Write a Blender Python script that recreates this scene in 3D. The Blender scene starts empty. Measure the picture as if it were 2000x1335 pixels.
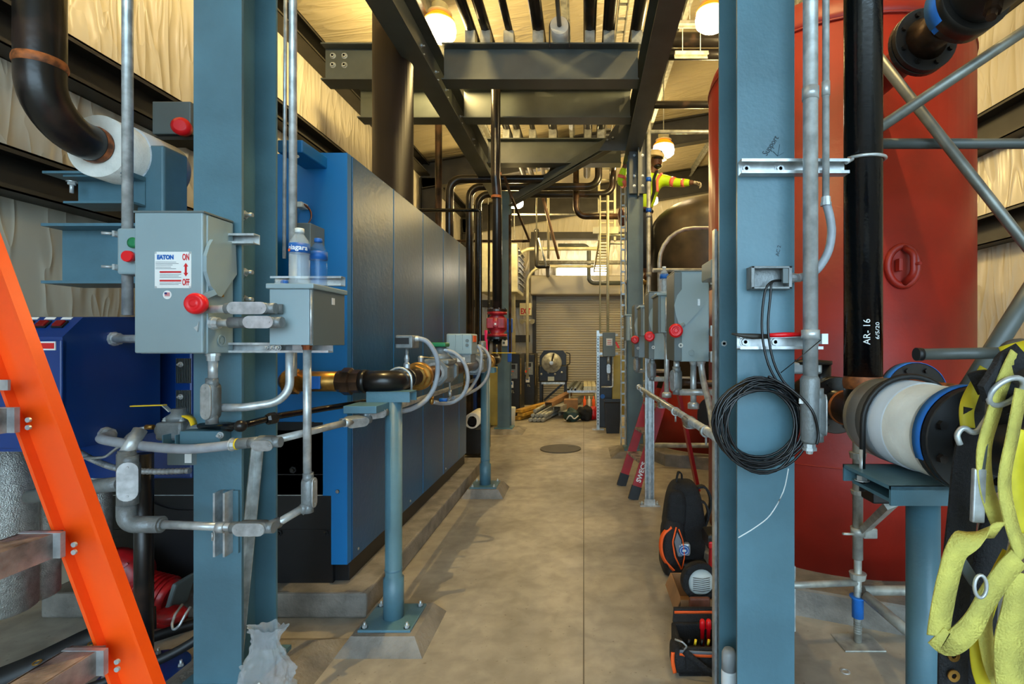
import bpy, bmesh, math, random
from mathutils import Vector, Matrix
from math import sin, cos, pi, radians
random.seed(7)
sc = bpy.context.scene
COL = sc.collection
# ---------------------------------------------------------------- camera, world, light, exposure
cam = bpy.data.objects.new('camera', bpy.data.cameras.new('camera'))
COL.objects.link(cam)
cam.data.sensor_width = 36; cam.data.lens = 18; cam.data.shift_x = -0.07
cam.data.clip_start = .05; cam.data.clip_end = 200
cam.location = (0, 0, 1.5); cam.rotation_euler = (pi/2, 0, 0)
sc.camera = cam
w = bpy.data.worlds.new('daylight'); sc.world = w; w.use_nodes = True
bg = w.node_tree.nodes['Background']
bg.inputs[0].default_value = (.58, .82, 1.0, 1); bg.inputs[1].default_value = 7.2
sc.view_settings.view_transform = 'Standard'; sc.view_settings.look = 'None'
sc.view_settings.gamma = 1; sc.view_settings.exposure = 0.0
sc.cycles.max_bounces = 7; sc.cycles.diffuse_bounces = 4; sc.cycles.glossy_bounces = 3
sc.cycles.transmission_bounces = 6; sc.cycles.sample_clamp_indirect = 6
LAMP_W = 150; LAMP_C = (1.0, .73, .29)
# ---------------------------------------------------------------- helpers
def V(*a): return Vector(a[0]) if len(a) == 1 else Vector(a)
def P(px, py, d): return Vector(((px-1140)*d/1000, d, 1.5-(py-668)*d/1000))
def lin(c):
    r = []
    for v in c:
        v = v/255
        r.append(v/12.92 if v <= .04045 else ((v+.055)/1.055)**2.4)
    return (*r, 1)
def mat(name, c, rough=.5, metal=0, var=0, vs=6, bump=0, bs=40, emit=None, es=0, alpha=None, trans=0, coat=0, stretch=None, c2=None, thresh=None):
    m = bpy.data.materials.new(name); m.use_nodes = True
    nt = m.node_tree; b = nt.nodes['Principled BSDF']
    b.inputs['Base Color'].default_value = lin(c); b.inputs['Roughness'].default_value = rough
    b.inputs['Metallic'].default_value = metal
    if coat: b.inputs['Coat Weight'].default_value = coat; b.inputs['Coat Roughness'].default_value = .15
    if emit: b.inputs['Emission Color'].default_value = lin(emit); b.inputs['Emission Strength'].default_value = es
    if trans: b.inputs['Transmission Weight'].default_value = trans; b.inputs['IOR'].default_value = 1.2
    if alpha is not None: b.inputs['Alpha'].default_value = alpha
    tc = nt.nodes.new('ShaderNodeTexCoord'); mp = nt.nodes.new('ShaderNodeMapping')
    nt.links.new(tc.outputs['Object'], mp.inputs[0])
    if stretch: mp.inputs['Scale'].default_value = stretch
    if var:
        n = nt.nodes.new('ShaderNodeTexNoise'); n.inputs['Scale'].default_value = vs; n.inputs['Detail'].default_value = 6
        nt.links.new(mp.outputs[0], n.inputs[0])
        r = nt.nodes.new('ShaderNodeValToRGB'); e = r.color_ramp.elements
        a = c2 if c2 else tuple(max(0, v*(1-var)) for v in c); z = c if c2 else tuple(min(255, v*(1+var*.6)) for v in c)
        e[0].color = lin(a); e[1].color = lin(z)
        e[0].position, e[1].position = thresh if thresh else (.35, .65)
        nt.links.new(n.outputs[0], r.inputs[0]); nt.links.new(r.outputs[0], b.inputs['Base Color'])
    if bump:
        n2 = nt.nodes.new('ShaderNodeTexNoise'); n2.inputs['Scale'].default_value = bs; n2.inputs['Detail'].default_value = 4
        nt.links.new(mp.outputs[0], n2.inputs[0])
        bp = nt.nodes.new('ShaderNodeBump'); bp.inputs['Strength'].default_value = bump; bp.inputs['Distance'].default_value = .02
        nt.links.new(n2.outputs[0], bp.inputs['Height']); nt.links.new(bp.outputs[0], b.inputs['Normal'])
    return m
M = {}
def mm(k, *a, **kw): M[k] = mat(k, *a, **kw)
mm('steel_blue', (80,117,132), .40, 0, .10, 3, .06, 60)
mm('steel_warm_lit', (78,100,108), .42, 0, .10, 3)  # far columns: same paint as steel_blue, greyed toward warm lamplight in the colour
mm('steel_grey', (78,84,82), .42, 0, .10, 3)  # overhead beams: column paint with warm lamplight greyed into it; also plain grey steel
mm('galv', (190,196,198), .32, .45, .14, 22)
mm('galv_rail', (166,167,160), .42, .35, .18, 14)
mm('cast_grey', (124,130,132), .42, .25, .08, 20, .15, 90)
mm('box_grey', (138,158,164), .38, 0, .03, 3)
mm('box_dark', (96,108,110), .45, 0, .03, 3)
mm('pipe_black', (30,27,26), .28, .2, .6, 4, .05, 30, c2=(58,44,38), thresh=(.36,.46))
mm('pipe_gloss', (10,12,16), .16, .1, .3, 8, .06, 50)
mm('pipe_worn', (62,44,32), .38, .4, .6, 9, .1, 40)
mm('rust', (150,84,40), .6, .1, .5, 20)
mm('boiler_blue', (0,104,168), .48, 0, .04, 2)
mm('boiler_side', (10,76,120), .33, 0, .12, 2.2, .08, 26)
mm('navy', (10,52,120), .32, 0, .05, 3)
mm('base_black', (18,17,19), .42, 0, .3, 6)
mm('flue', (42,32,26), .55, 0, .12, 2)
mm('tank_red', (142,27,12), .48, 0, .12, 2.5, .06, 30)
mm('tank_dark', (62,52,38), .42, .1, .45, 3)
mm('valve_red', (150,22,34), .4, 0, .2, 12)
mm('pump_red', (170,20,24), .38, 0, .25, 14)
mm('knob_red', (225,16,28), .33)
mm('ladder_orange', (255,84,14), .35, 0, .05, 6)
mm('ladder_red', (165,18,26), .4, 0, .1, 8)
mm('alu', (182,186,188), .35, .5, .12, 30)
mm('tread', (150,140,136), .5, .5, .35, 14, .2, 120)
mm('brass', (176,130,62), .34, .75, .25, 16)
mm('white_ins', (225,224,216), .75, 0, .06, 8, .3, 30)
mm('jacket', (196,202,208), .45, 0, .05, 6)
mm('tape_blue', (24,110,200), .7, 0, .05, 20)
mm('rubber', (16,16,18), .5)
mm('cable', (9,11,15), .3)
mm('cable_grey', (150,156,164), .42, 0, .05, 30)
mm('foil', (196,196,190), .3, .6, .1, 40, .5, 200)
mm('yellow', (236,200,30), .45)
mm('webbing', (196,186,90), .75, 0, .14, 12, .4, 200)
mm('web_yel', (206,190,30), .6, 0, .1, 12)
mm('black_fab', (20,21,25), .8, 0, .2, 20, .4, 150)
mm('orange_fab', (240,92,24), .6)
mm('grey_fab', (110,114,122), .75)
mm('cardboard', (150,112,76), .8, 0, .1, 8)
mm('brown', (112,62,44), .6, 0, .15, 20)
mm('white', (228,230,228), .5)
mm('white_plastic', (205,210,206), .4)
mm('red_print', (205,24,30), .5)
mm('blue_print', (10,90,170), .5)
mm('navy_print', (30,40,110), .5)
mm('black_print', (20,20,22), .6)
mm('grey_print', (120,124,128), .6)
mm('chalk', (225,230,230), .8)
mm('marker', (20,34,44), .6)
mm('green', (24,120,74), .4)
mm('amber', (230,130,20), .3, emit=(230,120,20), es=.15)
mm('lamp_green', (30,150,70), .25)
mm('lamp_red', (120,16,20), .25)
mm('pink', (240,40,120), .5)
mm('blue_pipe', (10,80,190), .4)
mm('wood', (196,150,56), .6, 0, .2, 8)
mm('yellow_board', (178,160,78), .5, 0, .08, 3)
mm('door_metal', (170,164,150), .45, .1)
mm('machine_black', (22,20,18), .4, 0, .3, 10)
mm('machine_cream', (206,200,166), .4, .2, .1, 6)
mm('bag_clear', (190,196,200), .25, 0, trans=.0, alpha=.38)
mm('bag_dark', (30,60,60), .6, 0, .3, 10)
mm('pipe_worn2', (160,128,104), .5, .2, .1, 8)
mm('copper', (150,84,50), .35, .7)
mm('skin', (110,72,52), .55)
mm('glove', (196,186,160), .8)
mm('hivis', (196,236,20), .6, emit=(180,220,10), es=.0)
mm('hipink', (250,120,100), .5)
mm('hat', (222,204,160), .4)
mm('denim', (40,46,60), .8)
mm('orange_glass', (240,140,10), .3, emit=(255,140,10), es=1.1)
mm('glow', (255,250,240), .5, emit=(255,247,235), es=9)
mm('glow_wall', (255,250,240), .5, emit=(255,244,220), es=12)
mm('exit_face', (235,225,180), .5)
mm('rubber_grey', (70,66,62), .7)
mm('concrete_block', (128,122,114), .75, 0, .16, 7, .3, 60)
mm('tool_red', (200,20,28), .4)
mm('spray_grey', (150,156,160), .35)
mm('spray_label', (214,220,224), .4)
# clear bottle plastic
def clear(name, c, rough=.08):
    m = bpy.data.materials.new(name); m.use_nodes = True; nt = m.node_tree
    b = nt.nodes['Principled BSDF']; b.inputs['Base Color'].default_value = lin(c)
    b.inputs['Roughness'].default_value = rough; b.inputs['Alpha'].default_value = .24
    b.inputs['Specular IOR Level'].default_value = .9
    M[name] = m
clear('pet', (225,236,240)); clear('pet_blue', (60,130,200))
# floor: trowelled concrete with a sawn joint and dust stains
def floor_mat():
    m = bpy.data.materials.new('floor_concrete'); m.use_nodes = True; nt = m.node_tree; N = nt.nodes; L = nt.links
    b = N['Principled BSDF']; tc = N.new('ShaderNodeTexCoord')
    def noise(s, d, dist=0):
        n = N.new('ShaderNodeTexNoise'); n.inputs['Scale'].default_value = s; n.inputs['Detail'].default_value = d
        n.inputs['Distortion'].default_value = dist; L.new(tc.outputs['Object'], n.inputs[0]); return n
    def ramp(src, p0, c0, p1, c1):
        r = N.new('ShaderNodeValToRGB'); e = r.color_ramp.elements
        e[0].position = p0; e[1].position = p1; e[0].color = c0; e[1].color = c1; L.new(src, r.inputs[0]); return r
    def mix(f, a, c, mode='MIX'):
        x = N.new('ShaderNodeMixRGB'); x.blend_type = mode
        if isinstance(f, float): x.inputs[0].default_value = f
        else: L.new(f, x.inputs[0])
        L.new(a, x.inputs[1])
        if isinstance(c, tuple): x.inputs[2].default_value = c
        else: L.new(c, x.inputs[2])
        return x
    base = ramp(noise(1.1, 8, .6).outputs[0], .3, lin((132,125,114)), .7, lin((176,169,156)))
    fine = ramp(noise(9, 8, .3).outputs[0], .35, (.78,.78,.78,1), .65, (1.06,1.06,1.06,1))
    a = mix(1.0, base.outputs[0], fine.outputs[0], 'MULTIPLY')
    spots = ramp(noise(45, 2).outputs[0], .27, (.45,.42,.38,1), .31, (1,1,1,1))
    a = mix(.6, a.outputs[0], spots.outputs[0], 'MULTIPLY')
    sep = N.new('ShaderNodeSeparateXYZ'); L.new(tc.outputs['Object'], sep.inputs[0])
    ab = N.new('ShaderNodeMath'); ab.operation = 'ABSOLUTE'; L.new(sep.outputs[0], ab.inputs[0])
    lt = N.new('ShaderNodeMath'); lt.operation = 'LESS_THAN'; lt.inputs[1].default_value = .0035; L.new(ab.outputs[0], lt.inputs[0])
    a = mix(lt.outputs[0], a.outputs[0], lin((86,80,70)))
    L.new(a.outputs[0], b.inputs['Base Color'])
    rr = ramp(noise(2.5, 5).outputs[0], .3, (.42,.42,.42,1), .7, (.62,.62,.62,1)); L.new(rr.outputs[0], b.inputs['Roughness'])
    bp = N.new('ShaderNodeBump'); bp.inputs['Strength'].default_value = .12; bp.inputs['Distance'].default_value = .01
    L.new(noise(30, 6).outputs[0], bp.inputs['Height']); L.new(bp.outputs[0], b.inputs['Normal'])
    return m
M['floor'] = floor_mat()
# wrinkled white vinyl insulation facing
def vinyl(name, c, sc_, strength, rough=.32, scale=2.0):
    m = bpy.data.materials.new(name); m.use_nodes = True; nt = m.node_tree; N = nt.nodes; L = nt.links
    b = N['Principled BSDF']; tc = N.new('ShaderNodeTexCoord'); mp = N.new('ShaderNodeMapping'); mp.inputs['Scale'].default_value = sc_
    L.new(tc.outputs['Object'], mp.inputs[0])
    def nz(src, s_, det, dist):
        n = N.new('ShaderNodeTexNoise'); n.inputs['Scale'].default_value = s_; n.inputs['Detail'].default_value = det
        n.inputs['Distortion'].default_value = dist; L.new(src, n.inputs[0]); return n.outputs[0]
    def mt(op, a, b_):
        x = N.new('ShaderNodeMath'); x.operation = op
        for k, q in enumerate((a, b_)):
            if q is None: continue
            if isinstance(q, (int, float)): x.inputs[k].default_value = q
            else: L.new(q, x.inputs[k])
        return x.outputs[0]
    ridge = lambda s_, d, w_: mt('SUBTRACT', 1.0, mt('MULTIPLY', mt('ABSOLUTE', mt('SUBTRACT', nz(mp.outputs[0], s_, d, w_), .5), None), 5.0))
    r1 = mt('POWER', mt('MAXIMUM', ridge(scale, 1.5, .9), 0.0), 2.5)
    r2 = mt('POWER', mt('MAXIMUM', ridge(scale*2.7, 1.0, .6), 0.0), 3.0)
    big = nz(tc.outputs['Object'], 1.1, 2, .3)
    h = mt('ADD', mt('MULTIPLY', r1, .6), mt('ADD', mt('MULTIPLY', mt('MULTIPLY', r2, big), .45), mt('MULTIPLY', big, 1.2)))
    bp = N.new('ShaderNodeBump'); bp.inputs['Strength'].default_value = strength; bp.inputs['Distance'].default_value = .06
    L.new(h, bp.inputs['Height']); L.new(bp.outputs[0], b.inputs['Normal'])
    r = N.new('ShaderNodeValToRGB'); e = r.color_ramp.elements; e[0].position = .3; e[1].position = .7
    e[0].color = lin(tuple(v*.9 for v in c)); e[1].color = lin(c); L.new(big, r.inputs[0]); L.new(r.outputs[0], b.inputs['Base Color'])
    b.inputs['Roughness'].default_value = rough
    return m
M['vinyl_wall'] = vinyl('vinyl_wall', (214,206,186), (1.3, 1.3, .28), .42, .26)
M['vinyl_roof'] = vinyl('vinyl_roof', (204,190,156), (.4, 2.0, 1), .3, .38)
M['vinyl_crumple'] = vinyl('vinyl_crumple', (222,216,198), (1, 1.0, 1.6), 1.0)

WO = {}   # world origin of every object
class MB:
    def __init__(s): s.bm = bmesh.new()
    def _face(s, vs, sm=False):
        try:
            f = s.bm.faces.new(vs); f.smooth = sm; return f
        except ValueError: return None
    def box(s, x0, x1, y0, y1, z0, z1, bev=0, rot=None, seg=2):
        r = bmesh.ops.create_cube(s.bm, size=1)['verts']
        c = Vector(((x0+x1)/2, (y0+y1)/2, (z0+z1)/2)); d = (abs(x1-x0), abs(y1-y0), abs(z1-z0))
        for v in r: v.co = Vector((v.co.x*d[0], v.co.y*d[1], v.co.z*d[2]))
        vs = r
        if bev:
            es = list({e for v in r for e in v.link_edges})
            out = bmesh.ops.bevel(s.bm, geom=es, offset=min(bev, min(d)*.45), segments=seg, affect='EDGES', profile=.5)
            vs = list({v for f in out['faces'] for v in f.verts} | {v for v in r if v.is_valid})
            seen = set(vs); st = list(vs)
            while st:
                v = st.pop()
                for e in v.link_edges:
                    o = e.other_vert(v)
                    if o not in seen: seen.add(o); st.append(o)
            vs = list(seen)
        for v in vs: v.co = (rot @ v.co if rot else v.co) + c
        return s
    def obox(s, c, ax, ay, az, dx, dy, dz, bev=0):
        R = Matrix((V(ax).normalized(), V(ay).normalized(), V(az).normalized())).transposed()
        c = V(c); b = MB(); b.box(-dx/2, dx/2, -dy/2, dy/2, -dz/2, dz/2, bev)
        return s.merge(b, R.to_4x4(), c)
    def merge(s, o, R=None, c=None):
        mp = {}
        for v in o.bm.verts:
            co = v.co.copy()
            if R is not None: co = R @ co
            if c is not None: co = co + c
            mp[v] = s.bm.verts.new(co)
        for f in o.bm.faces:
            g = s._face([mp[v] for v in f.verts], f.smooth)
        o.bm.free(); return s
    def bar(s, p0, p1, wd, ht, up=(0,0,1), bev=0):
        p0, p1 = V(p0), V(p1); a = (p1-p0); L = a.length; a.normalize()
        up = V(up); sd = a.cross(up)
        if sd.length < 1e-4: sd = a.cross(Vector((0,1,0)))
        sd.normalize(); u = sd.cross(a)
        return s.obox((p0+p1)/2, sd, a, u, wd, L, ht, bev)
    def prism(s, pts, vec, smooth=False):
        vec = V(vec); a = [s.bm.verts.new(V(p)) for p in pts]; b = [s.bm.verts.new(V(p)+vec) for p in pts]
        n = len(pts); s._face(a[::-1]); s._face(b)
        for i in range(n): s._face([a[i], a[(i+1) % n], b[(i+1) % n], b[i]], smooth)
        return s
    def section(s, p0, p1, poly, up=(0,0,1)):
        """sweep a closed 2-D outline (side, up) from p0 to p1"""
        p0, p1 = V(p0), V(p1); a = (p1-p0).normalized(); sd = a.cross(V(up))
        if sd.length < 1e-4: sd = a.cross(Vector((0,1,0)))
        sd.normalize(); u = sd.cross(a)
        return s.prism([p0 + sd*x + u*y for x, y in poly], p1-p0)
    def ibeam(s, p0, p1, w, h, tf=.012, tw=.009, up=(0,0,1)):
        a, b, c, d = w/2, h/2, tw/2, h/2-tf
        s.section(p0, p1, [(-a,-b),(a,-b),(a,-d),(c,-d),(c,d),(a,d),(a,b),(-a,b),(-a,d),(-c,d),(-c,-d),(-a,-d)], up)
        return s
    def channel(s, p0, p1, w, h, t=.003, lip=0, up=(0,0,1)):
        """U section opening towards +up"""
        a, b = w/2, h/2
        poly = [(-a,-b),(a,-b),(a,b)]
        if lip: poly += [(a-lip,b),(a-lip,b-t)]
        poly += [(a-t,b-(t if lip else 0)),(a-t,-b+t),(-a+t,-b+t),(-a+t,b-(t if lip else 0))]
        if lip: poly += [(-a+lip,b-t),(-a+lip,b)]
        poly += [(-a,b)]
        return s.section(p0, p1, poly, up)
    def tube(s, pts, r, seg=12, bend=0, caps=True, closed=False, bn=6):
        pts = [V(p) for p in pts]
        if bend and len(pts) > 2:
            out = [pts[0]]
            for i in range(1, len(pts)-1):
                a, b, c = pts[i-1], pts[i], pts[i+1]
                u = (a-b); v = (c-b); lu, lv = u.length, v.length; u.normalize(); v.normalize()
                ang = u.angle(v)
                if ang > pi-.02: out.append(b); continue
                t = min(bend/math.tan(ang/2), lu*.49, lv*.49); rr = t*math.tan(ang/2)
                bis = (u+v).normalized(); cen = b + bis*(rr/sin(ang/2))
                s0 = b+u*t-cen; s1 = b+v*t-cen; tot = s0.angle(s1); ax = s0.cross(s1).normalized()
                for k in range(bn+1):
                    out.append(cen + Matrix.Rotation(tot*k/bn, 3, ax) @ s0)
            out.append(pts[-1]); pts = out
        n = len(pts); rs = r if isinstance(r, (list, tuple)) else [r]*n
        t0 = (pts[1]-pts[0]).normalized(); nn = t0.orthogonal().normalized(); rings = []
        for i in range(n):
            if closed: t = (pts[(i+1) % n]-pts[i-1]).normalized()
            elif i == 0: t = t0
            elif i == n-1: t = (pts[-1]-pts[-2]).normalized()
            else: t = ((pts[i+1]-pts[i]).normalized()+(pts[i]-pts[i-1]).normalized()).normalized()
            nn = (nn - t*nn.dot(t)).normalized(); bb = t.cross(nn)
            rings.append([s.bm.verts.new(pts[i]+(nn*cos(2*pi*k/seg)+bb*sin(2*pi*k/seg))*rs[i]) for k in range(seg)])
        for i in range(n if closed else n-1):
            A, B = rings[i], rings[(i+1) % n]
            for k in range(seg): s._face([A[k], A[(k+1) % seg], B[(k+1) % seg], B[k]], True)
        if caps and not closed: s._face(rings[0][::-1]); s._face(rings[-1])
        return s
    def cyl(s, p0, p1, r, r2=None, seg=20): return s.tube([p0, p1], [r, r if r2 is None else r2], seg)
    def lathe(s, o, ax, prof, seg=28, smooth=True, sides=None):
        """prof: list of (distance along axis, radius)"""
        o = V(o); a = V(ax).normalized(); n = a.orthogonal().normalized(); b = a.cross(n); rings = []
        if abs(a.z) > .99: n = Vector((1,0,0)); b = a.cross(n)
        for h, r in prof:
            r = max(r, 1e-4)
            rings.append([s.bm.verts.new(o+a*h+(n*cos(2*pi*k/seg)+b*sin(2*pi*k/seg))*r) for k in range(seg)])
        for i in range(len(rings)-1):
            A, B = rings[i], rings[i+1]
            dh = abs(prof[i+1][0]-prof[i][0]); dr = abs(prof[i+1][1]-prof[i][1])
            for k in range(seg): s._face([A[k], A[(k+1) % seg], B[(k+1) % seg], B[k]], smooth)
        s._face(rings[0][::-1]); s._face(rings[-1]); return s
    def disc(s, o, ax, r, h, seg=28, bev=.0):
        if bev: return s.lathe(o, ax, [(0, r-bev), (bev, r), (h-bev, r), (h, r-bev)], seg, False)
        return s.lathe(o, ax, [(0, r), (h, r)], seg, False)
    def ring(s, o, ax, r0, r1, h, seg=36):
        o = V(o); a = V(ax).normalized(); n = a.orthogonal().normalized(); b = a.cross(n); R = []
        for hh, r in ((0, r0), (0, r1), (h, r1), (h, r0)):
            R.append([s.bm.verts.new(o+a*hh+(n*cos(2*pi*k/seg)+b*sin(2*pi*k/seg))*r) for k in range(seg)])
        for i in range(4):
            A, B = R[i], R[(i+1) % 4]
            for k in range(seg): s._face([A[k], A[(k+1) % seg], B[(k+1) % seg], B[k]], i in (1, 3))
        return s
    def hexa(s, o, ax, r, h): return s.lathe(o, ax, [(0, r), (h, r)], 6, False)
    def ball(s, c, r, sx=1, sy=1, sz=1, seg=16, rot=None):
        g = bmesh.ops.create_uvsphere(s.bm, u_segments=seg, v_segments=max(6, seg*2//3), radius=r)['verts']
        for v in g:
            co = Vector((v.co.x*sx, v.co.y*sy, v.co.z*sz)); v.co = (rot @ co if rot else co)+V(c)
            for f in v.link_faces: f.smooth = True
        return s
    def ribbon(s, pts, wd, width, th=.003, sub=4, smooth=True):
        """flat strap through pts; wd = width direction (vector or list)"""
        pts = [V(p) for p in pts]; wds = [V(x) for x in wd] if isinstance(wd, list) else [V(wd)]*len(pts)
        P2, W2 = [], []
        n = len(pts)
        for i in range(n-1):
            p0, p1, p2, p3 = pts[max(0,i-1)], pts[i], pts[i+1], pts[min(n-1,i+2)]
            for k in range(sub):
                t = k/sub
                P2.append(.5*((2*p1)+(-p0+p2)*t+(2*p0-5*p1+4*p2-p3)*t*t+(-p0+3*p1-3*p2+p3)*t**3))
                W2.append(wds[i].lerp(wds[i+1], t))
        P2.append(pts[-1]); W2.append(wds[-1]); rings = []
        for i, p in enumerate(P2):
            t = (P2[min(i+1, len(P2)-1)]-P2[max(i-1, 0)]).normalized()
            wv = W2[i]; wv = (wv-t*wv.dot(t))
            if wv.length < 1e-5: wv = t.orthogonal()
            wv.normalize(); nv = t.cross(wv)
            rings.append([s.bm.verts.new(p+wv*a*width/2+nv*b*th/2) for a, b in ((-1,-1),(1,-1),(1,1),(-1,1))])
        for A, B in zip(rings, rings[1:]):
            for k in range(4): s._face([A[k], A[(k+1) % 4], B[(k+1) % 4], B[k]], smooth and k in (0, 2))
        s._face(rings[0][::-1]); s._face(rings[-1]); return s
    def grid(s, fn, nu, nv, th=0, smooth=True):
        R = [[s.bm.verts.new(V(fn(i/nu, j/nv))) for j in range(nv+1)] for i in range(nu+1)]
        for i in range(nu):
            for j in range(nv): s._face([R[i][j], R[i+1][j], R[i+1][j+1], R[i][j+1]], smooth)
        return s
    def build(s, name, m, parent=None, label=None, origin=None):
        bmesh.ops.recalc_face_normals(s.bm, faces=s.bm.faces)
        if parent is None:
            if origin is None:
                xs = [v.co for v in s.bm.verts]
                origin = Vector(((min(v.x for v in xs)+max(v.x for v in xs))/2, (min(v.y for v in xs)+max(v.y for v in xs))/2, min(v.z for v in xs)))
            wo = V(origin)
        else: wo = WO[parent]
        for v in s.bm.verts: v.co -= wo
        me = bpy.data.meshes.new(name); s.bm.to_mesh(me); s.bm.free()
        me.materials.append(M[m] if isinstance(m, str) else m)
        o = bpy.data.objects.new(name, me); COL.objects.link(o)
        if parent is None: o.location = wo
        else: o.parent = parent
        WO[o] = wo
        if label: o['label'] = label
        return o
def thing(name, label, cat, loc=(0,0,0), group=None):
    o = bpy.data.objects.new(name, None); COL.objects.link(o); o.location = loc; o.empty_display_size = .05
    WO[o] = V(loc); o['label'] = label; o['category'] = cat
    if group: o['group'] = group
    return o
def tag(o, label, cat, group=None):
    o['label'] = label; o['category'] = cat
    if group: o['group'] = group
    return o
def struct(o): o['kind'] = 'structure'; return o
def kids(o): return [c for c in COL.objects if c.parent == o]
def dup(root, delta, label, group=None):
    def cp(o, par):
        c = o.copy(); COL.objects.link(c); WO[c] = WO[o]+V(delta)
        if par: c.parent = par
        for k in KM.get(o, []): cp(k, c)
        return c
    global KM
    KM = {}
    for x in list(COL.objects):
        if x.parent: KM.setdefault(x.parent, []).append(x)
    r = cp(root, None); r.location = root.location+V(delta); r['label'] = label
    if group: r['group'] = group
    return r
def text(st, size, pos, xd, ud, m, parent, name='lettering', ext=.0006, align='CENTER', wrap=None, sx=1, bold=0):
    cu = bpy.data.curves.new('t', 'FONT'); cu.body = st; cu.size = size; cu.extrude = ext; cu.align_x = align; cu.align_y = 'CENTER'; cu.offset = bold
    cu.resolution_u = 3
    to = bpy.data.objects.new('t', cu); me = bpy.data.meshes.new_from_object(to); bpy.data.objects.remove(to)
    xd = V(xd).normalized(); ud = V(ud).normalized(); nd = xd.cross(ud); pos = V(pos); wo = WO[parent]
    for v in me.vertices:
        p = pos+xd*v.co.x*sx+ud*v.co.y+nd*v.co.z
        if wrap: p = wrap(p)
        v.co = p-wo
    me.materials.clear(); me.materials.append(M[m])
    o = bpy.data.objects.new(name, me); COL.objects.link(o); o.parent = parent; WO[o] = wo
    return o
def wrapcyl(cx, cy, r):
    """push points onto a vertical cylinder, keeping their arc length from the camera-facing line"""
    def f(p):
        ang0 = math.atan2(-cy, -cx) if False else -pi/2
        s_ = p.x-cx; th = s_/r; rad = r+(.0008)+max(0, 0)
        return Vector((cx+rad*sin(th), cy-rad*cos(th), p.z))
    return f
# generic parts ---------------------------------------------------
def condulet(par, c, ax, nrm, L=.115, w_=.034, t_=.036, m='cast_grey'):
    """conduit body with its screwed stadium cover; ax along, nrm cover normal"""
    c = V(c); a = V(ax).normalized(); n = V(nrm).normalized(); n = (n-a*n.dot(a)).normalized(); b = a.cross(n)
    def stad(L, w, off):
        pts = []
        for k in range(9): th = -pi/2+pi*k/8; pts.append(c+n*off+a*(L/2-w/2+w/2*cos(th))+b*(w/2*sin(th)))
        for k in range(9): th = pi/2+pi*k/8; pts.append(c+n*off+a*(-(L/2-w/2)+w/2*cos(th))+b*(w/2*sin(th)))
        return pts
    bd = MB().prism(stad(L, w_, -w_*.45), n*w_*.96, True)
    bd.cyl(c-a*(L/2+.018), c-a*(L/2-.02), w_*.48, seg=18); bd.cyl(c+a*(L/2-.02), c+a*(L/2+.018), w_*.48, seg=18)
    o = bd.build('conduit_body', m, par)
    cv = MB().prism(stad(L*.97, w_*1.08, w_*.51), n*.005, True)
    co = cv.build('cover', 'alu', o)
    for sgn in (-1, 1):
        MB().lathe(c+a*sgn*L*.36+n*(w_*.51+.005), n, [(0, .0038), (.002, .003)], 10).build('screw', 'alu', co)
    return o
def hub(par, c, ax, r=.026, h=.02, m='galv', name='connector'):
    return MB().lathe(V(c), ax, [(0, r), (h*.35, r), (h*.35, r*.88), (h, r*.82)], 10, False).build(name, m, par)
def nutbolt(par, c, ax, r=.014, h=.012, stud=.02, m='galv'):
    b = MB().hexa(c, ax, r, h); b.cyl(V(c), V(c)+V(ax).normalized()*(h+stud), r*.5, seg=10)
    b.disc(V(c)-V(ax).normalized()*.003, ax, r*1.35, .003, 16)
    return b.build('bolt', m, par)
def flange(par, c, ax, r, h, m='pipe_black', nb=8, name='flange', br=None):
    c = V(c); a = V(ax).normalized(); f = MB().disc(c, a, r, h, 36, .003); o = f.build(name, m, par)
    n = a.orthogonal().normalized(); b = a.cross(n); br = br or r*.8
    for k in range(nb):
        q = MB()
        p = c+(n*cos(2*pi*(k+.5)/nb)+b*sin(2*pi*(k+.5)/nb))*br
        q.hexa(p-a*.014, a, r*.085, h+.028); q.build('bolt', 'pipe_black', o)
    return o
# ================================================================ THE SETTING
XL, XR, YB, YF, EAVE, SL = -3.2, 4.2, -5.0, 13.6, 5.0, .17
def roofz(x): return EAVE + SL*(x-XL)
struct(MB().box(-30, 30, -30, YF+.3, -.2, 0).build('floor', 'floor', origin=(0,0,0)))
struct(MB().box(XL-.15, XL, YB, YF, 0, EAVE+.02).build('wall_left', 'vinyl_wall'))
struct(MB().box(XR, XR+.15, YB, YF, 0, roofz(XR)+.02).build('wall_right', 'vinyl_wall'))
DX0, DX1, DZ = P(1046,0,YF).x, P(1220,0,YF).x, 2.78
wf = MB().box(XL-.15, DX0, YF, YF+.15, 0, EAVE+SL*2); wf.box(DX1, XR+.15, YF, YF+.15, 0, roofz(XR)); wf.box(DX0, DX1, YF, YF+.15, DZ, 6)
struct(wf.build('wall_far', 'vinyl_wall'))
rf = MB().prism([(XL-.15, YB, roofz(XL-.15)), (XR+.15, YB, roofz(XR+.15)), (XR+.15, YB, roofz(XR+.15)+.15), (XL-.15, YB, roofz(XL-.15)+.15)], (0, YF-YB+.15, 0))
struct(rf.build('ceiling', 'vinyl_roof'))
struct(MB().box(XL, XR, YB-.1, YB+.05, 5.2, 6.4).build('wall_near', 'vinyl_wall'))
tn = [0]
def trim(mb, m='steel_grey'):
    tn[0] += 1; return struct(mb.build('trim_%d' % tn[0], m))
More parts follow.
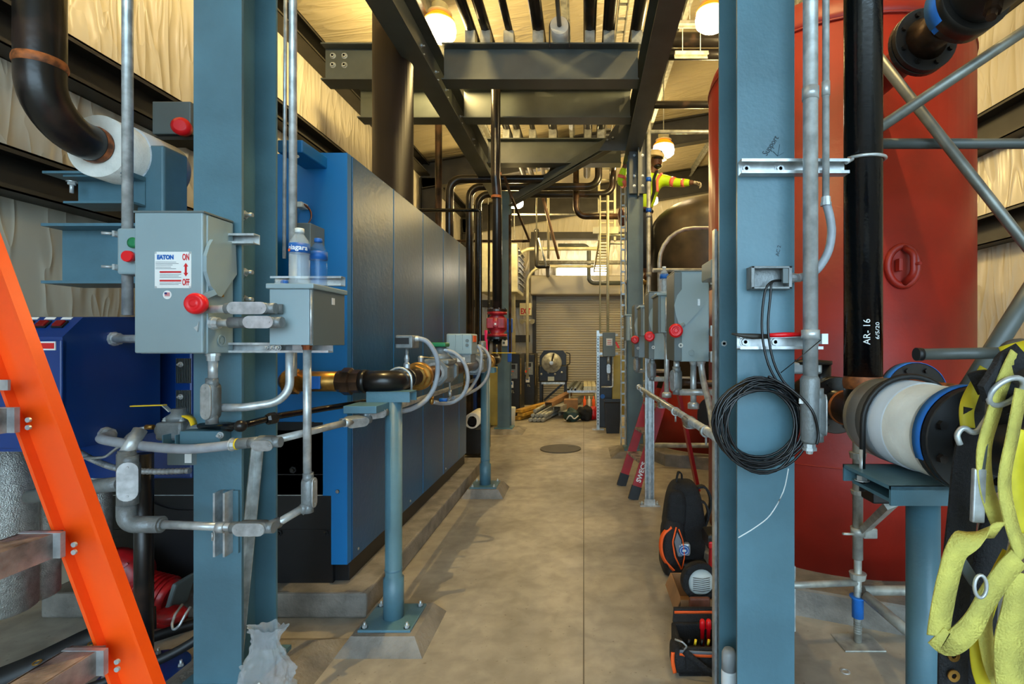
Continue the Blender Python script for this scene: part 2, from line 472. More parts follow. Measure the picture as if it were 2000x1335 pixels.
# wall girts (C sections lying on the left and right walls), eave struts, purlins, frames
def girt(x0, x1, y0, y1, z0, z1, lipup=1):
    b = MB(); sx = 1 if x1 > x0 else -1
    b.box(x0, x1, y0, y1, z1-.012, z1); b.box(x0, x1, y0, y1, z0, z0+.012)
    b.box(x0, x0+sx*.012, y0, y1, z0, z1) ; b.box(x1-sx*.008, x1, y0, y1, z1-.035, z1); b.box(x1-sx*.008, x1, y0, y1, z0, z0+.035)
    return trim(b, 'steel_dark')
mm('steel_dark', (52,50,46), .5, .2, .15, 4)
for z0, z1, y0, y1 in ((3.06, 3.32, YB+.1, 9.9), (2.30, 2.54, YB+.1, 9.9), (3.72, 3.93, 4.3, 9.9), (1.35, 1.55, 10.2, YF)):
    girt(XL, XL+.16, y0, y1, z0, z1)
for z0, z1 in ((3.46, 3.82), (2.48, 2.78), (4.75, 4.95)):
    girt(XR, XR-.18, YB+.1, YF, z0, z1)
girt(XL, XL+.2, YB+.1, YF, EAVE-.26, EAVE-.02)
for x in (-1.7, -.2, 1.3, 2.8):
    b = MB(); z = roofz(x)
    b.box(x-.035, x+.03, YB+.1, YF, z-.03, z-.02); b.box(x-.004, x+.004, YB+.1, YF, z-.2, z-.02); b.box(x-.06, x, YB+.1, YF, z-.208, z-.2)
    trim(b, 'galv_rail')
def frame(y, dep, colw):
    b = MB()
    p0, p1 = Vector((XL+.02, y, roofz(XL)-.03-dep/2)), Vector((XR-.02, y, roofz(XR)-.03-dep/2))
    b.ibeam(p0, p1, .18, dep, .014, .01)
    b.ibeam((XL+colw/2+.03, y, 0), (XL+colw/2+.03, y, EAVE-.3), .18, colw, .014, .01, up=(1,0,0))
    return trim(b, 'steel_dark')
frame(10.0, .5, .32); frame(13.35, .66, .3)
# roll-up door with hood, guides
b = MB(); n = 44; pts = []
for i in range(n):
    z0 = DZ*i/n; h = DZ/n
    pts += [(0, z0), (-.018, z0+h*.25), (-.018, z0+h*.6), (0, z0+h*.8)]
poly = [Vector((DX0, YF+.05+a, z)) for a, z in pts] + [Vector((DX0, YF+.08, DZ)), Vector((DX0, YF+.08, 0))]
b.prism(poly, (DX1-DX0, 0, 0))
struct(b.build('door_1', 'door_metal'))
dh = struct(MB().box(DX0-.1, DX1-.02, YF-.42, YF-.01, 2.72, 3.22, .03).build('trim_20', 'door_metal'))
b = MB().box(DX0-.07, DX0+.02, YF-.12, YF-.005, 0, 2.75); trim(b, 'steel_dark')
b = MB().box(DX1-.02, DX1+.07, YF-.12, YF-.005, 0, 2.75); trim(b, 'steel_dark')
b = MB().box(XL+.3, DX0-.15, YF-.2, YF-.01, 2.42, 2.6); trim(b, 'steel_dark')
b = MB().box(XL+.3, DX0-.15, YF-.2, YF-.01, 1.5, 1.68); trim(b, 'steel_dark')
b = MB().box(DX0-.1, DX1+1.5, YF-.2, YF-.01, 4.2, 4.38); trim(b, 'steel_dark')
b = MB().box(DX0-.14, DX0-.02, YF-.2, YF-.01, 2.8, 4.2); trim(b, 'steel_dark')
# concrete pads
def plinth(name, x0, x1, y0, y1, h, s, label, cat='concrete pad', m='concrete_block', group=None, joints=0):
    b = MB()
    lo = [(x0, y0, 0), (x1, y0, 0), (x1, y1, 0), (x0, y1, 0)]; hi = [(x0+s, y0+s, h), (x1-s, y0+s, h), (x1-s, y1-s, h), (x0+s, y1-s, h)]
    lo = [b.bm.verts.new(p) for p in lo]; hi = [b.bm.verts.new(p) for p in hi]
    b._face(lo[::-1]); b._face(hi)
    for i in range(4): b._face([lo[i], lo[(i+1) % 4], hi[(i+1) % 4], hi[i]])
    return tag(b.build(name, m), label, cat, group)
PAD = .136
o = MB().box(-2.95, -1.18, 2.78, 6.05, 0, PAD, .012)
tag(o.build('boiler_pad', 'concrete_block'), 'long grey concrete curb pad under the blue boiler', 'concrete pad')
# tank pads (many sided)
def octpad(name, cx, cy, r, h, label):
    b = MB().lathe((cx, cy, 0), (0,0,1), [(0, r), (h-.01, r), (h, r-.012)], 8, False)
    return tag(b.build(name, 'concrete_block'), label, 'concrete pad')
octpad('tank_pad', 1.80, 3.75, 1.20, .15, 'low many-sided concrete pad under the large red tank')
octpad('tank_pad', 1.80, 7.0, 1.15, .15, 'low concrete pad under the dark domed tank behind')
# ================================================================ STEEL FRAME
def column(x, y0, y1, wd, top, label, ex=True):
    t = thing('steel_column', label, 'column', (x, (y0+y1)/2, 0), 'vertical steel columns of the pipe rack')
    MB().ibeam((x, (y0+y1)/2, .08), (x, (y0+y1)/2, top), wd, y1-y0, .013, .009, up=(0,1,0)).build('shaft', 'steel_warm_lit' if y0 > 5 else 'steel_blue', t)
    MB().box(x-.15, x+.15, (y0+y1)/2-.15, (y0+y1)/2+.15, .06, .08).build('base_plate', 'steel_blue', t)
    return t
def grout(x, y, label, s=.34): return plinth('column_footing', x-s, x+s, y-s, y+s, .06, .12, label, 'concrete footing')
BZ, BT = 4.0, 4.36
C1 = column(-1.523, 2.13, 2.38, .2, BZ, 'big blue-grey steel column in the left foreground behind the safety switch')
C2 = column(.637, 1.79, 2.04, .2, BZ, 'blue-grey steel column in the right foreground with the black cable coil')
C3 = column(.69, 6.8, 7.05, .2, 3.98, 'far right steel column with the diagonal brace and the worker behind it')
C4 = column(-1.33, 8.5, 8.72, .2, BZ, 'far left steel column beyond the boiler near the red valve')
grout(-1.523, 2.255, 'square sloped concrete footing under the left foreground column')
grout(.637, 1.915, 'square sloped concrete footing under the right foreground column', .3)
grout(.69, 6.925, 'concrete footing under the far right column')
grout(-1.33, 8.61, 'pale concrete footing under the far left column')
for z in (668-420, 668-532, 668-585): nutbolt(C1, (-1.515, 2.27, 1.5+z*2.27/1000), (1,0,0), .019, .018, .03)
nutbolt(C2, (.555, 2.03, 1.5-3*.002), (-.0,-1,0), .012, .008, .0)
def hbeam(name, p0, p1, label, w_=.2, h=.36, group=None, m='steel_grey', cat='beam'):
    t = thing(name, label, cat, p0, group)
    MB().ibeam(p0, p1, w_, h, .014, .009).build('beam_section', m, t); return t
G = 'overhead steel beams of the pipe rack'
LB = hbeam('steel_beam', (-1.5, 1.6, 4.18), (-1.5, 8.9, 4.18), 'long dark steel beam running away overhead on the left side of the aisle', group=G)
RB = hbeam('steel_beam', (.65, 1.2, 4.18), (.65, 7.2, 4.18), 'long dark steel beam running away overhead on the right side of the aisle', group=G)
for y in (4.72, 5.18, 5.55, 6.2, 6.9):
    for dz in (-.03, .05): nutbolt(LB, (-1.495, y, 4.18+dz), (1,0,0), .014, .012, .02)
CB = {}
for y, nm in ((5.1, 'nearest'), (5.95, 'middle'), (7.44, 'farthest')):
    CB[y] = hbeam('steel_beam', (-1.39, y, 4.245), (.54, y, 4.245), nm+' of the three steel beams crossing over the aisle', group=G)
hs = hbeam('steel_beam', (-2.57, 5.1, 4.245), (-1.61, 5.1, 4.245), 'short steel beam end with four bolts overhead at upper left', group=G)
hs2 = hbeam('steel_beam', (-2.59, 5.95, 4.245), (-1.61, 5.95, 4.245), 'short steel beam end beside the brown flue overhead', group=G)
for x in (P(641,0,5.0).x, P(664,0,5.0).x):
    for py in (109, 127): nutbolt(hs, (x, 5.093, P(0,py,5.09).z), (0,-1,0), .022, .016, .0)
q = P(745,142,5.09)
MB().box(q.x-.045, q.x+.045, 5.085, 5.094, q.z-.03, q.z+.03).build('weld_tab', 'steel_grey', hs)
# brace & gussets
t = thing('diagonal_brace', 'dark diagonal steel brace rising to the far right column', 'brace', (.55, 6.9, 4.1), G)
MB().section((-1.2, 8.35, 3.76), (.56, 6.74, 4.2), [(-.05,-.05),(.05,-.05),(.05,-.04),(-.04,-.04),(-.04,.05),(-.05,.05)]).build('angle_bar', 'steel_grey', t)
MB().bar((-1.2, 8.3, 3.80), (.5, 6.72, 4.24), .012, .12).build('angle_bar', 'steel_grey', t)
MB().prism([(.2, 6.69, 4.0), (.62, 6.69, 4.0), (.62, 6.69, 4.34), (.42, 6.69, 4.34)], (0, .012, 0)).build('gusset_plate', 'steel_grey', t)
for k in (0, 1): nutbolt(t, (.31+k*.07, 6.69, 4.14+k*.025), (0,-1,0), .014, .012, .01)
t = thing('splice_plate', 'bolted splice plates hanging at the top of the far right column', 'plate', (.69, 6.7, 3.4))
MB().box(.60, .86, 6.72, 6.745, 3.45, 4.30).build('plate', 'steel_grey', t)
MB().box(.70, .715, 6.58, 6.72, 3.38, 4.1).build('fin', 'steel_grey', t)
for z in (3.55, 3.68, 3.95, 4.15):
    for dx in (-.045, .065): nutbolt(t, (.71+dx, 6.72, z), (0,-1,0), .014, .012, .01)
# ================================================================ BOILER
BX0, BX1, BY0, BY1, BTOP = -2.75, -1.325, 2.9, 5.76, 2.56
bl = thing('boiler', 'large blue boxed boiler with a glossy panelled side on a concrete curb', 'boiler', (-2.0, 4.3, PAD))
bb = MB().box(BX0, BX1-.015, BY0+.03, BY1, PAD, 1.0, .004); bb.box(-2.15, BX1-.015, BY0+.03, BY1, .98, 2.3, .004); bb.box(-2.15, P(650,0,2.9).x, BY0, BY0+.03, PAD+.5, 1.35); bb.box(BX0, P(650,0,2.9).x, BY0, BY0+.03, PAD, 1.0)
bb.build('base', 'base_black', bl)
X2 = P(636,0,2.9).x; X3 = P(652,0,2.9).x
fb = MB().box(-2.18, X2+.05, BY0-.02, BY0+.03, 1.05, BTOP, .004)
fb.prism([(X2,BY0-.03,1.5-.297*2.9), (X3,BY0-.03,1.5-.297*2.9), (X3,BY0-.03,.253), (BX1,BY0-.03,.253), (BX1,BY0-.03,BTOP), (X2-.05,BY0-.03,BTOP), (X2-.05,BY0-.03,1.05),(X2,BY0-.03,1.05)], (0,.05,0))
fb.build('front_panel', 'boiler_blue', bl)
ys = [2.925, 3.56, 4.21, 4.82, 5.43, 5.76]
for i in range(5):
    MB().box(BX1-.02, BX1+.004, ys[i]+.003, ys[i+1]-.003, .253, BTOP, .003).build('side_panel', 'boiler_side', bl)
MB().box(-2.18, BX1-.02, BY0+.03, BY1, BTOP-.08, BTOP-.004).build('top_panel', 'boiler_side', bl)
for y in ys[1:-1]: MB().box(BX1-.01, BX1+.006, y-.004, y+.004, .26, BTOP).build('panel_trim', 'boiler_blue', bl)
for y in (3.0, 3.9, 4.9): nutbolt(bl, (BX1+.004, y, .29), (1,0,0), .008, .005, 0)
nutbolt(bl, P(659,960,2.87), (0,-1,0), .009, .004, 0)
q = P(603,311,2.8)
c = MB().box(q.x-.065, q.x+.065, 2.62, 2.88, q.z-.03, q.z+.035, .006).build('junction_box', 'boiler_blue', bl)
nutbolt(c, P(581,306,2.62), (0,-1,0), .006, .004, 0)
# screws and seams on the black front, door ring
for px, py in ((574,917), (546,1040), (636,1040)):
    q = P(px, py, 2.9); nutbolt(bl, (q.x, 2.9, q.z), (0,-1,0), .02, .012, .012, 'base_black')
for py in (967, 1034, 926):
    z = P(0,py,2.9).z; MB().box(BX0, P(650,0,2.9).x, 2.897, 2.9, z-.002, z+.002).build('seam', 'galv', bl) if py == 967 else MB().box(BX0, P(650,0,2.9).x, 2.896, 2.9, z-.004, z+.001).build('seam', 'base_black', bl)
MB().ring((-2.25, 2.885, .95), (0,1,0), .40, .44, .02).build('door_ring', 'base_black', bl)
# small coil of wire and dark box high on blue front
t = thing('wire_coil', 'small loop of reddish wires on the blue boiler front above the bottles', 'wire coil', P(590,425,2.8))
cc = P(590,422,2.84)
for k in range(4):
    MB().tube([cc+Vector(((.05+.004*k)*cos(a)*1.0, -.006*k, (.055+.003*k)*sin(a))) for a in [2*pi*i/24 for i in range(24)]], .003, 6, closed=True).build('wire', 'copper' if k % 2 else 'cable', t)
MB().box(cc.x-.02, cc.x+.02, 2.80, 2.868, cc.z+.04, cc.z+.07, .004).build('tie_mount', 'white_plastic', t)
tag(MB().box(P(595,0,2.8).x, P(622,0,2.8).x, 2.72, 2.868, P(0,452,2.8).z-.1, P(0,442,2.8).z, .004).build('relay_box', 'box_dark'), 'small dark grey relay box fixed on boiler front behind the bottles', 'relay box')
# flue
t = thing('flue_stack', 'wide dark brown vertical flue rising from the top of the blue boiler', 'flue', (-1.72, 4.62, BTOP))
MB().lathe((-1.72, 4.62, BTOP-.0), (0,0,1), [(0,.21),(.03,.21),(.03,.176),(2.55,.176)], 40).build('duct', 'flue', t)
# ================================================================ LEFT FOREGROUND
# --- black pipe with elbow and insulated run
t = thing('steam_pipe', 'large black steel pipe with a rusty weld bending down to white insulation at upper left', 'pipe', (-2.35, 2.2, 2.45))
PZ = 2.447
MB().tube([(-2.35, 2.215, 5.05), (-2.35, 2.215, PZ), (-2.35, 2.62, PZ)], .084, 28, bend=.23, bn=12).build('pipe', 'pipe_black', t)
MB().tube([(-2.35, 2.215, z) for z in (PZ+.235, PZ+.245, PZ+.26, PZ+.275)], [.085,.090,.090,.085], 28, caps=False).build('weld_band', 'rust', t)
MB().tube([(-2.35, y, PZ) for y in (2.44, 2.455, 2.47)], [.085,.0885,.086], 28, caps=False).build('weld_band', 'rust', t)
MB().ring((-2.35, 2.475, PZ), (0,1,0), .084, .150, .38, 40).build('insulation', 'white_ins', t)
MB().ring((-2.35, 2.60, PZ), (0,1,0), .150, .158, .26, 40).build('insulation_jacket', 'jacket', t)
# --- beam stubs and tube post
t = hbeam('support_beam', (P(100,0,2.6).x, 2.66, P(0,498,2.6).z), (-1.66, 2.66, P(0,498,2.6).z), 'blue-grey beam end sticking out to the left behind the safety switch, lower one', .22, .30, m='steel_blue')
t2 = thing('support_beam', 'smaller blue-grey beam end carrying the white insulated pipe', 'beam', P(190,370,2.55))
za, zb = P(0,345,2.55).z, P(0,400,2.55).z
MB().ibeam((P(135,0,2.55).x, 2.6, (za+zb)/2), (P(268,0,2.55).x, 2.6, (za+zb)/2), .16, za-zb, .01, .008).build('beam_section', 'steel_blue', t2)
MB().box(P(103,0,2.55).x, P(268,0,2.55).x, 2.5, 2.7, za, za+.012).build('top_plate', 'steel_blue', t2)
nutbolt(t2, P(140,356,2.52), (0,0,-1), .016, .014, .04)
t = thing('tube_post', 'square blue-grey tube post standing behind the top of the safety switch', 'post', (P(292,0,2.6).x, 2.68, 1.95))
xa, xb = P(266,0,2.6).x, P(320,0,2.6).x
MB().box(xa, xb, 2.6, 2.76, 1.945, P(0,283,2.6).z, .012, seg=3).build('tube', 'steel_blue', t)
# --- wall actuator with red knob
t = thing('wall_switch', 'dark box with a red mushroom knob on the wall girt at upper left', 'switch box', P(335,235,2.95))
q = P(297,198,2.95); q2 = P(372,262,2.95)
MB().box(q.x, q2.x, 2.95, 3.1, q2.z, q.z, .006).build('enclosure', 'box_dark', t)
MB().lathe(P(364,256,2.95), (.3,-1,0), [(0,.02),(.03,.02),(.03,.045),(.07,.05),(.085,.03)], 20).build('knob', 'knob_red', t)
MB().box(P(355,0,2.95).x, P(362,0,2.95).x, 2.93, 2.95, P(0,262,2.95).z, P(0,243,2.95).z).build('yellow_plate', 'yellow', t)
tag(MB().bar((-3.0, 3.02, q2.z-.02), (q.x+.25, 3.02, q2.z-.02), .12, .02).build('switch_bracket', 'steel_dark'), 'dark flat bracket carrying the switch box on the left wall', 'bracket')
# --- second boiler part: navy burner cabinet
t = thing('burner_housing', 'dark navy burner housing with a louvred vent behind the left column', 'burner housing', (-2.1, 2.7, 1.0))
MB().box(P(130,0,2.5).x, P(375,0,2.5).x, 2.5, 2.86, P(0,935,2.5).z, P(0,640,2.5).z, .01).build('housing', 'navy', t)
lv = MB()
for k in range(26):
    x = P(348+k*1.1,0,2.5).x
for k in range(3):
    z1, z0 = P(0,700+k*62,2.5).z, P(0,748+k*62,2.5).z
    for j in range(9):
        x = P(346+j*3.2,0,2.5).x; lv.box(x, x+.003, 2.492, 2.502, z0, z1)
lv.build('louvre', 'steel_grey', t)
MB().bar(P(272,695,2.47), P(303,785,2.47), .012, .022, up=(0,1,0)).build('damper_arm', 'steel_dark', t)
nutbolt(t, P(303,783,2.46), (0,-1,0), .014, .01, .01)
nutbolt(t, P(352,712,2.49), (0,-1,0), .010, .008, .01); nutbolt(t, P(352,775,2.49), (0,-1,0), .010, .008, .01)
# --- control cabinet
t = thing('control_cabinet', 'bright navy control cabinet with coloured indicator lamps on its sloping top', 'control cabinet', (-2.3, 2.1, 1.09))
YC = 1.95; XC = -1.985
z0, z1, z2 = P(0,882,YC).z, P(0,658,YC).z, 1.618
b = MB().prism([(XC, YC, z0), (XC, YC, z1), (XC, YC+.08, z2-.02), (XC, 2.40, z2), (XC, 2.40, z0)], (-.75, 0, 0))
b.build('cabinet', 'navy', t)
MB().box(XC-.75, XC, YC-.004, YC+.02, z0+.01, z1-.01, .006).build('door', 'navy', t)
b = MB().box(P(46,0,YC).x, P(112,0,YC).x, YC-.008, YC-.003, P(0,684,YC).z, P(0,667,YC).z); lp = b.build('label_plate', 'white', t)
MB().box(P(49,0,YC).x, P(110,0,YC).x, YC-.0095, YC-.008, P(0,681,YC).z, P(0,670,YC).z).build('red_band', 'red_print', lp)
sl = Vector((0, .08, (z2-.02)-z1)); nsl = Vector((0, -sl.z, sl.y)).normalized()
for i, (px, m_) in enumerate(((14,'lamp_green'), (47,'amber'), (81,'lamp_red'), (114,'lamp_red'))):
    c0 = Vector((P(px,0,1.99).x, YC+.047, (z1+z2-.02)/2+.009))
    l = MB().obox(c0+nsl*.006, (1,0,0), sl, nsl, .036, .03, .014, .004).build('indicator_lamp', m_, t)
    MB().obox(c0+nsl*.002, (1,0,0), sl, nsl, .044, .038, .008, .002).build('bezel', 'rubber', l)
    MB().obox(c0+sl.normalized()*.036+nsl*.0, (1,0,0), sl, nsl, .04, .012, .002).build('name_tag', 'white', t)
hub(t, Vector((XC, 2.12, P(0,850,2.12).z)), (1,0,0), .034, .03)
hub(t, Vector((XC, 2.16, P(0,662,2.16).z)), (1,0,0), .03, .028)
MB().cyl((XC, 2.16, P(0,662,2.16).z), (-1.66, 2.02, P(0,662,2.1).z), .017).build('conduit_stub', 'galv', t)
# --- foil wrapped pipes
for i, (px, py1, d, r, lab) in enumerate(((-5,1195,2.3,.13,'leftmost shiny foil-wrapped vertical pipe behind the orange ladder'), (62,1165,2.45,.10,'middle foil-wrapped vertical pipe behind the orange ladder'), (176,1090,2.6,.085,'rightmost foil-wrapped pipe behind the orange ladder'))):
    t = thing('insulated_pipe', lab, 'insulated pipe', P(px,py1,d), 'foil-wrapped pipes under the control cabinet')
    p = P(px, py1, d)
    MB().lathe(p, (0,0,1), [(0,r*.9),(.01,r),(1.15-.0,r)] if i == 0 else [(0,r*.9),(.01,r),(.78-.1*i,r)], 36).build('foil_jacket', 'foil', t)
# --- conduit V1, V2, thin
def run(name, label, cat, pts, r, m='galv', bend=.09, group=None, seg=14, t=None):
    pts = [V(p) for p in pts]
    t = t or thing(name, label, cat, pts[0], group)
    MB().tube(pts, r, seg, bend=bend).build('pipe', m, t); return t
v1 = run('conduit', 'tall galvanized conduit at far left beside the safety switch', 'conduit', [(-1.96, 2.2, 1.615), (-1.96, 2.2, 5.1)], .020)
for py in (460, 524):
    z = P(0,py,2.2).z; c = MB().ring((-1.96, 2.2, z-.012), (0,0,1), .021, .026, .024, 20); c.box(-1.99, -1.98, 2.16, 2.2, z-.012, z+.012)
    k = c.build('clamp', 'galv', v1); MB().cyl((-1.99, 2.17, z), (-2.025, 2.15, z), .006).build('screw', 'galv', k)
v2 = run('conduit', 'galvanized vertical conduit just left of the water bottles', 'conduit', [(-1.275, 2.245, 1.35), (-1.275, 2.245, 5.25)], .0165)
run('conduit', 'thin short conduit end hanging left of the bottles', 'conduit', [P(555,505,2.42), P(559,-300,2.42)], .008)
# push button station
t = thing('push_button_station', 'grey push button station with green and red buttons partly hidden by the safety switch', 'button station', P(262,490,2.14))
MB().box(-1.935, -1.78, 2.12, 2.2, P(0,536,2.12).z, P(0,445,2.12).z, .01).build('case', 'box_grey', t)
MB().lathe(P(263,475,2.12), (0,-1,0), [(0,.022),(.012,.022),(.016,.012)], 18).build('button', 'green', t)
MB().lathe(P(261,503,2.12), (0,-1,0), [(0,.016),(.02,.016),(.02,.024),(.035,.022)], 18).build('button', 'knob_red', t)
# --- safety switch
SX0, SX1, SY0, SY1 = P(262,0,1.95).x, P(399,0,1.95).x, 1.95, 2.115
SZ0, SZ1 = P(0,691,1.95).z, P(0,414,1.95).z
sw = thing('safety_switch', 'large grey safety switch with a white ON OFF plate on the left column', 'safety switch', ((SX0+SX1)/2, 2.03, SZ0))
en = MB().box(SX0+.004, SX1-.002, SY0+.02, SY1, SZ0, SZ1-.006, .004).build('enclosure', 'box_grey', sw)
cv = MB().box(SX0, SX1-.006, SY0, SY0+.045, SZ0+.002, SZ1, .006).build('cover', 'box_grey', sw)
MB().box(SX0-.002, SX1, SY0-.003, SY1, SZ1-.004, SZ1+.004, .002).build('rain_lip', 'box_dark', sw)
q0, q1 = P(303,492,1.95), P(374,563,1.95)
pl = MB().box(q0.x, q1.x, SY0-.002, SY0, q1.z, q0.z, .0).build('label_plate', 'white', cv)
yy = SY0-.0025
text('EATON', .022, (P(324,0,1.95).x, yy, P(0,503,1.95).z), (1,0,0), (0,0,1), 'blue_print', cv, 'lettering', sx=.85, bold=.0014)
text('ON', .034, (P(364,0,1.95).x, yy, P(0,503,1.95).z), (1,0,0), (0,0,1), 'red_print', cv, 'lettering', sx=.5, bold=.0008)
text('OFF', .034, (P(364,0,1.95).x, yy, P(0,552,1.95).z), (1,0,0), (0,0,1), 'red_print', cv, 'lettering', sx=.45, bold=.0008)
b = MB(); ax = P(364,0,1.95).x; zc = P(0,527,1.95).z
for s_ in (1, -1):
    b.prism([(ax-.009, yy, zc+s_*.012), (ax+.009, yy, zc+s_*.012), (ax, yy, zc+s_*.026)], (0,-.0006,0))
b.box(ax-.004, ax+.004, yy-.0006, yy, zc-.014, zc+.014); b.build('arrow', 'red_print', cv)
b = MB()
for py in (531, 548): b.box(P(313,0,1.95).x, P(355,0,1.95).x, yy-.0006, yy, P(0,py+2.2,1.95).z, P(0,py-1.2,1.95).z)
b.build('warning_band', 'red_print', cv)
b = MB()
for py, a, z in ((512,305,345),(515,305,350),(518,305,338),(522,305,335),(525,305,345),(536,313,355),(539,313,350),(542,313,355),(553,313,355),(556,313,350)):
    b.box(P(a,0,1.95).x, P(z,0,1.95).x, yy-.0006, yy, P(0,py+.5,1.95).z, P(0,py-.4,1.95).z)
b.build('small_print', 'grey_print', cv)
for px, py in ((305,494),(372,494),(305,561),(372,561)): MB().disc(P(px,py,1.95)+Vector((0,-.002,0)), (0,-1,0), .004, .0012, 12).build('rivet', 'alu', cv)
st = MB().disc(P(327,576,1.95), (0,-1,0), .0165, .0012, 28).build('sticker', 'white', cv)
b = MB(); c = P(327,575,1.949); y = c.y-.0012
for k in range(5): b.box(c.x-.010, c.x+.010, y-.0005, y, c.z-.007+k*.003, c.z-.0055+k*.003)
b.build('stripe', 'red_print', st); MB().box(c.x-.010, c.x-.001, y-.0009, y, c.z, c.z+.0075).build('canton', 'navy_print', st)
b = MB().prism([P(381,640,1.95), P(388,636,1.95), P(391,628,1.95), P(388,648,1.95)], (0,-.008,0)); b.build('latch', 'galv', cv)
# side plate and handle on the right face
xs = SX1-.001
def S(py_, f, x=xs): # f: 0 front .. 1 back
    y = SY0+.01+(SY1-SY0-.01)*f; return Vector((x, y, P(0,py_,y).z))
MB().prism([S(480,.0), S(468,.12), S(468,.3), S(474,.95), S(536,1.0), S(580,.42), S(578,.3), S(558,.05), S(530,-.1), S(500,-.1)], (.014,0,0)).build('handle_plate', 'box_grey', sw)
MB().box(xs, xs+.011, SY0+.09, SY0+.105, S(530,.5).z, S(510,.5).z, .003).build('slot', 'box_dark', sw)
h = MB().bar(S(570,.2,xs+.012), Vector((SX1-.025, SY0-.03, P(0,590,1.92).z)), .012, .022).build('handle', 'box_grey', sw)
MB().lathe((P(381,0,1.92).x, SY0-.005, P(0,593,1.92).z), (.05,-1,0), [(0,.03),(.01,.039),(.028,.040),(.038,.034),(.040,.026),(.036,.020),(.036,.012),(.040,.010)], 30).build('knob', 'knob_red', h)
MB().ring(S(665,.55,xs), (1,0,0), .018, .024, .003, 28).build('knockout', 'box_grey', sw)
MB().disc(S(665,.55,xs), (1,0,0), .012, .002, 24).build('knockout', 'box_grey', sw)
MB().lathe(S(578,.5,xs), (1,0,0), [(0,.005),(.012,.005)], 10).build('screw', 'brass', sw)
hub(sw, (P(416,0,2.03).x, 2.03, SZ0), (0,0,-1), .026, .03)
# struts behind the boxes
def strut(name, label, p0, p1, up, group=None, m='galv', holes=True):
    t = thing(name, label, 'strut', p0, group)
    MB().channel(p0, p1, .041, .041, .003, .009, up).build('channel', m, t)
    return t
SGs = 'galvanized strut channels on the left column'
st1 = strut('strut_channel', 'upper galvanized strut on left column between switch and column', (-1.72, 2.105, P(0,467,2.1).z), (P(500,0,2.1).x, 2.105, P(0,467,2.1).z), (0,-1,0), SGs)
st2 = strut('strut_channel', 'lower galvanized strut passing under the two grey boxes', (-1.72, 2.105+.0, P(0,679,2.1).z), (-1.04, 2.105+.0, P(0,679,2.1).z), (0,-1,0), SGs)
st3 = strut('strut_channel', 'short galvanized strut end above and left of the wireway box', (P(500,0,2.12).x, 2.235, P(0,545,2.15).z), (-1.05, 2.235, P(0,545,2.15).z), (0,-1,0), SGs)
for px in (520, 531, 541): nutbolt(st2, (P(px,0,2.08).x, 2.09, P(0,679,2.1).z), (0,-1,0), .009, .01, .01)
# --- hinged box
HX0, HX1, HY0, HY1 = P(526,0,1.95).x, P(610,0,1.95).x, 1.95, 2.205
HZ0, HZ1 = P(0,674,1.95).z, P(0,554,1.95).z
hb = thing('junction_box', 'grey hinged wiring box with two water bottles standing on top', 'junction box', ((HX0+HX1)/2, 2.08, HZ0))
MB().box(HX0, HX1-.012, HY0, HY1, HZ0, HZ1-.02, .003).build('enclosure', 'box_grey', hb)
MB().box(HX1-.013, HX1, HY0+.004, HY1+.01, HZ0-.002, HZ1-.018, .003).build('door', 'box_dark', hb)
MB().box(HX0-.008, HX1+.010, HY0-.012, HY1+.016, HZ1-.02, HZ1, .004).build('drip_lid', 'box_grey', hb)
MB().cyl((HX1-.004, HY0-.002, HZ0+.005), (HX1-.004, HY0-.002, HZ1-.024), .004).build('hinge', 'alu', hb)
MB().box(HX1+.0, HX1+.001, P(0,0,2.1).y, 2.125, P(0,595,2.1).z, P(0,582,2.1).z).build('label', 'white', hb)
# conduit bodies left of the box
for py in (602, 630):
    z = P(0,py,1.93).z
    hub(hb, (HX0-.002+.02, HY0, z), (0,-1,0), .023, .02)
def R(pt, r=.013): return r
cr = thing('conduit_run', 'short grey conduit with oval cover linking switch and wiring box, upper one', 'conduit', P(500,602,1.93), 'conduit bodies between the two grey boxes')
z = P(0,603,1.92).z
condulet(cr, (P(492,0,1.91).x, 1.905, z), (1,0,0), (0,-1,0), .15, .042, .04)
MB().cyl((P(510,0,1.92).x, 1.91, z), (P(548,0,1.93).x, 1.945, z), .019).build('nipple', 'cast_grey', cr)
MB().cyl((SX1-.0, 1.935+.03, z), (P(468,0,1.91).x, 1.91, z), .015).build('nipple', 'galv', cr)
cr = thing('conduit_run', 'short grey conduit with oval cover linking switch and wiring box, lower one', 'conduit', P(470,630,1.93), 'conduit bodies between the two grey boxes')
z = P(0,630,1.92).z
hub(cr, (SX1, 1.99, z), (1,0,0), .026, .03)
MB().cyl((SX1+.02, 1.99, z), (P(455,0,1.92).x, 1.94, z), .014).build('nipple', 'galv', cr)
MB().cyl((P(450,0,1.93).x, 1.93, z), (P(500,0,1.9).x, 1.915, z), .021).build('nipple', 'cast_grey', cr)
condulet(cr, (P(512,0,1.9).x, 1.90, z), (1,0,0), (0,-1,0), .115, .042, .04)
MB().cyl((P(535,0,1.92).x, 1.91, z), (P(548,0,1.93).x, 1.945, z), .014).build('nipple', 'galv', cr)
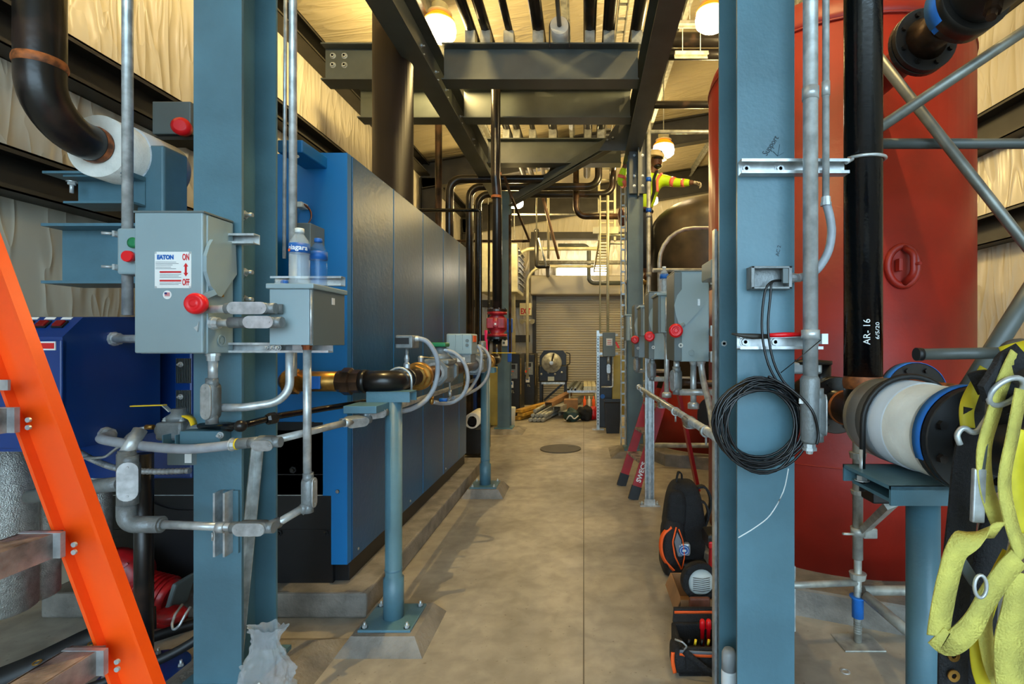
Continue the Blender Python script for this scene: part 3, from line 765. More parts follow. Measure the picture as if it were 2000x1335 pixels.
# --- run below the switch
r1 = thing('conduit_run', 'grey conduit dropping from the safety switch and curving up to the wiring box', 'conduit', P(415,760,2.03))
MB().cyl((P(416,0,2.03).x, 2.03, SZ0-.02), (P(416,0,2.03).x, 2.03, P(0,748,2.03).z), .017).build('nipple', 'galv', r1)
cb = condulet(r1, (P(414,0,2.03).x, 2.03, P(0,783,2.03).z), (0,0,1), (-.25,-1,0), .145, .046, .044)
zc = P(0,797,2.05).z
MB().tube([(P(420,0,2.05).x, 2.06, zc), (P(470,0,2.05).x, 2.07, zc), (P(566,0,2.13).x, 2.13, zc+.02), (P(566,0,2.13).x, 2.13, HZ0)], .0165, 14, bend=.13, bn=10).build('pipe', 'galv', r1)
# --- vertical conduit from wiring box to the lower LB and back to the left
r2 = thing('conduit_run', 'galvanized conduit dropping from the wiring box then turning left along the column', 'conduit', P(600,800,2.1))
xv = P(600,0,2.08).x
hub(r2, (xv, 2.08, HZ0), (0,0,-1), .021, .02, 'copper')
MB().cyl((xv, 2.08, HZ0-.01), (xv, 2.08, P(0,932,2.08).z), .0155).build('pipe', 'galv', r2)
condulet(r2, (xv+.004, 2.08, P(0,962,2.08).z), (0,0,1), (1,.1,0), .125, .042, .042)
zz = P(0,1000,2.06).z
MB().cyl((xv, 2.08, P(0,985,2.08).z), (xv-.02, 2.06, zz), .02).build('elbow', 'cast_grey', r2)
MB().cyl((xv-.01, 2.07, P(0,990,2.08).z), (P(528,0,1.95).x, 1.96, P(0,1030,1.95).z), .0155).build('pipe', 'galv', r2)
zr = P(0,1028,1.95).z
MB().cyl((P(545,0,1.99).x, 1.99, P(0,1020,1.99).z), (P(525,0,1.95).x, 1.95, zr), .021).build('elbow', 'cast_grey', r2)
condulet(r2, (P(494,0,1.94).x, 1.94, zr), (1,0,0), (0,-1,0), .125, .045, .042)
MB().cyl((P(462,0,1.94).x, 1.94, zr), (P(312,0,1.94).x, 1.94, P(0,1024,1.94).z), .0155).build('pipe', 'galv', r2)
hub(r2, (P(320,0,1.94).x, 1.94, P(0,1024,1.94).z), (-1,0,0), .024, .03, 'cast_grey')
zl = P(0,1024,1.94).z; xl = P(247,0,1.94).x
MB().tube([(P(316,0,1.94).x, 1.94, zl), (xl, 1.94, zl), (xl, 1.94, P(0,985,1.94).z)], .031, 20, bend=.045).build('elbow', 'cast_grey', r2)
MB().cyl((xl, 1.94, P(0,1000,1.94).z), (xl, 1.94, P(0,885,1.94).z), .030).build('tee', 'cast_grey', r2)
condulet(r2, (xl+.012, 1.94, P(0,937,1.94).z), (0,0,1), (.6,-1,0), .15, .058, .05)
MB().cyl((xl, 1.94, P(0,880,1.94).z), (xl, 1.94, P(0,1008,1.94).z), .027).build('sleeve', 'cast_grey', r2)
MB().tube([(xl-.02, 1.945, P(0,945,1.94).z), (P(205,0,1.98).x, 1.98, P(0,948,1.98).z), (P(60,0,2.1).x, 2.1, P(0,970,2.1).z)], .028, 16, bend=.03).build('branch_pipe', 'cast_grey', r2)
b = MB().cyl((xl, 1.94, P(0,885,1.94).z), (xl, 2.0, P(0,840,2.0).z), .024); b.build('riser', 'galv', r2)
# bracket on the column front
t = thing('strut_bracket', 'slotted galvanized bracket clamped to the left column front', 'bracket', P(441,1022,2.1))
for px in (428, 447):
    MB().box(P(px,0,2.1).x-.004, P(px,0,2.1).x+.004, 2.07, 2.128, P(0,1086,2.08).z, P(0,962,2.08).z).build('fin', 'galv', t)
MB().box(P(425,0,2.12).x, P(466,0,2.12).x, 2.118, 2.129, P(0,1080,2.12).z, P(0,958,2.12).z).build('plate', 'steel_blue', t)
k = MB().ring((P(430,0,1.94).x-.01, 1.94, zr), (1,0,0), .016, .021, .03, 20).build('clamp', 'galv', t); MB().cyl((P(415,0,1.94).x, 1.94, zr-.02), (P(415,0,1.94).x, 1.94, zr-.05), .004).build('screw', 'galv', k)
# leaning galvanized angle in the column
t = tag(MB().section((P(470,0,2.2).x, 2.16, .085), P(503,870,2.30), [(-.018,-.018),(.018,-.018),(.018,-.014),(-.014,-.014),(-.014,.018),(-.018,.018)]).build('angle_strip', 'galv'), 'long galvanized angle strip leaning inside the left column', 'angle strip')
# --- flexible grey conduit from the cabinet to the LB
r3 = thing('conduit_run', 'grey flexible conduit sagging from the control cabinet and joining the long low conduit', 'conduit', P(300,865,2.0))
pts = [(XC+.03, 2.12, P(0,850,2.12).z), P(200,858,2.03), P(280,871,1.98), P(360,877,1.97), P(420,873,1.98), P(455,868,1.99)]
b = MB(); sm = []
for i in range(len(pts)-1):
    p0, p1, p2, p3 = V(pts[max(0,i-1)]), V(pts[i]), V(pts[i+1]), V(pts[min(len(pts)-1,i+2)])
    for k in range(6):
        u = k/6; sm.append(.5*((2*p1)+(-p0+p2)*u+(2*p0-5*p1+4*p2-p3)*u*u+(-p0+3*p1-3*p2+p3)*u**3))
sm.append(V(pts[-1])); b.tube(sm, .0185, 18); b.build('flexible_conduit', 'cable_grey', r3)
hub(r3, P(452,868,1.985), (1,0,0), .026, .02)
MB().ring(P(462,867,1.985), (1,0,0), .015, .022, .006, 20).build('yellow_ring', 'yellow', r3)
MB().cyl(P(462,867,1.985), P(515,862,1.99), .021).build('sleeve', 'cast_grey', r3)
condulet(r3, P(518,864,1.98), (1,0,.03), (.1,-1,-.4), .085, .042, .042)
MB().cyl(P(535,860,2.0), P(690,822,2.40), .0155).build('pipe', 'galv', r3)
condulet(r3, P(695,822,2.42), (.6,.8,.0), (.5,-1,-.3), .11, .042, .042)
MB().tube([P(690,820,2.42), P(740,806,2.6), (-1.05, 3.0, 1.135), (-1.05, 4.95, 1.135)], .0155, 12, bend=.2).build('pipe', 'galv', r3)
condulet(r3, P(732,808,2.52), (.5,.8,0), (.6,-1,0), .10, .040, .042)
k = MB().box(P(670,0,2.44).x, P(735,0,2.44).x, 2.44, 2.62, P(0,808,2.44).z, P(0,793,2.44).z, .003).build('strut_plate', 'steel_blue', r3)
MB().ring(P(672,826,2.33), (.5,.8,.0), .016, .020, .02, 20).build('clamp', 'galv', r3)
# --- gas pilot train: valve, black pipe
g = thing('pilot_gas_line', 'thin black gas pipe with a cast valve and yellow lever below the safety switch', 'gas line', P(400,835,2.2))
vc = P(350,835,2.15)
vb = MB().box(vc.x-.055, vc.x+.055, 2.09, 2.21, vc.z-.045, vc.z+.03, .012); vb.lathe(vc+Vector((0,0,.03)), (0,0,1), [(0,.045),(.02,.045),(.03,.03),(.05,.025)], 20); vb.lathe(vc+Vector((.04,0,-.01)), (1,0,0), [(0,.035),(.05,.032),(.06,.024),(.09,.022)], 20)
vb.lathe(vc+Vector((-.04,0,-.01)), (-1,0,0), [(0,.035),(.03,.03),(.05,.02)], 16)
vb = vb.build('valve_body', 'cast_grey', g)
for dx in (-.035, 0, .035): nutbolt(vb, vc+Vector((dx, -.03, .035)), (0,0,1), .008, .008, .004)
MB().bar(P(258,793,2.13), P(322,791,2.13), .022, .004).build('lever', 'yellow', g)
MB().bar(P(318,790,2.13), vc+Vector((-.02,-.02,.07)), .02, .004).build('lever_arm', 'galv', g)
MB().ribbon([P(362,812,2.1), P(374,818,2.09), P(379,830,2.09)], (0,1,0), .03, .006).build('yellow_tab', 'yellow', g)
MB().cyl(P(300,834,2.15), P(285,834,2.15), .010).build('brass_fitting', 'brass', g)
MB().tube([P(288,834,2.15), P(268,838,2.16), P(250,850,2.18), P(235,870,2.2), P(205,893,2.2), P(150,895,2.22)], .006, 8, bend=.06).build('copper_tube', 'alu', g)
MB().tube([P(385,832,2.15), P(468,832,2.02), P(545,812,2.25), P(690,789,2.62), (-1.1, 2.95, P(0,775,2.9).z)], .0145, 14, bend=.03).build('pipe', 'pipe_gloss', g)
MB().lathe(P(440,833,2.07), (1,-.3,0), [(0,.019),(.03,.019)], 16).build('coupling', 'pipe_black', g)
MB().ball(P(470,832,2.02), .024, seg=16).build('elbow', 'pipe_black', g)
MB().lathe(P(520,819,2.17), (.5,.8,.05), [(0,.020),(.01,.026),(.035,.026),(.045,.020)], 8, False).build('union', 'pipe_black', g)
t = thing('valve_bracket', 'blue-grey square tube bracket under the cast valve on left column', 'bracket', P(370,855,2.1))
b = MB().channel(P(330,861,2.05), P(330,861,2.05)+Vector((0,.10,0)), .055, .045, .004); b.build('tube', 'steel_blue', t)
MB().box(P(350,0,2.06).x, P(430,0,2.06).x, 2.06, 2.125, P(0,868,2.06).z, P(0,842,2.06).z, .004).build('arm', 'steel_blue', t)
nutbolt(t, P(430,850,2.05), (0,-1,0), .010, .008, .01)
MB().box(P(322,0,2.12).x, P(382,0,2.12).x, 2.13, 2.18, P(0,910,2.12).z, P(0,866,2.12).z, .003).build('plate', 'box_dark', t)
MB().box(P(358,0,2.12).x, P(371,0,2.12).x, 2.127, 2.13, P(0,905,2.12).z, P(0,885,2.12).z).build('barcode_label', 'white', t)
# armoured flexible conduit
pts = [P(150,880,2.3), P(180,897,2.28), P(230,915,2.25), P(300,921,2.24), P(372,919,2.24)]
b = MB(); N_ = 110; rad = []
path = []
for i in range(len(pts)-1):
    p0, p1, p2, p3 = pts[max(0,i-1)], pts[i], pts[i+1], pts[min(len(pts)-1,i+2)]
    for k in range(30):
        u = k/30; path.append(.5*((2*p1)+(-p0+p2)*u+(2*p0-5*p1+4*p2-p3)*u*u+(-p0+3*p1-3*p2+p3)*u**3)); rad.append(.0135 if k % 3 else .0105)
b.tube(path, rad, 12)
tag(b.build('armoured_cable', 'alu'), 'ribbed metal armoured cable looping below the control cabinet', 'cable')
# --- black pipe stand with round navy foot
t = thing('pipe_stand', 'black vertical pipe stand with a navy bolted foot plate at lower left', 'pipe stand', P(281,1300,2.35))
px_ = P(281,0,2.3)
MB().cyl((px_.x, 2.3, .02), (px_.x, 2.3, 1.0), .036, seg=24).build('pipe', 'pipe_black', t)
fp = MB().disc((px_.x, 2.3, 0), (0,0,1), .17, .02, 36).build('foot_plate', 'navy', t)
for a in (.3, 1.9, 3.5, 5.1): nutbolt(fp, (px_.x+.14*cos(a), 2.3+.14*sin(a), .02), (0,0,1), .011, .012, .016)
# --- red pump
t = thing('pump', 'glossy red pump with a round ribbed housing on the floor behind the ladder', 'pump', (-2.3, 2.75, 0))
pc = P(232,1128,2.7); pc.z = P(0,1128,2.7).z
MB().lathe(pc+Vector((0,-.08,0)), (0,1,0), [(0,.07),(.0,.10),(.02,.14),(.05,.155),(.10,.155),(.13,.12),(.2,.10)], 32).build('volute', 'pump_red', t)
MB().lathe(pc+Vector((0,-.12,0)), (0,1,0), [(0,.03),(.0,.05),(.04,.06)], 20).build('hub', 'pump_red', t)
rb = MB()
for k in range(8):
    a = 2*pi*k/8; rb.bar(pc+Vector((.05*cos(a),-.09,.05*sin(a))), pc+Vector((.14*cos(a),-.05,.14*sin(a))), .012, .03, up=(0,1,0))
rb.build('rib', 'pump_red', t)
b = MB().cyl((pc.x, 2.78, 0), (pc.x, 2.78, pc.z-.1), .07, .05); b.box(pc.x-.13, pc.x+.3, 2.68, 2.86, 0, .03, .004); b.build('foot', 'pump_red', t)
mc = P(318,1150,2.68)
b = MB().lathe(mc+Vector((-.12,0,0)), (1,0,-.25), [(0,.07),(.02,.085),(.16,.085),(.18,.075)], 24)
b.build('gear_case', 'pump_red', t)
rb = MB()
for k in range(6): rb.ring(mc+Vector((-.10+k*.024,0,-.0-k*.006)), (1,0,-.25), .08, .094, .006, 24)
rb.build('cooling_fin', 'pump_red', t)
fl = MB().box(-.012,.012,-.07,.07,-.08,.08,.01, rot=None)
f2 = MB(); f2.merge(fl, Matrix.Rotation(.3, 4, 'Y'), mc+Vector((.09,-.0,-.02))); f2.build('end_cover', 'box_dark', t)
MB().cyl(pc+Vector((0,-.12,0)), P(195,1150,2.4), .018).build('shaft', 'alu', t)
MB().ball(P(335,1200,2.62), .06, 1.3, 1, .7).build('lower_casing', 'pump_red', t)
# hook and dark strap on floor
t = tag(MB().tube([P(356,1180,2.5), P(342,1200,2.45), P(336,1218,2.42), P(338,1232,2.4), P(350,1222,2.4), P(362,1200,2.42), P(372,1185,2.45)], .006, 8, bend=.02).build('steel_hook', 'alu'), 'bent steel hook hanging near the red pump beside the left column', 'hook')
def band(name, label, cat, pts, wd, width, m='rubber', th=.004, holes=None):
    t = thing(name, label, cat, pts[0]); MB().ribbon(pts, wd, width, th).build('strap', m, t)
    if holes:
        for h in holes: MB().ring(h, (0,-.2,1), .010, .016, .004, 16).build('eyelet', 'brass', t)
    return t
band('rubber_strap', 'wide black strap with brass eyelets trailing on the floor left of the pump', 'strap', [(-2.70, 2.0, .02), (-2.35, 2.15, .12), (-2.2, 2.32, .17), (-2.02, 2.42, .20)], (0,.5,1), .10, holes=[(-2.30, 2.155, .15), (-2.24, 2.20, .16), (-2.17, 2.26, .17)])
band('rubber_strap', 'long black strap running across the floor at lower left corner', 'strap', [(-2.62, 2.0, .05), (-2.4, 2.3, .02), (-2.0, 2.7, .03), (-1.72, 2.75, .06)], (0,.3,1), .05)
band('rubber_strap', 'black strap sloping on floor between black stand and left column', 'strap', [(-2.2, 2.1, .02), (-1.98, 2.26, .05), (-1.8, 2.35, .12), (-1.72, 2.42, .2)], (0,.3,1), .04)
# --- plastic bag on the footing
t = thing('plastic_bag', 'crumpled clear plastic bag with a white label at the foot of the left column', 'plastic bag', P(515,1330,2.25))
random.seed(5); bc = Vector((P(517,0,2.05).x, 2.06, .10))
from mathutils import noise as mn
def bagf(u, v):
    a = 2*pi*u; prof = [.085,.10,.105,.10,.09,.085,.075,.06,.05,.055,.075]
    k = v*10; i = min(9, int(k)); r = prof[i]*(1-(k-i))+prof[i+1]*(k-i)
    q = Vector((cos(a)*2.2, sin(a)*2.2, v*6)); nz = mn.noise(q)*.5+mn.noise(q*2.7)*.3
    return bc + Vector((cos(a)*r*(1+nz*.6)+v*.0, sin(a)*r*.55*(1+nz*.6), v*.285+mn.noise(q*1.3+Vector((3,3,3)))*.02-.03))
b = MB().grid(bagf, 56, 36, smooth=False); bmesh.ops.remove_doubles(b.bm, verts=b.bm.verts, dist=.0005); b.build('film', 'bag_clear', t)
MB().ribbon([bc+Vector((-.01,-.068,.055)), bc+Vector((.01,-.072,.03)), bc+Vector((.015,-.07,.0))], (1,0,.1), .06, .002).build('label', 'white', t)
# --- orange step ladder
ld = thing('step_ladder', 'bright orange fibreglass step ladder with grey metal treads at lower left', 'ladder', (-1.0, 1.0, 0))
foot = Vector((-.862, 0, 0)); topp = Vector((-1.52, 0, 1.79)); dirv = (topp-foot).normalized(); nv = Vector((dirv.z, 0, -dirv.x))
for y, sg in ((1.25, -1), (.72, 1)):
    pl_ = []
    for a, c_ in ((-.052,-.0),(.052,0),(.052,.03),(.044,.03),(.044,.008),(-.044,.008),(-.044,.03),(-.052,.03)):
        pl_.append(foot+nv*a+Vector((0, y+sg*(c_-.03), 0)))
    r = MB().prism(pl_, topp-foot).build('side_rail', 'ladder_orange', ld)
    MB().box(foot.x-.06, foot.x+.05, y-.03, y+.03, 0, .05, .008).build('foot_pad', 'rubber', ld)
for y in (1.2, .77):
    rr = MB().bar((-2.32, y, .01), (-1.60, y, 1.76), .03, .07, up=(1,0,0)).build('rear_rail', 'ladder_orange', ld)
for k, z in enumerate((.155, .448, .741, 1.019, 1.315)):
    x = foot.x+dirv.x/dirv.z*z
    s_ = MB().box(x-.10, x-.02, .74, 1.235, z+.0, z+.028, .002); s_.box(x-.024, x-.018, .74, 1.235, z-.03, z+.028)
    s_.box(x-.10, x-.094, .74, 1.235, z-.02, z+.028)
    s_ = s_.build('tread', 'tread', ld)
    for dz in (0, -.018):
        MB().disc((x+.026, 1.219, z+dz), (0,-1,0), .006, .005, 12).build('rivet', 'galv', ld)
    s2 = MB().box(x-.1, x+.0, 1.21, 1.222, z-.03, z+.03).build('tread_bracket', 'alu', ld)
for z in (.45, 1.1): MB().bar((-2.32+.412*z, 1.2, z), (-2.32+.412*z, .77, z), .02, .03).build('rear_brace', 'alu', ld)
MB().box(-1.66, -1.46, .72, 1.25, 1.76, 1.80, .01).build('top_cap', 'ladder_orange', ld)
MB().bar(P(-25,752,1.22), P(18,752,1.22), .006, .025).build('spreader', 'alu', ld)
# ================================================================ GAS TRAIN AND ITS POSTS
GX, GZ = -.98, 1.297
def post(y, ztop, label, r=.042, s=.215):
    f = plinth('post_footing', GX-s+.01, GX+s, y-s, y+s, .075, .055, 'sloped concrete footing under '+label, 'concrete footing')
    t = thing('pipe_support_post', 'blue-grey round steel post of '+label, 'post', (GX, y, .075), 'round posts under the gas train')
    bp = MB().box(GX-.13, GX+.13, y-.13, y+.13, .075, .087, .002).build('base_plate', 'steel_blue', t)
    for a, b_ in ((-1,-1),(1,-1),(1,1),(-1,1)): nutbolt(bp, (GX+.105*a, y+.105*b_, .087), (0,0,1), .012, .013, .014)
    MB().lathe((GX, y, .087), (0,0,1), [(0,r*1.22),(.20,r*1.22),(.205,r),(ztop-.087-.03,r)], 28).build('pole', 'steel_blue', t)
    MB().tube([(GX,y,z) for z in (.325,.331,.337)], [r,r*1.08,r], 28, caps=False).build('weld', 'steel_blue', t)
    c = MB().box(GX-.12, GX+.10, y-.05, y+.06, ztop-.03, ztop-.022); c.box(GX-.12, GX+.10, y-.05, y-.042, ztop-.075, ztop-.022); c.box(GX-.12, GX+.10, y+.052, y+.06, ztop-.075, ztop-.022)
    c.build('channel_cap', 'steel_blue', t)
    return t
p1 = post(2.64, 1.27, 'the nearest gas train support')
p2 = post(5.1, 1.27, 'the far gas train support', .045, .21)
g = thing('gas_train', 'gas pipe train of valves, brass flanges and actuators along the boiler side', 'gas train', (GX, 3.6, GZ))
R = .05
MB().tube([(-1.56, 2.86, GZ), (-1.56, 2.64, GZ), (-1.3, 2.64, GZ)], R, 22, bend=.09).build('pipe', 'brass', g)
bv = MB().lathe((-1.53, 2.64, GZ), (1,0,0), [(0,.05),(.01,.062),(.06,.062),(.07,.052),(.24,.052),(.25,.045)], 8 , False)
bv = MB().lathe((-1.54, 2.64, GZ), (1,0,0), [(0,.05),(.01,.066),(.07,.066),(.075,.055)], 8, False).build('hex_body', 'brass', g)
MB().lathe((-1.465, 2.64, GZ), (1,0,0), [(0,.052),(.2,.052),(.205,.046)], 26).build('valve_body', 'brass', g)
MB().box(-1.40, -1.33, 2.582, 2.60, GZ-.035, GZ+.03, .004).build('blue_tag', 'blue_print', g)
MB().lathe((-1.27, 2.64, GZ), (1,0,0), [(0,.045),(.005,.056),(.03,.056),(.035,.071),(.075,.071),(.08,.060),(.12,.060),(.125,.047)], 8, False).build('union', 'pipe_worn', g)
MB().tube([(-1.29, 2.64, GZ), (-1.13, 2.64, GZ)], .042, 20).build('pipe', 'rust', g)
el = MB().tube([(-1.135, 2.64, GZ), (-.98, 2.64, GZ), (-.98, 2.80, GZ)], .055, 26, bend=.11, bn=10)
el.lathe((-1.145, 2.64, GZ), (1,0,0), [(0,.06),(.03,.06)], 26); el.lathe((-.98, 2.79, GZ), (0,1,0), [(0,.06),(.03,.06)], 26)
el.build('elbow', 'pipe_black', g)
MB().cyl((GX, 2.75, GZ), (GX, 5.45, GZ), .047, seg=24).build('pipe', 'pipe_worn', g)
def bfl(y, r=.084):
    b = MB().lathe((GX, y, GZ), (0,1,0), [(0,r*.75),(.005,r*.8),(.03,r*.8)], 8, False); b.lathe((GX, y+.03, GZ), (0,1,0), [(0,r*.92),(.01,r),(.05,r),(.06,r*.9)], 32)
    b.build('brass_flange', 'brass', g)
bfl(2.98); bfl(5.15, .08)
def gv(y, L=.3, w_=.085):
    b = MB(); o = []
    for k in range(8):
        a = pi/8+pi/4*k; o.append((w_*1.08*cos(a), w_*1.08*sin(a)))
    b.prism([Vector((GX+x, y, GZ+z)) for x, z in o], (0,.05,0)); b.prism([Vector((GX+x, y+L-.05, GZ+z)) for x, z in o], (0,.05,0))
    b.box(GX-w_*.8, GX+w_*.8, y+.05, y+L-.05, GZ-w_*.8, GZ+w_*.85, .01)
    b.box(GX-w_*1.0, GX+w_*1.0, y+.03, y+L-.03, GZ+w_*.6, GZ+w_*1.05, .012)
    o_ = b.build('valve_body', 'cast_grey', g)
    b = MB().lathe((GX, y+L/2, GZ+w_*1.0), (0,0,1), [(0,w_),(.035,w_*.62),(.06,w_*.45),(.09,w_*.45)], 20); b.build('bonnet', 'cast_grey', o_)
    MB().ring((GX, y-.004, GZ), (0,-1,0), w_*.6, w_*.8, .004, 24).build('port_ring', 'alu', o_)
    MB().box(GX+w_*.8, GX+w_*.83, y+L*.35, y+L*.65, GZ-.04, GZ+.02, .002).build('side_cover', 'box_dark', o_)
gv(3.36); gv(4.55, .32, .09)
MB().box(GX-.055, GX+.05, 3.44, 3.56, GZ+.17, GZ+.20, .008).build('green_coil_cap', 'green', g)
ac = MB().box(-1.075, -.875, 4.0, 4.22, 1.40, 1.565, .012)
for k in range(3): ac.box(-1.06+.055*k, -1.055+.055*k, 3.992, 4.0, 1.44, 1.56)
ac = ac.build('actuator', 'box_grey', g)
MB().box(-1.07, -.885, 4.01, 4.2, 1.335, 1.405, .006).build('terminal_cover', 'cast_grey', ac)
for z in (1.51, 1.475): MB().disc((-.91, 3.999, z), (0,-1,0), .013, .005, 16).build('dial', 'box_dark', ac)
MB().box(-.875, -.869, 4.05, 4.15, 1.50, 1.55, .001).build('red_label', 'orange_fab', ac)
MB().box(-.99, -.93, 4.004, 4.01, 1.345, 1.38).build('barcode_label', 'white', ac)
MB().cyl((GX, 4.1, 1.29), (GX, 4.1, 1.36), .04).build('stem', 'cast_grey', g)
MB().lathe((-.98, 4.95, 1.36), (0,0,1), [(0,.035),(.14,.035),(.15,.028)], 18).build('vent_cap', 'cast_grey', g)
# pressure switch
b = MB().box(P(780,0,2.85).x, P(812,0,2.85).x, 2.79, 2.91, P(0,680,2.85).z, P(0,655,2.85).z, .006)
ps = b.build('pressure_switch', 'cast_grey', g)
MB().box(P(780,0,2.85).x, P(806,0,2.85).x, 2.784, 2.79, P(0,672,2.85).z, P(0,660,2.85).z).build('window', 'rubber', ps)
b = MB().cyl((-.985, 2.85, GZ+.04), (-.985, 2.85, P(0,680,2.85).z), .008); b.lathe((-.985, 2.85, GZ+.05), (0,0,1), [(0,.018),(.03,.018),(.04,.011),(.06,.015),(.08,.010)], 8, False)
b.build('gauge_stem', 'alu', g)
bv = MB().lathe((GX, 3.08, GZ+.04), (0,0,1), [(0,.022),(.03,.022),(.04,.014),(.07,.018),(.08,.010)], 8, False).build('test_cock', 'alu', g)
MB().bar((GX, 3.08, GZ+.115), (GX+.09, 3.12, GZ+.105), .012, .004).build('lever', 'brass', bv)
def flex(pts, r=.0135):
    sm = []; pts = [V(p) for p in pts]
    for i in range(len(pts)-1):
        p0, p1, p2, p3 = pts[max(0,i-1)], pts[i], pts[i+1], pts[min(len(pts)-1,i+2)]
        for k in range(7):
            u = k/7; sm.append(.5*((2*p1)+(-p0+p2)*u+(2*p0-5*p1+4*p2-p3)*u*u+(-p0+3*p1-3*p2+p3)*u**3))
    sm.append(pts[-1]); return MB().tube(sm, r, 14)
hub(g, P(808,662,2.85), (1,0,0), .017, .03)
flex([P(816,661,2.85), P(835,668,2.86), P(852,695,2.88), P(855,725,2.9), P(848,757,2.9), P(830,783,2.88), P(805,798,2.8), P(782,804,2.75)]).build('flexible_conduit', 'cable_grey', g)
hub(g, P(866,684,3.5), (1,0,0), .017, .03)
flex([P(868,684,3.5), P(888,690,3.5), P(907,710,3.5), P(914,740,3.5), P(906,768,3.5), P(888,784,3.5), P(868,788,3.45), P(845,785,3.3)]).build('flexible_conduit', 'cable_grey', g)
flex([P(932,674,4.2), P(940,690,4.2), P(937,725,4.2), P(925,750,4.2), P(910,768,4.0), P(885,777,3.8)], .013).build('flexible_conduit', 'cable_grey', g)
flex([P(934,676,4.4), P(948,684,4.4), P(957,705,4.4), P(952,735,4.4), P(935,757,4.3), P(905,772,4.0), P(875,780,3.8)], .013).build('flexible_conduit', 'cable_grey', g)
for y, px in ((3.3, 0), (3.75, 0), (4.2, 0)):
    b = MB().cyl((GX, y, GZ-.04), (GX, y, GZ-.15), .007); b.lathe((GX, y, GZ-.15), (0,0,-1), [(0,.014),(.04,.014),(.05,.006)], 10); b.build('drain_cock', 'brass' if y != 3.75 else 'alu', g)
MB().lathe((GX+.05, 3.3, GZ-.17), (1,0,0), [(0,.012),(.05,.012)], 10).build('blue_cap', 'blue_print', g)
# u bolt on first post
ub = [(GX+.045+.0, 2.66, 1.20), (GX+.045, 2.66, 1.31)]
b = MB().tube([Vector((GX-.066, 2.72, 1.20))]+[Vector((GX+.066*cos(pi-pi*k/10), 2.72, GZ+.066*sin(pi*k/10))) for k in range(11)]+[Vector((GX+.066, 2.72, 1.20))], .006, 10)
tag(b.build('u_bolt', 'galv'), 'shiny U-bolt clamping the gas pipe elbow to the nearest round post', 'u-bolt')
# end of train: riser with red valve
MB().tube([(GX, 5.4, GZ), (GX, 5.8, GZ), (GX, 5.8, 1.56)], .052, 20, bend=.08).build('elbow', 'pipe_black', g)
hb_ = MB().bar((GX+.02, 5.35, GZ+.09), (GX+.24, 5.55, GZ+.085), .022, .006).build('lever', 'yellow', g)
t = thing('gas_riser', 'black vertical gas pipe carrying a dark red flanged valve beside the boiler', 'pipe', (GX, 5.8, 1.56))
MB().tube([(GX, 5.8, 1.86), (GX, 5.8, 3.15), (GX-.01, 5.76, 3.35), (GX-.01, 5.76, 4.1), (GX-.01,5.76,4.5), (GX-.01, 6.4, 4.6)], .054, 20, bend=.12).build('pipe', 'pipe_black', t)
for z in (3.12, 3.38): MB().tube([(GX-.005, 5.78, z), (GX-.005, 5.78, z+.03)], .058, 20, caps=False).build('weld_band', 'rust', t)
flange(t, (GX, 5.8, 1.84), (0,0,1), .115, .03); flange(t, (GX, 5.8, 1.53), (0,0,1), .115, .03)
b = MB().lathe((GX, 5.8, 1.56), (0,0,1), [(0,.112),(.03,.112),(.035,.07),(.08,.11),(.20,.11),(.245,.07),(.25,.112),(.28,.112)], 26)
b.box(GX-.10, GX-.02, 5.68, 5.75, 1.65, 1.77, .01); b.box(GX+.02, GX+.10, 5.68, 5.75, 1.65, 1.77, .01)
b.lathe((GX, 5.8-.09, 1.70), (0,-1,0), [(0,.03),(.03,.03)], 16); b.build('valve_body', 'valve_red', t)
MB().lathe((GX, 5.68, 1.70), (0,-1,0), [(0,.014),(.005,.014)], 4, False).build('casting_mark', 'chalk', t)
# pink flagging and blue pipe
tag(MB().ribbon([P(949,645,6.2), P(950,680,6.2), P(952,712,6.2)], (1,0,0), .035, .003).build('flagging_ribbon', 'pink'), 'bright pink ribbon strip hanging left of the red valve', 'ribbon')
t = thing('fibre_handle', 'bright blue tool handle standing right of the red valve', 'handle', P(994,700,8.2))
MB().box(P(990,0,8.2).x, P(1001,0,8.2).x, 8.17, 8.25, P(0,650,8.2).z, P(0,622,8.2).z, .01).build('head', 'blue_pipe', t)
MB().box(P(991.5,0,8.2).x, P(999,0,8.2).x, 8.18, 8.24, 1.18, P(0,648,8.2).z, .01).build('shaft', 'blue_pipe', t)
t = thing('wall_thermostat', 'small white thermostat on the far left column', 'thermostat', P(983,670,8.45))
MB().box(P(979,0,8.4).x, P(990,0,8.4).x, 8.46, 8.50, P(0,676,8.4).z, P(0,664,8.4).z, .008).build('case', 'white', t)
MB().box(P(980.5,0,8.4).x, P(985,0,8.4).x, 8.457, 8.46, P(0,672,8.4).z, P(0,667,8.4).z).build('display', 'box_dark', t)
# ================================================================ PIPES AT THE BOILER END AND ON THE RACK
G = 'black pipes standing at the far end of the boiler'
run('riser_pipe', 'thin worn brown pipe rising to the roof right of the flue', 'pipe', [(-1.87, 6.6, 0), (-1.87, 6.6, 5.2)], .044, 'pipe_worn', group=G)
def rack(px, dd, py, X, lab):
    h = P(px, py, dd)
    return run('riser_pipe', lab, 'pipe', [(h.x, dd, .1), (h.x, dd, h.z), (X, dd, h.z), (X, dd, 4.62), (X, dd-.6, 4.62), (X, 1.5, 4.62)], .062, 'pipe_black', bend=.19, group=G)
rk = [rack(878, 7.8, 350, -.45, 'black arching pipe behind the boiler crossing highest overhead, leftmost of three'),
      rack(917, 8.6, 365, .25, 'black pipe with an arch behind the boiler, crossing overhead, middle one of three'),
      rack(934, 9.3, 380, .525, 'black pipe crossing lowest overhead behind the boiler, third of the arching pipes')]
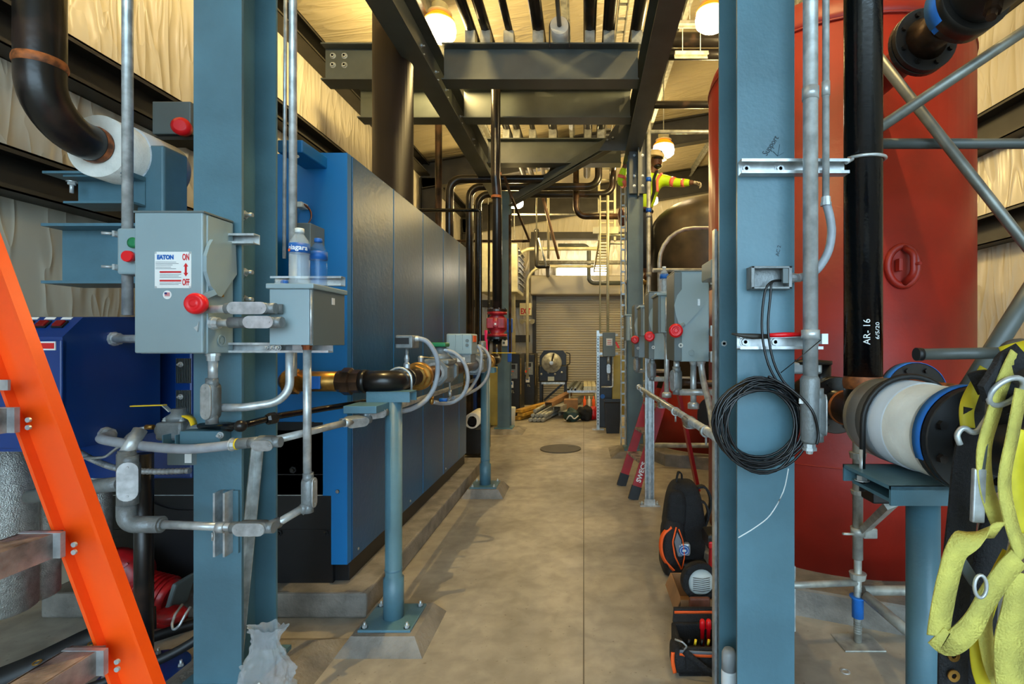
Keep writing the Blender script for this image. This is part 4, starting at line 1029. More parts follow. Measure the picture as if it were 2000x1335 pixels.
for X, t in zip((-.45, .25, .525), rk):
    for y in (5.1, 5.95, 7.44):
        if y > 5.9 and X > .5 and y < 7: continue
        MB().box(X-.055, X+.055, y-.06, y+.06, 4.43, 4.57, .004).build('pipe_shoe', 'galv_rail', t)
G2 = 'black pipes lying on the overhead rack'
for X, r_, lab in ((-1.12, .05, 'leftmost black pipe on the overhead rack beside the near lamp'), (-.97, .05, 'second black pipe on the overhead rack from the left'), (-.74, .036, 'slim black pipe on the overhead rack with a clamp block'), (.06, .064, 'black pipe on the overhead rack just right of the round insulation ring')):
    t = run('rack_pipe', lab, 'pipe', [(X, 1.5, 4.56+r_), (X, 9.6, 4.56+r_)], r_, 'pipe_black', group=G2)
    for y in (5.1, 7.44): MB().box(X-.05, X+.05, y-.06, y+.06, 4.43, 4.57, .004).build('pipe_shoe', 'galv_rail', t)
t = thing('insulated_pipe', 'small pipe ending in a round white insulation ring held by a U-bolt overhead', 'pipe', (-.235, 5.0, 4.45))
MB().cyl((-.235, 1.5, 4.55), (-.235, 5.05, 4.55), .022).build('pipe', 'pipe_black', t)
MB().ring((-.235, 4.93, 4.55), (0,1,0), .022, .088, .45, 30).build('insulation', 'white_ins', t)
MB().tube([Vector((-.235-.095, 4.96, 4.35))]+[Vector((-.235+.095*cos(pi-pi*k/10), 4.96, 4.55+.095*sin(pi*k/10))) for k in range(11)]+[Vector((-.235+.095, 4.96, 4.35))], .007, 8).build('u_bolt', 'steel_dark', t)
t = thing('cable_tray', 'narrow ladder type cable tray running over the rack beams', 'cable tray', (.39, 5, 4.7))
for x in (.345, .435): MB().box(x-.006, x+.006, 1.5, 8.8, 4.78, 4.84).build('side_rail', 'galv_rail', t)
b = MB()
for k in range(32): b.box(.345, .435, 1.6+k*.225, 1.63+k*.225, 4.785, 4.795)
b.build('rung', 'galv_rail', t)
# thin hanger rods under the roof
# verticals & thin pipes near boiler end
run('small_pipe', 'thin black horizontal pipe with an elbow at the top right of the boiler', 'pipe', [(-2.1, 6.1, P(0,411,6.1).z), (P(938,0,6.1).x, 6.1, P(0,411,6.1).z), (P(938,0,6.1).x, 6.1, P(0,690,6.1).z), (P(938,0,6.1).x, 5.3, P(0,690,6.1).z)], .021, 'pipe_gloss', bend=.03)
run('small_pipe', 'slim black vertical pipe between the boiler pipes and the red valve', 'pipe', [P(955,400,6.9), P(955,660,6.9), P(953,690,6.9)], .016, 'pipe_gloss', bend=.03)
run('small_pipe', 'slim dark pipe hanging just right of the gas riser', 'pipe', [P(996,420,7.6), P(996,690,7.6)], .02, 'pipe_worn')
run('roof_pipe', 'grey vertical pipe passing behind the nearest cross beam', 'pipe', [P(927,250,7.0), P(927,300,7.0), P(927,250,7.0)+Vector((0,0,.6))], .045, 'galv_rail') if False else None
run('diagonal_pipe', 'thin diagonal dark pipe falling from the gas riser towards the right', 'pipe', [P(985,345,7.3), P(1000,388,7.3), P(1034,470,8.4), P(1020,472,8.4)], .02, 'pipe_worn', bend=.02)
run('sprinkler_pipe', 'pinkish sloping pipe hanging in the background left of the wall light', 'pipe', [P(1061,388,9.5), P(1091,505,10.5)], .03, 'pipe_worn2')
run('overhead_elbow_pipe', 'rusty pipe dropping and turning right overhead in front of the cable ladder', 'pipe', [P(1125,300,8.8), P(1125,423,8.8), P(1208,423,8.8)], .052, 'pipe_worn', bend=.17)
# insulated ring low behind the boiler
t = thing('pump_pipe', 'low dark pipe with a pale insulation ring behind the far gas train post', 'pipe', P(920,835,6.7))
MB().cyl(P(922,825,6.6), P(922,825,6.6)+Vector((0,.6,0)), .06).build('pipe', 'pipe_black', t)
MB().ring(P(922,822,6.6), (0,1,0), .06, .10, .5, 28).build('insulation', 'white_ins', t)
MB().box(P(905,0,6.6).x, P(945,0,6.6).x, 6.6, 7.1, .04, P(0,836,6.6).z, .02).build('pump_block', 'machine_black', t)
# ================================================================ RIGHT FOREGROUND
SGr = 'galvanized struts on the right column'
CY = 1.765
def sstrut(lab, px0, px1, py, bolts=()):
    z = P(0,py,CY).z
    t = thing('strut_channel', lab, 'strut', (P(px0,0,CY).x, CY, z), SGr)
    MB().channel((P(px0,0,CY).x, CY+.004, z), (P(px1,0,CY).x, CY+.004, z), .05, .04, .003, .010, (0,-1,0)).build('channel', 'galv', t)
    for b_ in bolts: nutbolt(t, (P(b_,0,CY).x, CY+.018, z), (0,-1,0), .013, .008, .0, 'galv')
    return t
sstrut('upper galvanized strut on the right column holding the black pipe', 1446, 1655, 327, (1460, 1527))
sstrut('lower galvanized strut on the right column under the red pliers', 1443, 1604, 668, (1458, 1517))
for px in (1476, 1494): pass
# tall black pipe
t = thing('header_pipe', 'tall glossy black pipe with chalk writing on the right, ending in a welded tee', 'pipe', (1.025, 1.87, 1.25))
HX, HY, HR, HZ = 1.02, 1.87, .064, 1.245
MB().cyl((HX, HY, HZ+.09), (HX, HY, 5.68), HR, seg=32).build('pipe', 'pipe_gloss', t)
MB().tube([(HX, HY, z) for z in (1.33, 1.345, 1.36, 1.375)], [HR, HR*1.06, HR*1.06, HR], 32, caps=False).build('weld_band', 'rust', t)
b = MB().cyl((HX, HY, HZ), (HX, HY, HZ+.11), HR*1.0, seg=32); b.cyl((HX, HY-.12, HZ), (HX, HY+.12, HZ), HR, seg=32)
b.build('tee', 'pipe_black', t)
MB().cyl((HX, 1.36, HZ), (HX, HY-.11, HZ), HR*.97, seg=32).build('pipe', 'pipe_black', t)
MB().cyl((HX, HY+.11, HZ), (HX, 3.45, HZ), HR*.97, seg=32).build('pipe', 'pipe_black', t)
MB().tube([(HX, HY+y, HZ) for y in (.115,.125,.135)], [HR,HR*1.07,HR], 32, caps=False).build('weld_band', 'rust', t)
wc = wrapcyl(HX, HY, HR)
def chalk(st, px, py, size):
    # writing runs up the pipe on the side that faces the aisle
    p = P(px, py, HY-.05)
    ang = (px-1695)*1.78/1000/HR
    def wr(q):
        s_ = q.x; th = ang-.46+ s_/HR; return Vector((HX+(HR+.0008)*sin(th), HY-(HR+.0008)*cos(th), q.z))
    return text(st, size, (0, 0, p.z), (0,0,1), (-1,0,0), 'chalk', t, 'chalk_writing', wrap=wr, ext=0)
chalk('AR- 16', 1701, 648, .032); chalk('6/5/20', 1722, 646, .024)
flange(t, (HX, 2.06, HZ), (0,1,0), .115, .022); flange(t, (HX, 2.084, HZ), (0,1,0), .115, .022)
b = MB().lathe((HX, 2.12, HZ), (0,1,0), [(0,.10),(.02,.10),(.05,.07),(.14,.07),(.17,.10),(.19,.10)], 26); b.cyl((HX, 2.2, HZ), (HX, 2.2, HZ+.16), .04); b.build('valve_body', 'pipe_black', t)
hw = MB().lathe((HX-.05, 2.2, HZ+.16), (0,0,1), [(0,.09),(.015,.09),(.02,.03),(.06,.03)], 20).build('gearbox', 'machine_black', t)
MB().box(HX-.19, HX-.02, 2.14, 2.26, HZ+.12, HZ+.17, .01).build('gearbox_plate', 'galv', t)
t = thing('u_bolt', 'bright U-bolt looped around the tall black pipe at the upper strut', 'u-bolt', (HX, HY, 2.1))
z = P(0,300,1.8).z
MB().tube([(.905, 1.765, z-.045), (.945, 1.80, z-.02)]+[Vector((HX+.072*cos(a), HY+.072*sin(a), z+.004*sin(a))) for a in [pi+ .75*pi*k/14+.12*pi for k in range(15)]]+[(HX+.075, HY+.05, z)], .006, 10).build('rod', 'galv', t)
# insulation on the stub
t = thing('pipe_insulation', 'white round pipe insulation with pale jacket wrapped by a black U-bolt at right', 'pipe insulation', (HX, 1.6, 1.1))
MB().ring((HX, 1.40, HZ), (0,1,0), .064, .130, .36, 48).build('insulation', 'white_ins', t)
MB().ring((HX, 1.53, HZ), (0,1,0), .130, .134, .20, 48).build('jacket', 'jacket', t)
MB().tube([Vector((HX-.15, 1.60, HZ-.21))]+[Vector((HX+.148*cos(pi-pi*k/16), 1.60, HZ+.148*sin(pi*k/16))) for k in range(17)]+[Vector((HX+.15, 1.60, HZ-.21))], .009, 12).build('u_bolt', 'rubber', t)
for s_ in (-1, 1):
    MB().cyl((HX+s_*.15, 1.60, HZ-.19), (HX+s_*.15, 1.60, HZ-.08), .0085).build('rod', 'galv', t)
nutbolt(t, (HX-.15, 1.60, HZ-.175), (0,0,1), .016, .014, 0)
MB().ring((HX, 1.60, HZ), (0,1,0), .1345, .1355, .07, 48).build('pad', 'grey_print', t)
# flange and valve at the near end
t = thing('gate_valve', 'dark flanged valve with a grey lever handle at the right edge', 'valve', (HX, 1.3, 1.1))
flange(t, (HX, 1.345, HZ), (0,1,0), .140, .024); fl2 = flange(t, (HX, 1.315, HZ), (0,1,0), .140, .024, 'rubber')
b = MB().ring((HX, 1.34, HZ), (0,1,0), .1405, .1425, .03, 48)
bmesh.ops.delete(b.bm, geom=[v for v in b.bm.verts if v.co.x > HX+.01 or v.co.z < HZ-.07], context='VERTS')
tp = b.build('blue_tape', 'tape_blue', t)
b = MB().lathe((HX, 1.32, HZ), (0,-1,0), [(0,.075),(.03,.06),(.10,.075),(.16,.075),(.2,.06)], 28); b.lathe((HX, 1.22, HZ), (0,0,1), [(0,.05),(.12,.045),(.13,.06),(.15,.06),(.16,.03),(.23,.03)], 20)
b.build('body', 'machine_black', t)
MB().cyl((HX+.03, 1.22, 1.475), (P(1800,0,1.25).x, 1.25, P(0,692,1.25).z), .014).build('lever', 'steel_grey', t)
MB().cyl((P(1800,0,1.25).x, 1.25, P(0,692,1.25).z), (P(1789,0,1.25).x, 1.25, P(0,692,1.25).z), .016).build('lever_grip', 'rubber', t)
MB().ball((HX+.02, 1.22, 1.475), .034, 1.4, 1, 1).build('lever_hub', 'steel_grey', t)
# support post under
t = thing('pipe_support_post', 'bright blue-grey round post with a flat channel top under the white insulation', 'post', (HX-.01, 1.52, 0))
MB().cyl((1.007, 1.52, .0), (1.007, 1.52, 1.055), .044, seg=28).build('pole', 'steel_blue', t)
b = MB().box(.84, 1.12, 1.40, 1.66, 1.095, 1.105); b.box(.84, 1.12, 1.40, 1.408, 1.052, 1.105); b.box(.84, 1.12, 1.652, 1.66, 1.052, 1.105); b.box(.86, 1.10, 1.42, 1.64, 1.05, 1.06)
b.build('channel_cap', 'steel_blue', t)
MB().box(.88, 1.13, 1.40, 1.64, 0, .015).build('base_plate', 'steel_blue', t)
# dark box below the channel
sx_ = 1.365
t = thing('conduit_support', 'small black junction box with a bent grey arm on the scaffold leg', 'junction box', (1.32, 2.1, .97))
MB().box(P(1706,0,2.1).x, P(1775,0,2.1).x, 2.10, 2.2, P(0,985,2.1).z, P(0,925,2.1).z, .008).build('case', 'rubber', t)
MB().bar(P(1740,985,2.15), (sx_+.02, 2.52, .58), .05, .03, up=(0,1,0)).build('arm', 'galv_rail', t)
# outlet box, conduits
t = thing('outlet_box', 'open grey cast outlet box with black cables leaving it on right column', 'outlet box', P(1502,565,1.76))
q0, q1 = P(1462,522,CY), P(1541,566,CY)
b = MB()
for x0, x1, z0, z1 in ((q0.x, q1.x, q0.z-.008, q0.z), (q0.x, q1.x, q1.z, q1.z+.008), (q0.x, q0.x+.012, q1.z, q0.z), (q1.x-.012, q1.x, q1.z, q0.z)): b.box(x0, x1, CY-.03, CY+.02, z0, z1, .002)
b.box(q0.x, q1.x, CY+.016, CY+.022, q1.z, q0.z); b.build('case', 'cast_grey', t)
MB().box(q1.x-.03, q1.x-.012, CY-.025, CY-.01, q1.z+.02, q0.z-.008).build('bracket', 'box_dark', t)
hub(t, (q1.x, CY-.005, P(0,543,CY).z), (1,0,0), .018, .035, 'alu')
t = thing('conduit_run', 'slim galvanized conduit changing to grey flexible conduit and ending at the outlet box', 'conduit', P(1613,385,1.74))
d = 1.735
MB().cyl(P(1613,385,d), (P(1613,0,d).x, d, 5.6), .0115, seg=16).build('pipe', 'galv', t)
MB().cyl(P(1613,160,d), P(1613,188,d), .0135, seg=16).build('coupling', 'galv', t)
hub(t, P(1613,402,d), (0,0,1), .018, .03)
flex([P(1614,398,d), P(1621,425,d), P(1624,455,d), P(1618,490,d), P(1603,518,d), P(1585,535,d), P(1560,543,d)], .014).build('flexible_conduit', 'cable_grey', t)
MB().cyl(P(1562,543,d+.02), (q1.x+.02, CY-.005, P(0,543,CY).z), .013).build('connector', 'alu', t)
t = thing('conduit_run', 'large galvanized conduit ending in a grey oval fitting right of the cable coil', 'conduit', P(1584,740,1.68))
d = 1.69
MB().cyl(P(1583,742,d), (P(1583,0,d).x, d, 5.6), .0235, seg=22).build('pipe', 'galv', t)
MB().cyl(P(1583,172,d), P(1583,196,d), .0265, seg=22).build('coupling', 'galv', t)
b = MB().lathe(P(1582,865,d), (0,0,1), [(0,.026),(.01,.031),(.21,.031),(.222,.025)], 24); b = b.build('conduit_body', 'cast_grey', t)
condulet(t, P(1595,810,d), (0,0,1), (1,-.25,0), .14, .046, .036)
MB().lathe(P(1581,866,d), (0,0,-1), [(0,.02),(.012,.02),(.012,.024),(.022,.024),(.022,.014),(.034,.010),(.036,.002)], 8, False).build('plug', 'galv', t)
b = MB().ring(P(1583,662,d), (0,0,1), .024, .029, .03, 20); b.box(P(1600,0,d).x, P(1606,0,d).x+.01, d-.02, d+.06, P(0,672,d).z, P(0,652,d).z); b.build('clamp', 'galv', t)
# tall vertical things beside: dark tube added for the thin black slot (dark edge) right of column
run('conduit', 'dark slim tube standing in for the black edge directly right of the right column', 'conduit', [(.765, 2.06, 0), (.765, 2.06, 5.5)], .012, 'pipe_gloss')
# pliers
t = thing('pliers', 'long pliers with a red handle resting on the lower strut of right column', 'pliers', P(1500,655,1.75))
zb = P(0,655,1.75).z
MB().tube([P(1500,655,1.75), P(1530,654,1.75), P(1566,653,1.75)], [.007,.009,.007], 12).build('handle', 'knob_red', t)
MB().tube([P(1502,657,1.75), P(1470,657,1.75), P(1448,655,1.75), P(1429,652,1.75)], [.008,.010,.007,.003], 10).build('jaw', 'steel_dark', t)
# cable coil
t = thing('cable_coil', 'hanging coil of thin black cable on the right steel column', 'cable', P(1482,822,1.72))
cc = P(1482,824,1.725); pts = []
random.seed(3)
for k in range(15*30):
    a = 2*pi*k/30; n = k/30; j = sin(n*2.3)*.5+.5
    rx = .135+.022*sin(n*1.9)+.003*sin(a*3+n); rz = .135+.018*cos(n*2.7)
    oz = -.012*j
    pts.append(cc+Vector((rx*cos(a)+.004*sin(n*5), -.018+.022*sin(n*3.1)-.01*0, rz*sin(a)+oz)))
MB().tube(pts, .0042, 7).build('cable_loops', 'cable', t)
for dx in (0, 12):
    flex([P(1525-dx*.3,548,1.752), P(1505+dx*.2,552,1.74), P(1493+dx,575,1.735), P(1488+dx,640,1.73), P(1497+dx,700,1.725), P(1516+dx,742,1.72), P(1545+dx,775,1.71), P(1565,810,1.705)], .0042).build('cable', 'cable', t)
flex([P(1500,735,1.70), P(1545,760,1.69), P(1585,800,1.655), P(1598,845,1.655), P(1595,868,1.65)], .0042).build('cable', 'cable', t)
MB().tube([P(1525,728,1.71), P(1560,700,1.66), P(1603,664,1.655)], .0015, 6).build('tie_wire', 'rubber', t)
MB().box(P(1560,0,1.68).x, P(1568,0,1.68).x, 1.675, 1.68, P(0,788,1.68).z, P(0,778,1.68).z).build('tape_flag', 'white', t)
# marker writing on the column
text('Support', .030, (P(1505,0,1.79).x, 1.7885, P(0,285,1.79).z), (.55,0,.83), (-.83,0,.55), 'marker', C2, 'marker_writing', ext=0, sx=.8)
b = MB(); b.bar(P(1523,282,1.7885), P(1519,305,1.7885), .002, .0005); b.bar(P(1519,305,1.7885), P(1510,296,1.7885), .002, .0005); b.bar(P(1519,305,1.7885), P(1531,298,1.7885), .002, .0005); b.build('marker_arrow', 'marker', C2)
text('AC 2', .018, (P(1520,0,1.79).x, 1.7885, P(0,490,1.79).z), (.2,0,1), (-1,0,.2), 'marker', C2, 'marker_writing', ext=0)
b = MB().ribbon([P(1442,1050,1.789), P(1475,1030,1.789), P(1505,1005,1.789), P(1530,960,1.789), P(1540,915,1.789)], (.5,0,1), .004, .0005); b.build('chalk_line', 'chalk', C2)
# ================================================================ RED TANK
TX, TY, TR = 1.80, 3.75, .86
t = thing('storage_tank', 'huge red primer painted tank with a domed top standing at the right', 'tank', (TX, TY, .15))
MB().lathe((TX, TY, .15), (0,0,1), [(0,TR),(.62,TR),(3.21,TR)], 72).build('shell', 'tank_red', t)
prof = [(0,TR)]+[(.30*sin(pi/2*k/12)*1.35, TR*cos(pi/2*k/12)**.75 if k < 12 else .001) for k in range(1,13)]
MB().lathe((TX, TY, 3.36), (0,0,1), prof, 72).build('dome', 'tank_red', t)
MB().tube([(TX+TR*cos(a), TY+TR*sin(a), 3.365) for a in [2*pi*k/72 for k in range(72)]], .008, 8, closed=True).build('weld_seam', 'tank_red', t)
MB().tube([(TX+TR*cos(a), TY+TR*sin(a), .77) for a in [2*pi*k/72 for k in range(72)]], .004, 8, closed=True).build('weld_seam', 'tank_red', t)
# hand hole
hc = P(1762,520,2.89); nrm = (Vector((TX,TY,0))-Vector((hc.x,hc.y,0))).normalized()*-1; tv = Vector((0,0,1)).cross(nrm)
hc = Vector((TX,TY,hc.z))+nrm*(TR-.005)
hh = MB()
for rr, off in ((.115,.0),):
    hh.tube([hc+nrm*.012+tv*(.085*cos(a))+Vector((0,0,.11*sin(a))) for a in [2*pi*k/36 for k in range(36)]], .02, 10, closed=True)
hh = hh.build('hand_hole_ring', 'tank_red', t)
MB().prism([hc+nrm*.004+tv*(.08*cos(a))+Vector((0,0,.105*sin(a))) for a in [2*pi*k/36 for k in range(36)]], nrm*.01).build('hand_hole_cover', 'base_black' if False else 'tank_red', hh)
b = MB().tube([hc+nrm*.02+Vector((0,0,.1)), hc+nrm*.075+Vector((0,0,.06))+tv*.02, hc+nrm*.075-Vector((0,0,.05))+tv*.02, hc+nrm*.02-Vector((0,0,.1))], .018, 12, bend=.05); b.cyl(hc+nrm*.06+tv*.02, hc+nrm*.12+tv*.03, .009); b.build('yoke', 'tank_red', hh)
MB().box(hc.x-.055, hc.x-.035, hc.y-.07, hc.y-.03, hc.z-.035, hc.z+.035, .003).build('lug', 'tank_red', hh)
# upper nozzle and valve
t2 = thing('nozzle_valve', 'dark flanged pipe and valve projecting from the upper part of the red tank', 'valve', (1.585, 2.4, 2.9))
NX, NZ = 1.585, 2.90
MB().cyl((NX, 3.0, NZ), (NX, 2.40, NZ), .075, seg=28).build('nozzle', 'tank_red', t2)
flange(t2, (NX, 2.40, NZ), (0,1,0), .145, .028); flange(t2, (NX, 2.365, NZ), (0,1,0), .145, .03, 'rubber')
MB().lathe((NX, 2.37, NZ), (0,-1,0), [(0,.10),(.05,.075),(.12,.075)], 28).build('neck', 'pipe_worn', t2)
flange(t2, (NX, 2.14, NZ), (0,1,0), .14, .03, 'machine_black')
MB().ring((NX, 2.06, NZ), (0,1,0), .10, .142, .08, 40).build('flange', 'machine_black', t2)
b = MB().ring((NX, 2.10, NZ), (0,1,0), .141, .144, .07, 40); bmesh.ops.delete(b.bm, geom=[v for v in b.bm.verts if v.co.x > NX-.04 or v.co.z > NZ+.06 or v.co.z < NZ-.10], context='VERTS'); b.build('blue_tape', 'tape_blue', t2)
MB().lathe((NX, 2.10, NZ), (0,-1,0), [(0,.11),(.06,.12),(.30,.12),(.36,.09)], 30).build('valve_body', 'machine_black', t2)
flange(t2, (NX, 1.68, NZ), (0,1,0), .14, .03, 'machine_black')
MB().lathe((NX, 1.68, NZ), (0,-1,0), [(0,.07),(.3,.07)], 26).build('pipe', 'pipe_black', t2)
MB().lathe((NX-.02, 1.95, NZ-.10), (-.4,-.3,-1), [(0,.03),(.06,.03),(.06,.018),(.09,.018)], 8, False).build('drain_plug', 'pipe_worn', t2)
# lower nozzle
t3 = thing('nozzle_flange', 'black bolted flange with blue tape on the low tank nozzle behind white insulation', 'flange', (1.60, 2.5, 1.26))
MB().cyl((1.60, 3.0, 1.25), (1.60, 2.50, 1.25), .075, seg=28).build('nozzle', 'pipe_worn', t3)
flange(t3, (1.60, 2.50, 1.25), (0,1,0), .15, .03); flange(t3, (1.60, 2.462, 1.25), (0,1,0), .15, .03)
MB().ring((1.60, 2.46, 1.25), (0,1,0), .150, .152, .05, 40).build('blue_tape', 'tape_blue', t3)
MB().lathe((1.60, 2.46, 1.25), (0,-1,0), [(0,.08),(.06,.07),(.5,.07)], 28).build('pipe', 'rust', t3)
flange(t3, (1.60, 2.02, 1.25), (0,1,0), .13, .03, 'machine_black')
MB().lathe((1.60, 2.02, 1.25), (0,-1,0), [(0,.09),(.3,.09)], 24).build('valve_body', 'machine_black', t3)
# ================================================================ SCAFFOLD
def ring_(t, p, r=.035, h=.03, m='galv_rail'): return MB().lathe(p, (0,0,1), [(0,r),(h,r*1.15),(h,r*.9)], 12, False).build('rosette', m, t)
sx, sy = 1.365, 2.55
t = thing('scaffold_upright', 'galvanized scaffold leg with collars and a screw jack foot in front of red tank', 'scaffold leg', (sx, sy, 0))
MB().cyl((sx, sy, .42), (sx, sy, 4.6), .0242, seg=20).build('tube', 'galv_rail', t)
MB().cyl((sx, sy, .01), (sx, sy, .45), .018, seg=16).build('screw_jack', 'galv_rail', t)
MB().tube([(sx, sy, .05+.006*k) for k in range(40)], [.020 if k % 2 else .0165 for k in range(40)], 14).build('thread', 'galv_rail', t)
fp = MB().box(sx-.10, sx+.10, sy-.075, sy+.075, 0, .008, .003).build('foot_plate', 'galv_rail', t)
ring_(t, (sx, sy, P(0,1130,sy).z)), ring_(t, (sx, sy, P(0,895,sy).z)), ring_(t, (sx, sy, P(0,965,sy).z), .03, .02)
MB().lathe((sx, sy, P(0,1205,sy).z), (0,0,1), [(0,.027),(.09,.027),(.10,.038),(.105,.038)], 18).build('blue_collar', 'tape_blue', t)
b = MB().ring((sx, sy, P(0,1045,sy).z), (0,0,1), .025, .034, .04, 18); b.cyl((sx-.03, sy-.02, P(0,1040,sy).z), (sx-.09, sy-.03, P(0,1038,sy).z), .006); b.box(sx+.02, sx+.09, sy-.02, sy+.02, P(0,1050,sy).z, P(0,1030,sy).z, .006); b.build('coupler', 'galv_rail', t)
zl_ = P(0,1145,sy).z
G4 = 'scaffold tubes around the red tank'
run('scaffold_tube', 'low horizontal scaffold tube left of the scaffold leg by the tank pad', 'scaffold tube', [(sx, sy, zl_+.02), (.80, 2.5, zl_+.02)], .0165, 'galv_rail', group=G4)
run('scaffold_tube', 'low horizontal scaffold tube right of the scaffold leg by the tank pad', 'scaffold tube', [(sx+.03, sy, zl_-.02), (2.6, sy, zl_-.02)], .024, 'galv_rail', group=G4)
run('scaffold_tube', 'lower scaffold tube slanting from the jack foot towards the camera', 'scaffold tube', [(sx+.02, sy-.03, zl_-.03), P(1840,1290,2.2)], .024, 'galv_rail', group=G4)
run('scaffold_tube', 'scaffold brace rising steeply to the upper right, crossing in front of the red tank', 'scaffold tube', [P(1720,250,2.35), P(2300,-142,2.1)], .024, 'steel_grey2' if False else 'tube_grey', group=G4) if False else None
mm('tube_grey', (128,130,124), .42, .55, .12, 10)
run('scaffold_tube', 'grey scaffold brace rising to the upper right edge in front of the red tank', 'scaffold tube', [P(1700,262,2.2), P(2300,-140,2.2)], .0235, 'tube_grey', group=G4)
run('scaffold_tube', 'grey scaffold brace falling from the dark valve to the right edge', 'scaffold tube', [P(1690,80,2.4), P(2400,982,2.4)], .0235, 'tube_grey', group=G4)
run('scaffold_tube', 'dark horizontal scaffold bar behind the crossing braces', 'scaffold tube', [P(1690,281,2.5), P(2600,281,2.5)], .025, 'steel_grey', group=G4)
run('scaffold_tube', 'thick grey scaffold tube slanting up at the right edge behind the lever handle', 'scaffold tube', [P(1860,810,1.75), P(2100,430,1.75)], .030, 'steel_grey', group=G4)
# far scaffold leg beside worker + cross tubes
t = thing('scaffold_upright', 'weathered far scaffold leg with blue couplers right of the far column', 'scaffold leg', (P(1267,0,6.6).x, 6.6, 0))
fx = P(1267,0,6.6).x
MB().cyl((fx, 6.6, 0), (fx, 6.6, 4.9), .028, seg=16).build('tube', 'galv_rail', t)
for py in (355, 415, 540, 620, 425): MB().lathe((fx, 6.6, P(0,py,6.6).z), (0,0,1), [(0,.036),(.05,.036)], 12).build('coupler', 'blue_pipe' if py in (355,415) else 'galv_rail', t)
G5 = 'pipes crossing at the right between the beam and red tank'
run('cross_pipe', 'thick dark pipe crossing at upper right under the right lamp', 'pipe', [(.66, 5.9, P(0,78,5.9).z), (4.19, 5.9, P(0,78,5.9).z)], .078, 'pipe_black', group=G5)
run('cross_pipe', 'dark pipe just below the thick crossing pipe at upper right', 'pipe', [(.66, 6.0, P(0,107,6.0).z), (4.19, 6.0, P(0,107,6.0).z)], .062, 'pipe_black', group=G5)
run('cross_pipe', 'dark worn pipe crossing behind the red tank shoulder', 'pipe', [(.66, 6.3, P(0,205,6.3).z), (4.19, 6.3, P(0,205,6.3).z)], .046, 'pipe_black', group=G5)
run('cross_pipe', 'pale scaffold tube crossing just above the far worker lamp', 'pipe', [(.79, 6.6, P(0,258,6.6).z), (2.6, 6.6, P(0,258,6.6).z)], .026, 'galv_rail', group=G5)
for i, (px0, px1, py, d) in enumerate(((1325,1405,48,5.6), (1318,1383,107,5.75))):
    t = thing('strut_channel', 'pale slotted strut under the right lamp, %s one' % ('upper', 'lower')[i], 'strut', P(px0,py,d), 'slotted struts by the right lamp')
    MB().channel(P(px0,py,d), P(px1,py,d), .06, .05, .004, .01, (0,-.4,-1)).build('channel', 'galv_rail', t)
    m_ = (P(px0,py,d)+P(px1,py,d))/2
    for dx in (-.1, .1): MB().cyl((m_.x+dx, d+.0, m_.z), (m_.x+dx, d+.0, roofz(m_.x+dx)-.01), .005, seg=8).build('rod', 'galv_rail', t)
# ================================================================ DARK TANK BEHIND
t = thing('storage_tank', 'dark domed tank behind the red tank with a red skirt at the floor', 'tank', (1.80, 7.0, .15))
MB().lathe((1.80, 7.0, .15), (0,0,1), [(0,.88),(.75,.88)], 60).build('skirt', 'tank_red', t)
prof = [(0,.88),(2.1,.88)]+[(2.1+.46*sin(pi/2*k/10), .88*cos(pi/2*k/10)) for k in range(1,11)]
MB().lathe((1.80, 7.0, .9), (0,0,1), prof, 60).build('shell', 'tank_dark', t)
n_ = Vector((-.35,-.94,0)).normalized(); c_ = Vector((1.8,7.0,.62))+n_*.875; tv = Vector((0,0,1)).cross(n_)
MB().prism([c_+tv*(.12*cos(a))+Vector((0,0,.2*sin(a))) for a in [2*pi*k/30 for k in range(30)]], n_*.02).build('access_hole', 'rubber', t)
run('scaffold_tube', 'low horizontal tube at the foot of the dark tank', 'scaffold tube', [(.8, 6.05, .28), (2.3, 6.05, .28)], .03, 'galv_rail')
run('conduit', 'pale conduit arching left and down in front of the dark tank', 'conduit', [(2.9, 5.3, 0), (2.9, 5.3, P(0,446,5.3).z), (P(1288,0,5.3).x, 5.3, P(0,446,5.3).z), (P(1288,0,5.3).x, 5.3, 1.45)], .021, 'galv_rail', bend=.35)
run('conduit', 'straight pale conduit below the arching conduit at dark tank', 'conduit', [(P(1275,0,5.2).x, 5.2, P(0,528,5.2).z), (2.8, 5.2, P(0,528,5.2).z), (2.8, 5.2, 0)], .021, 'galv_rail')
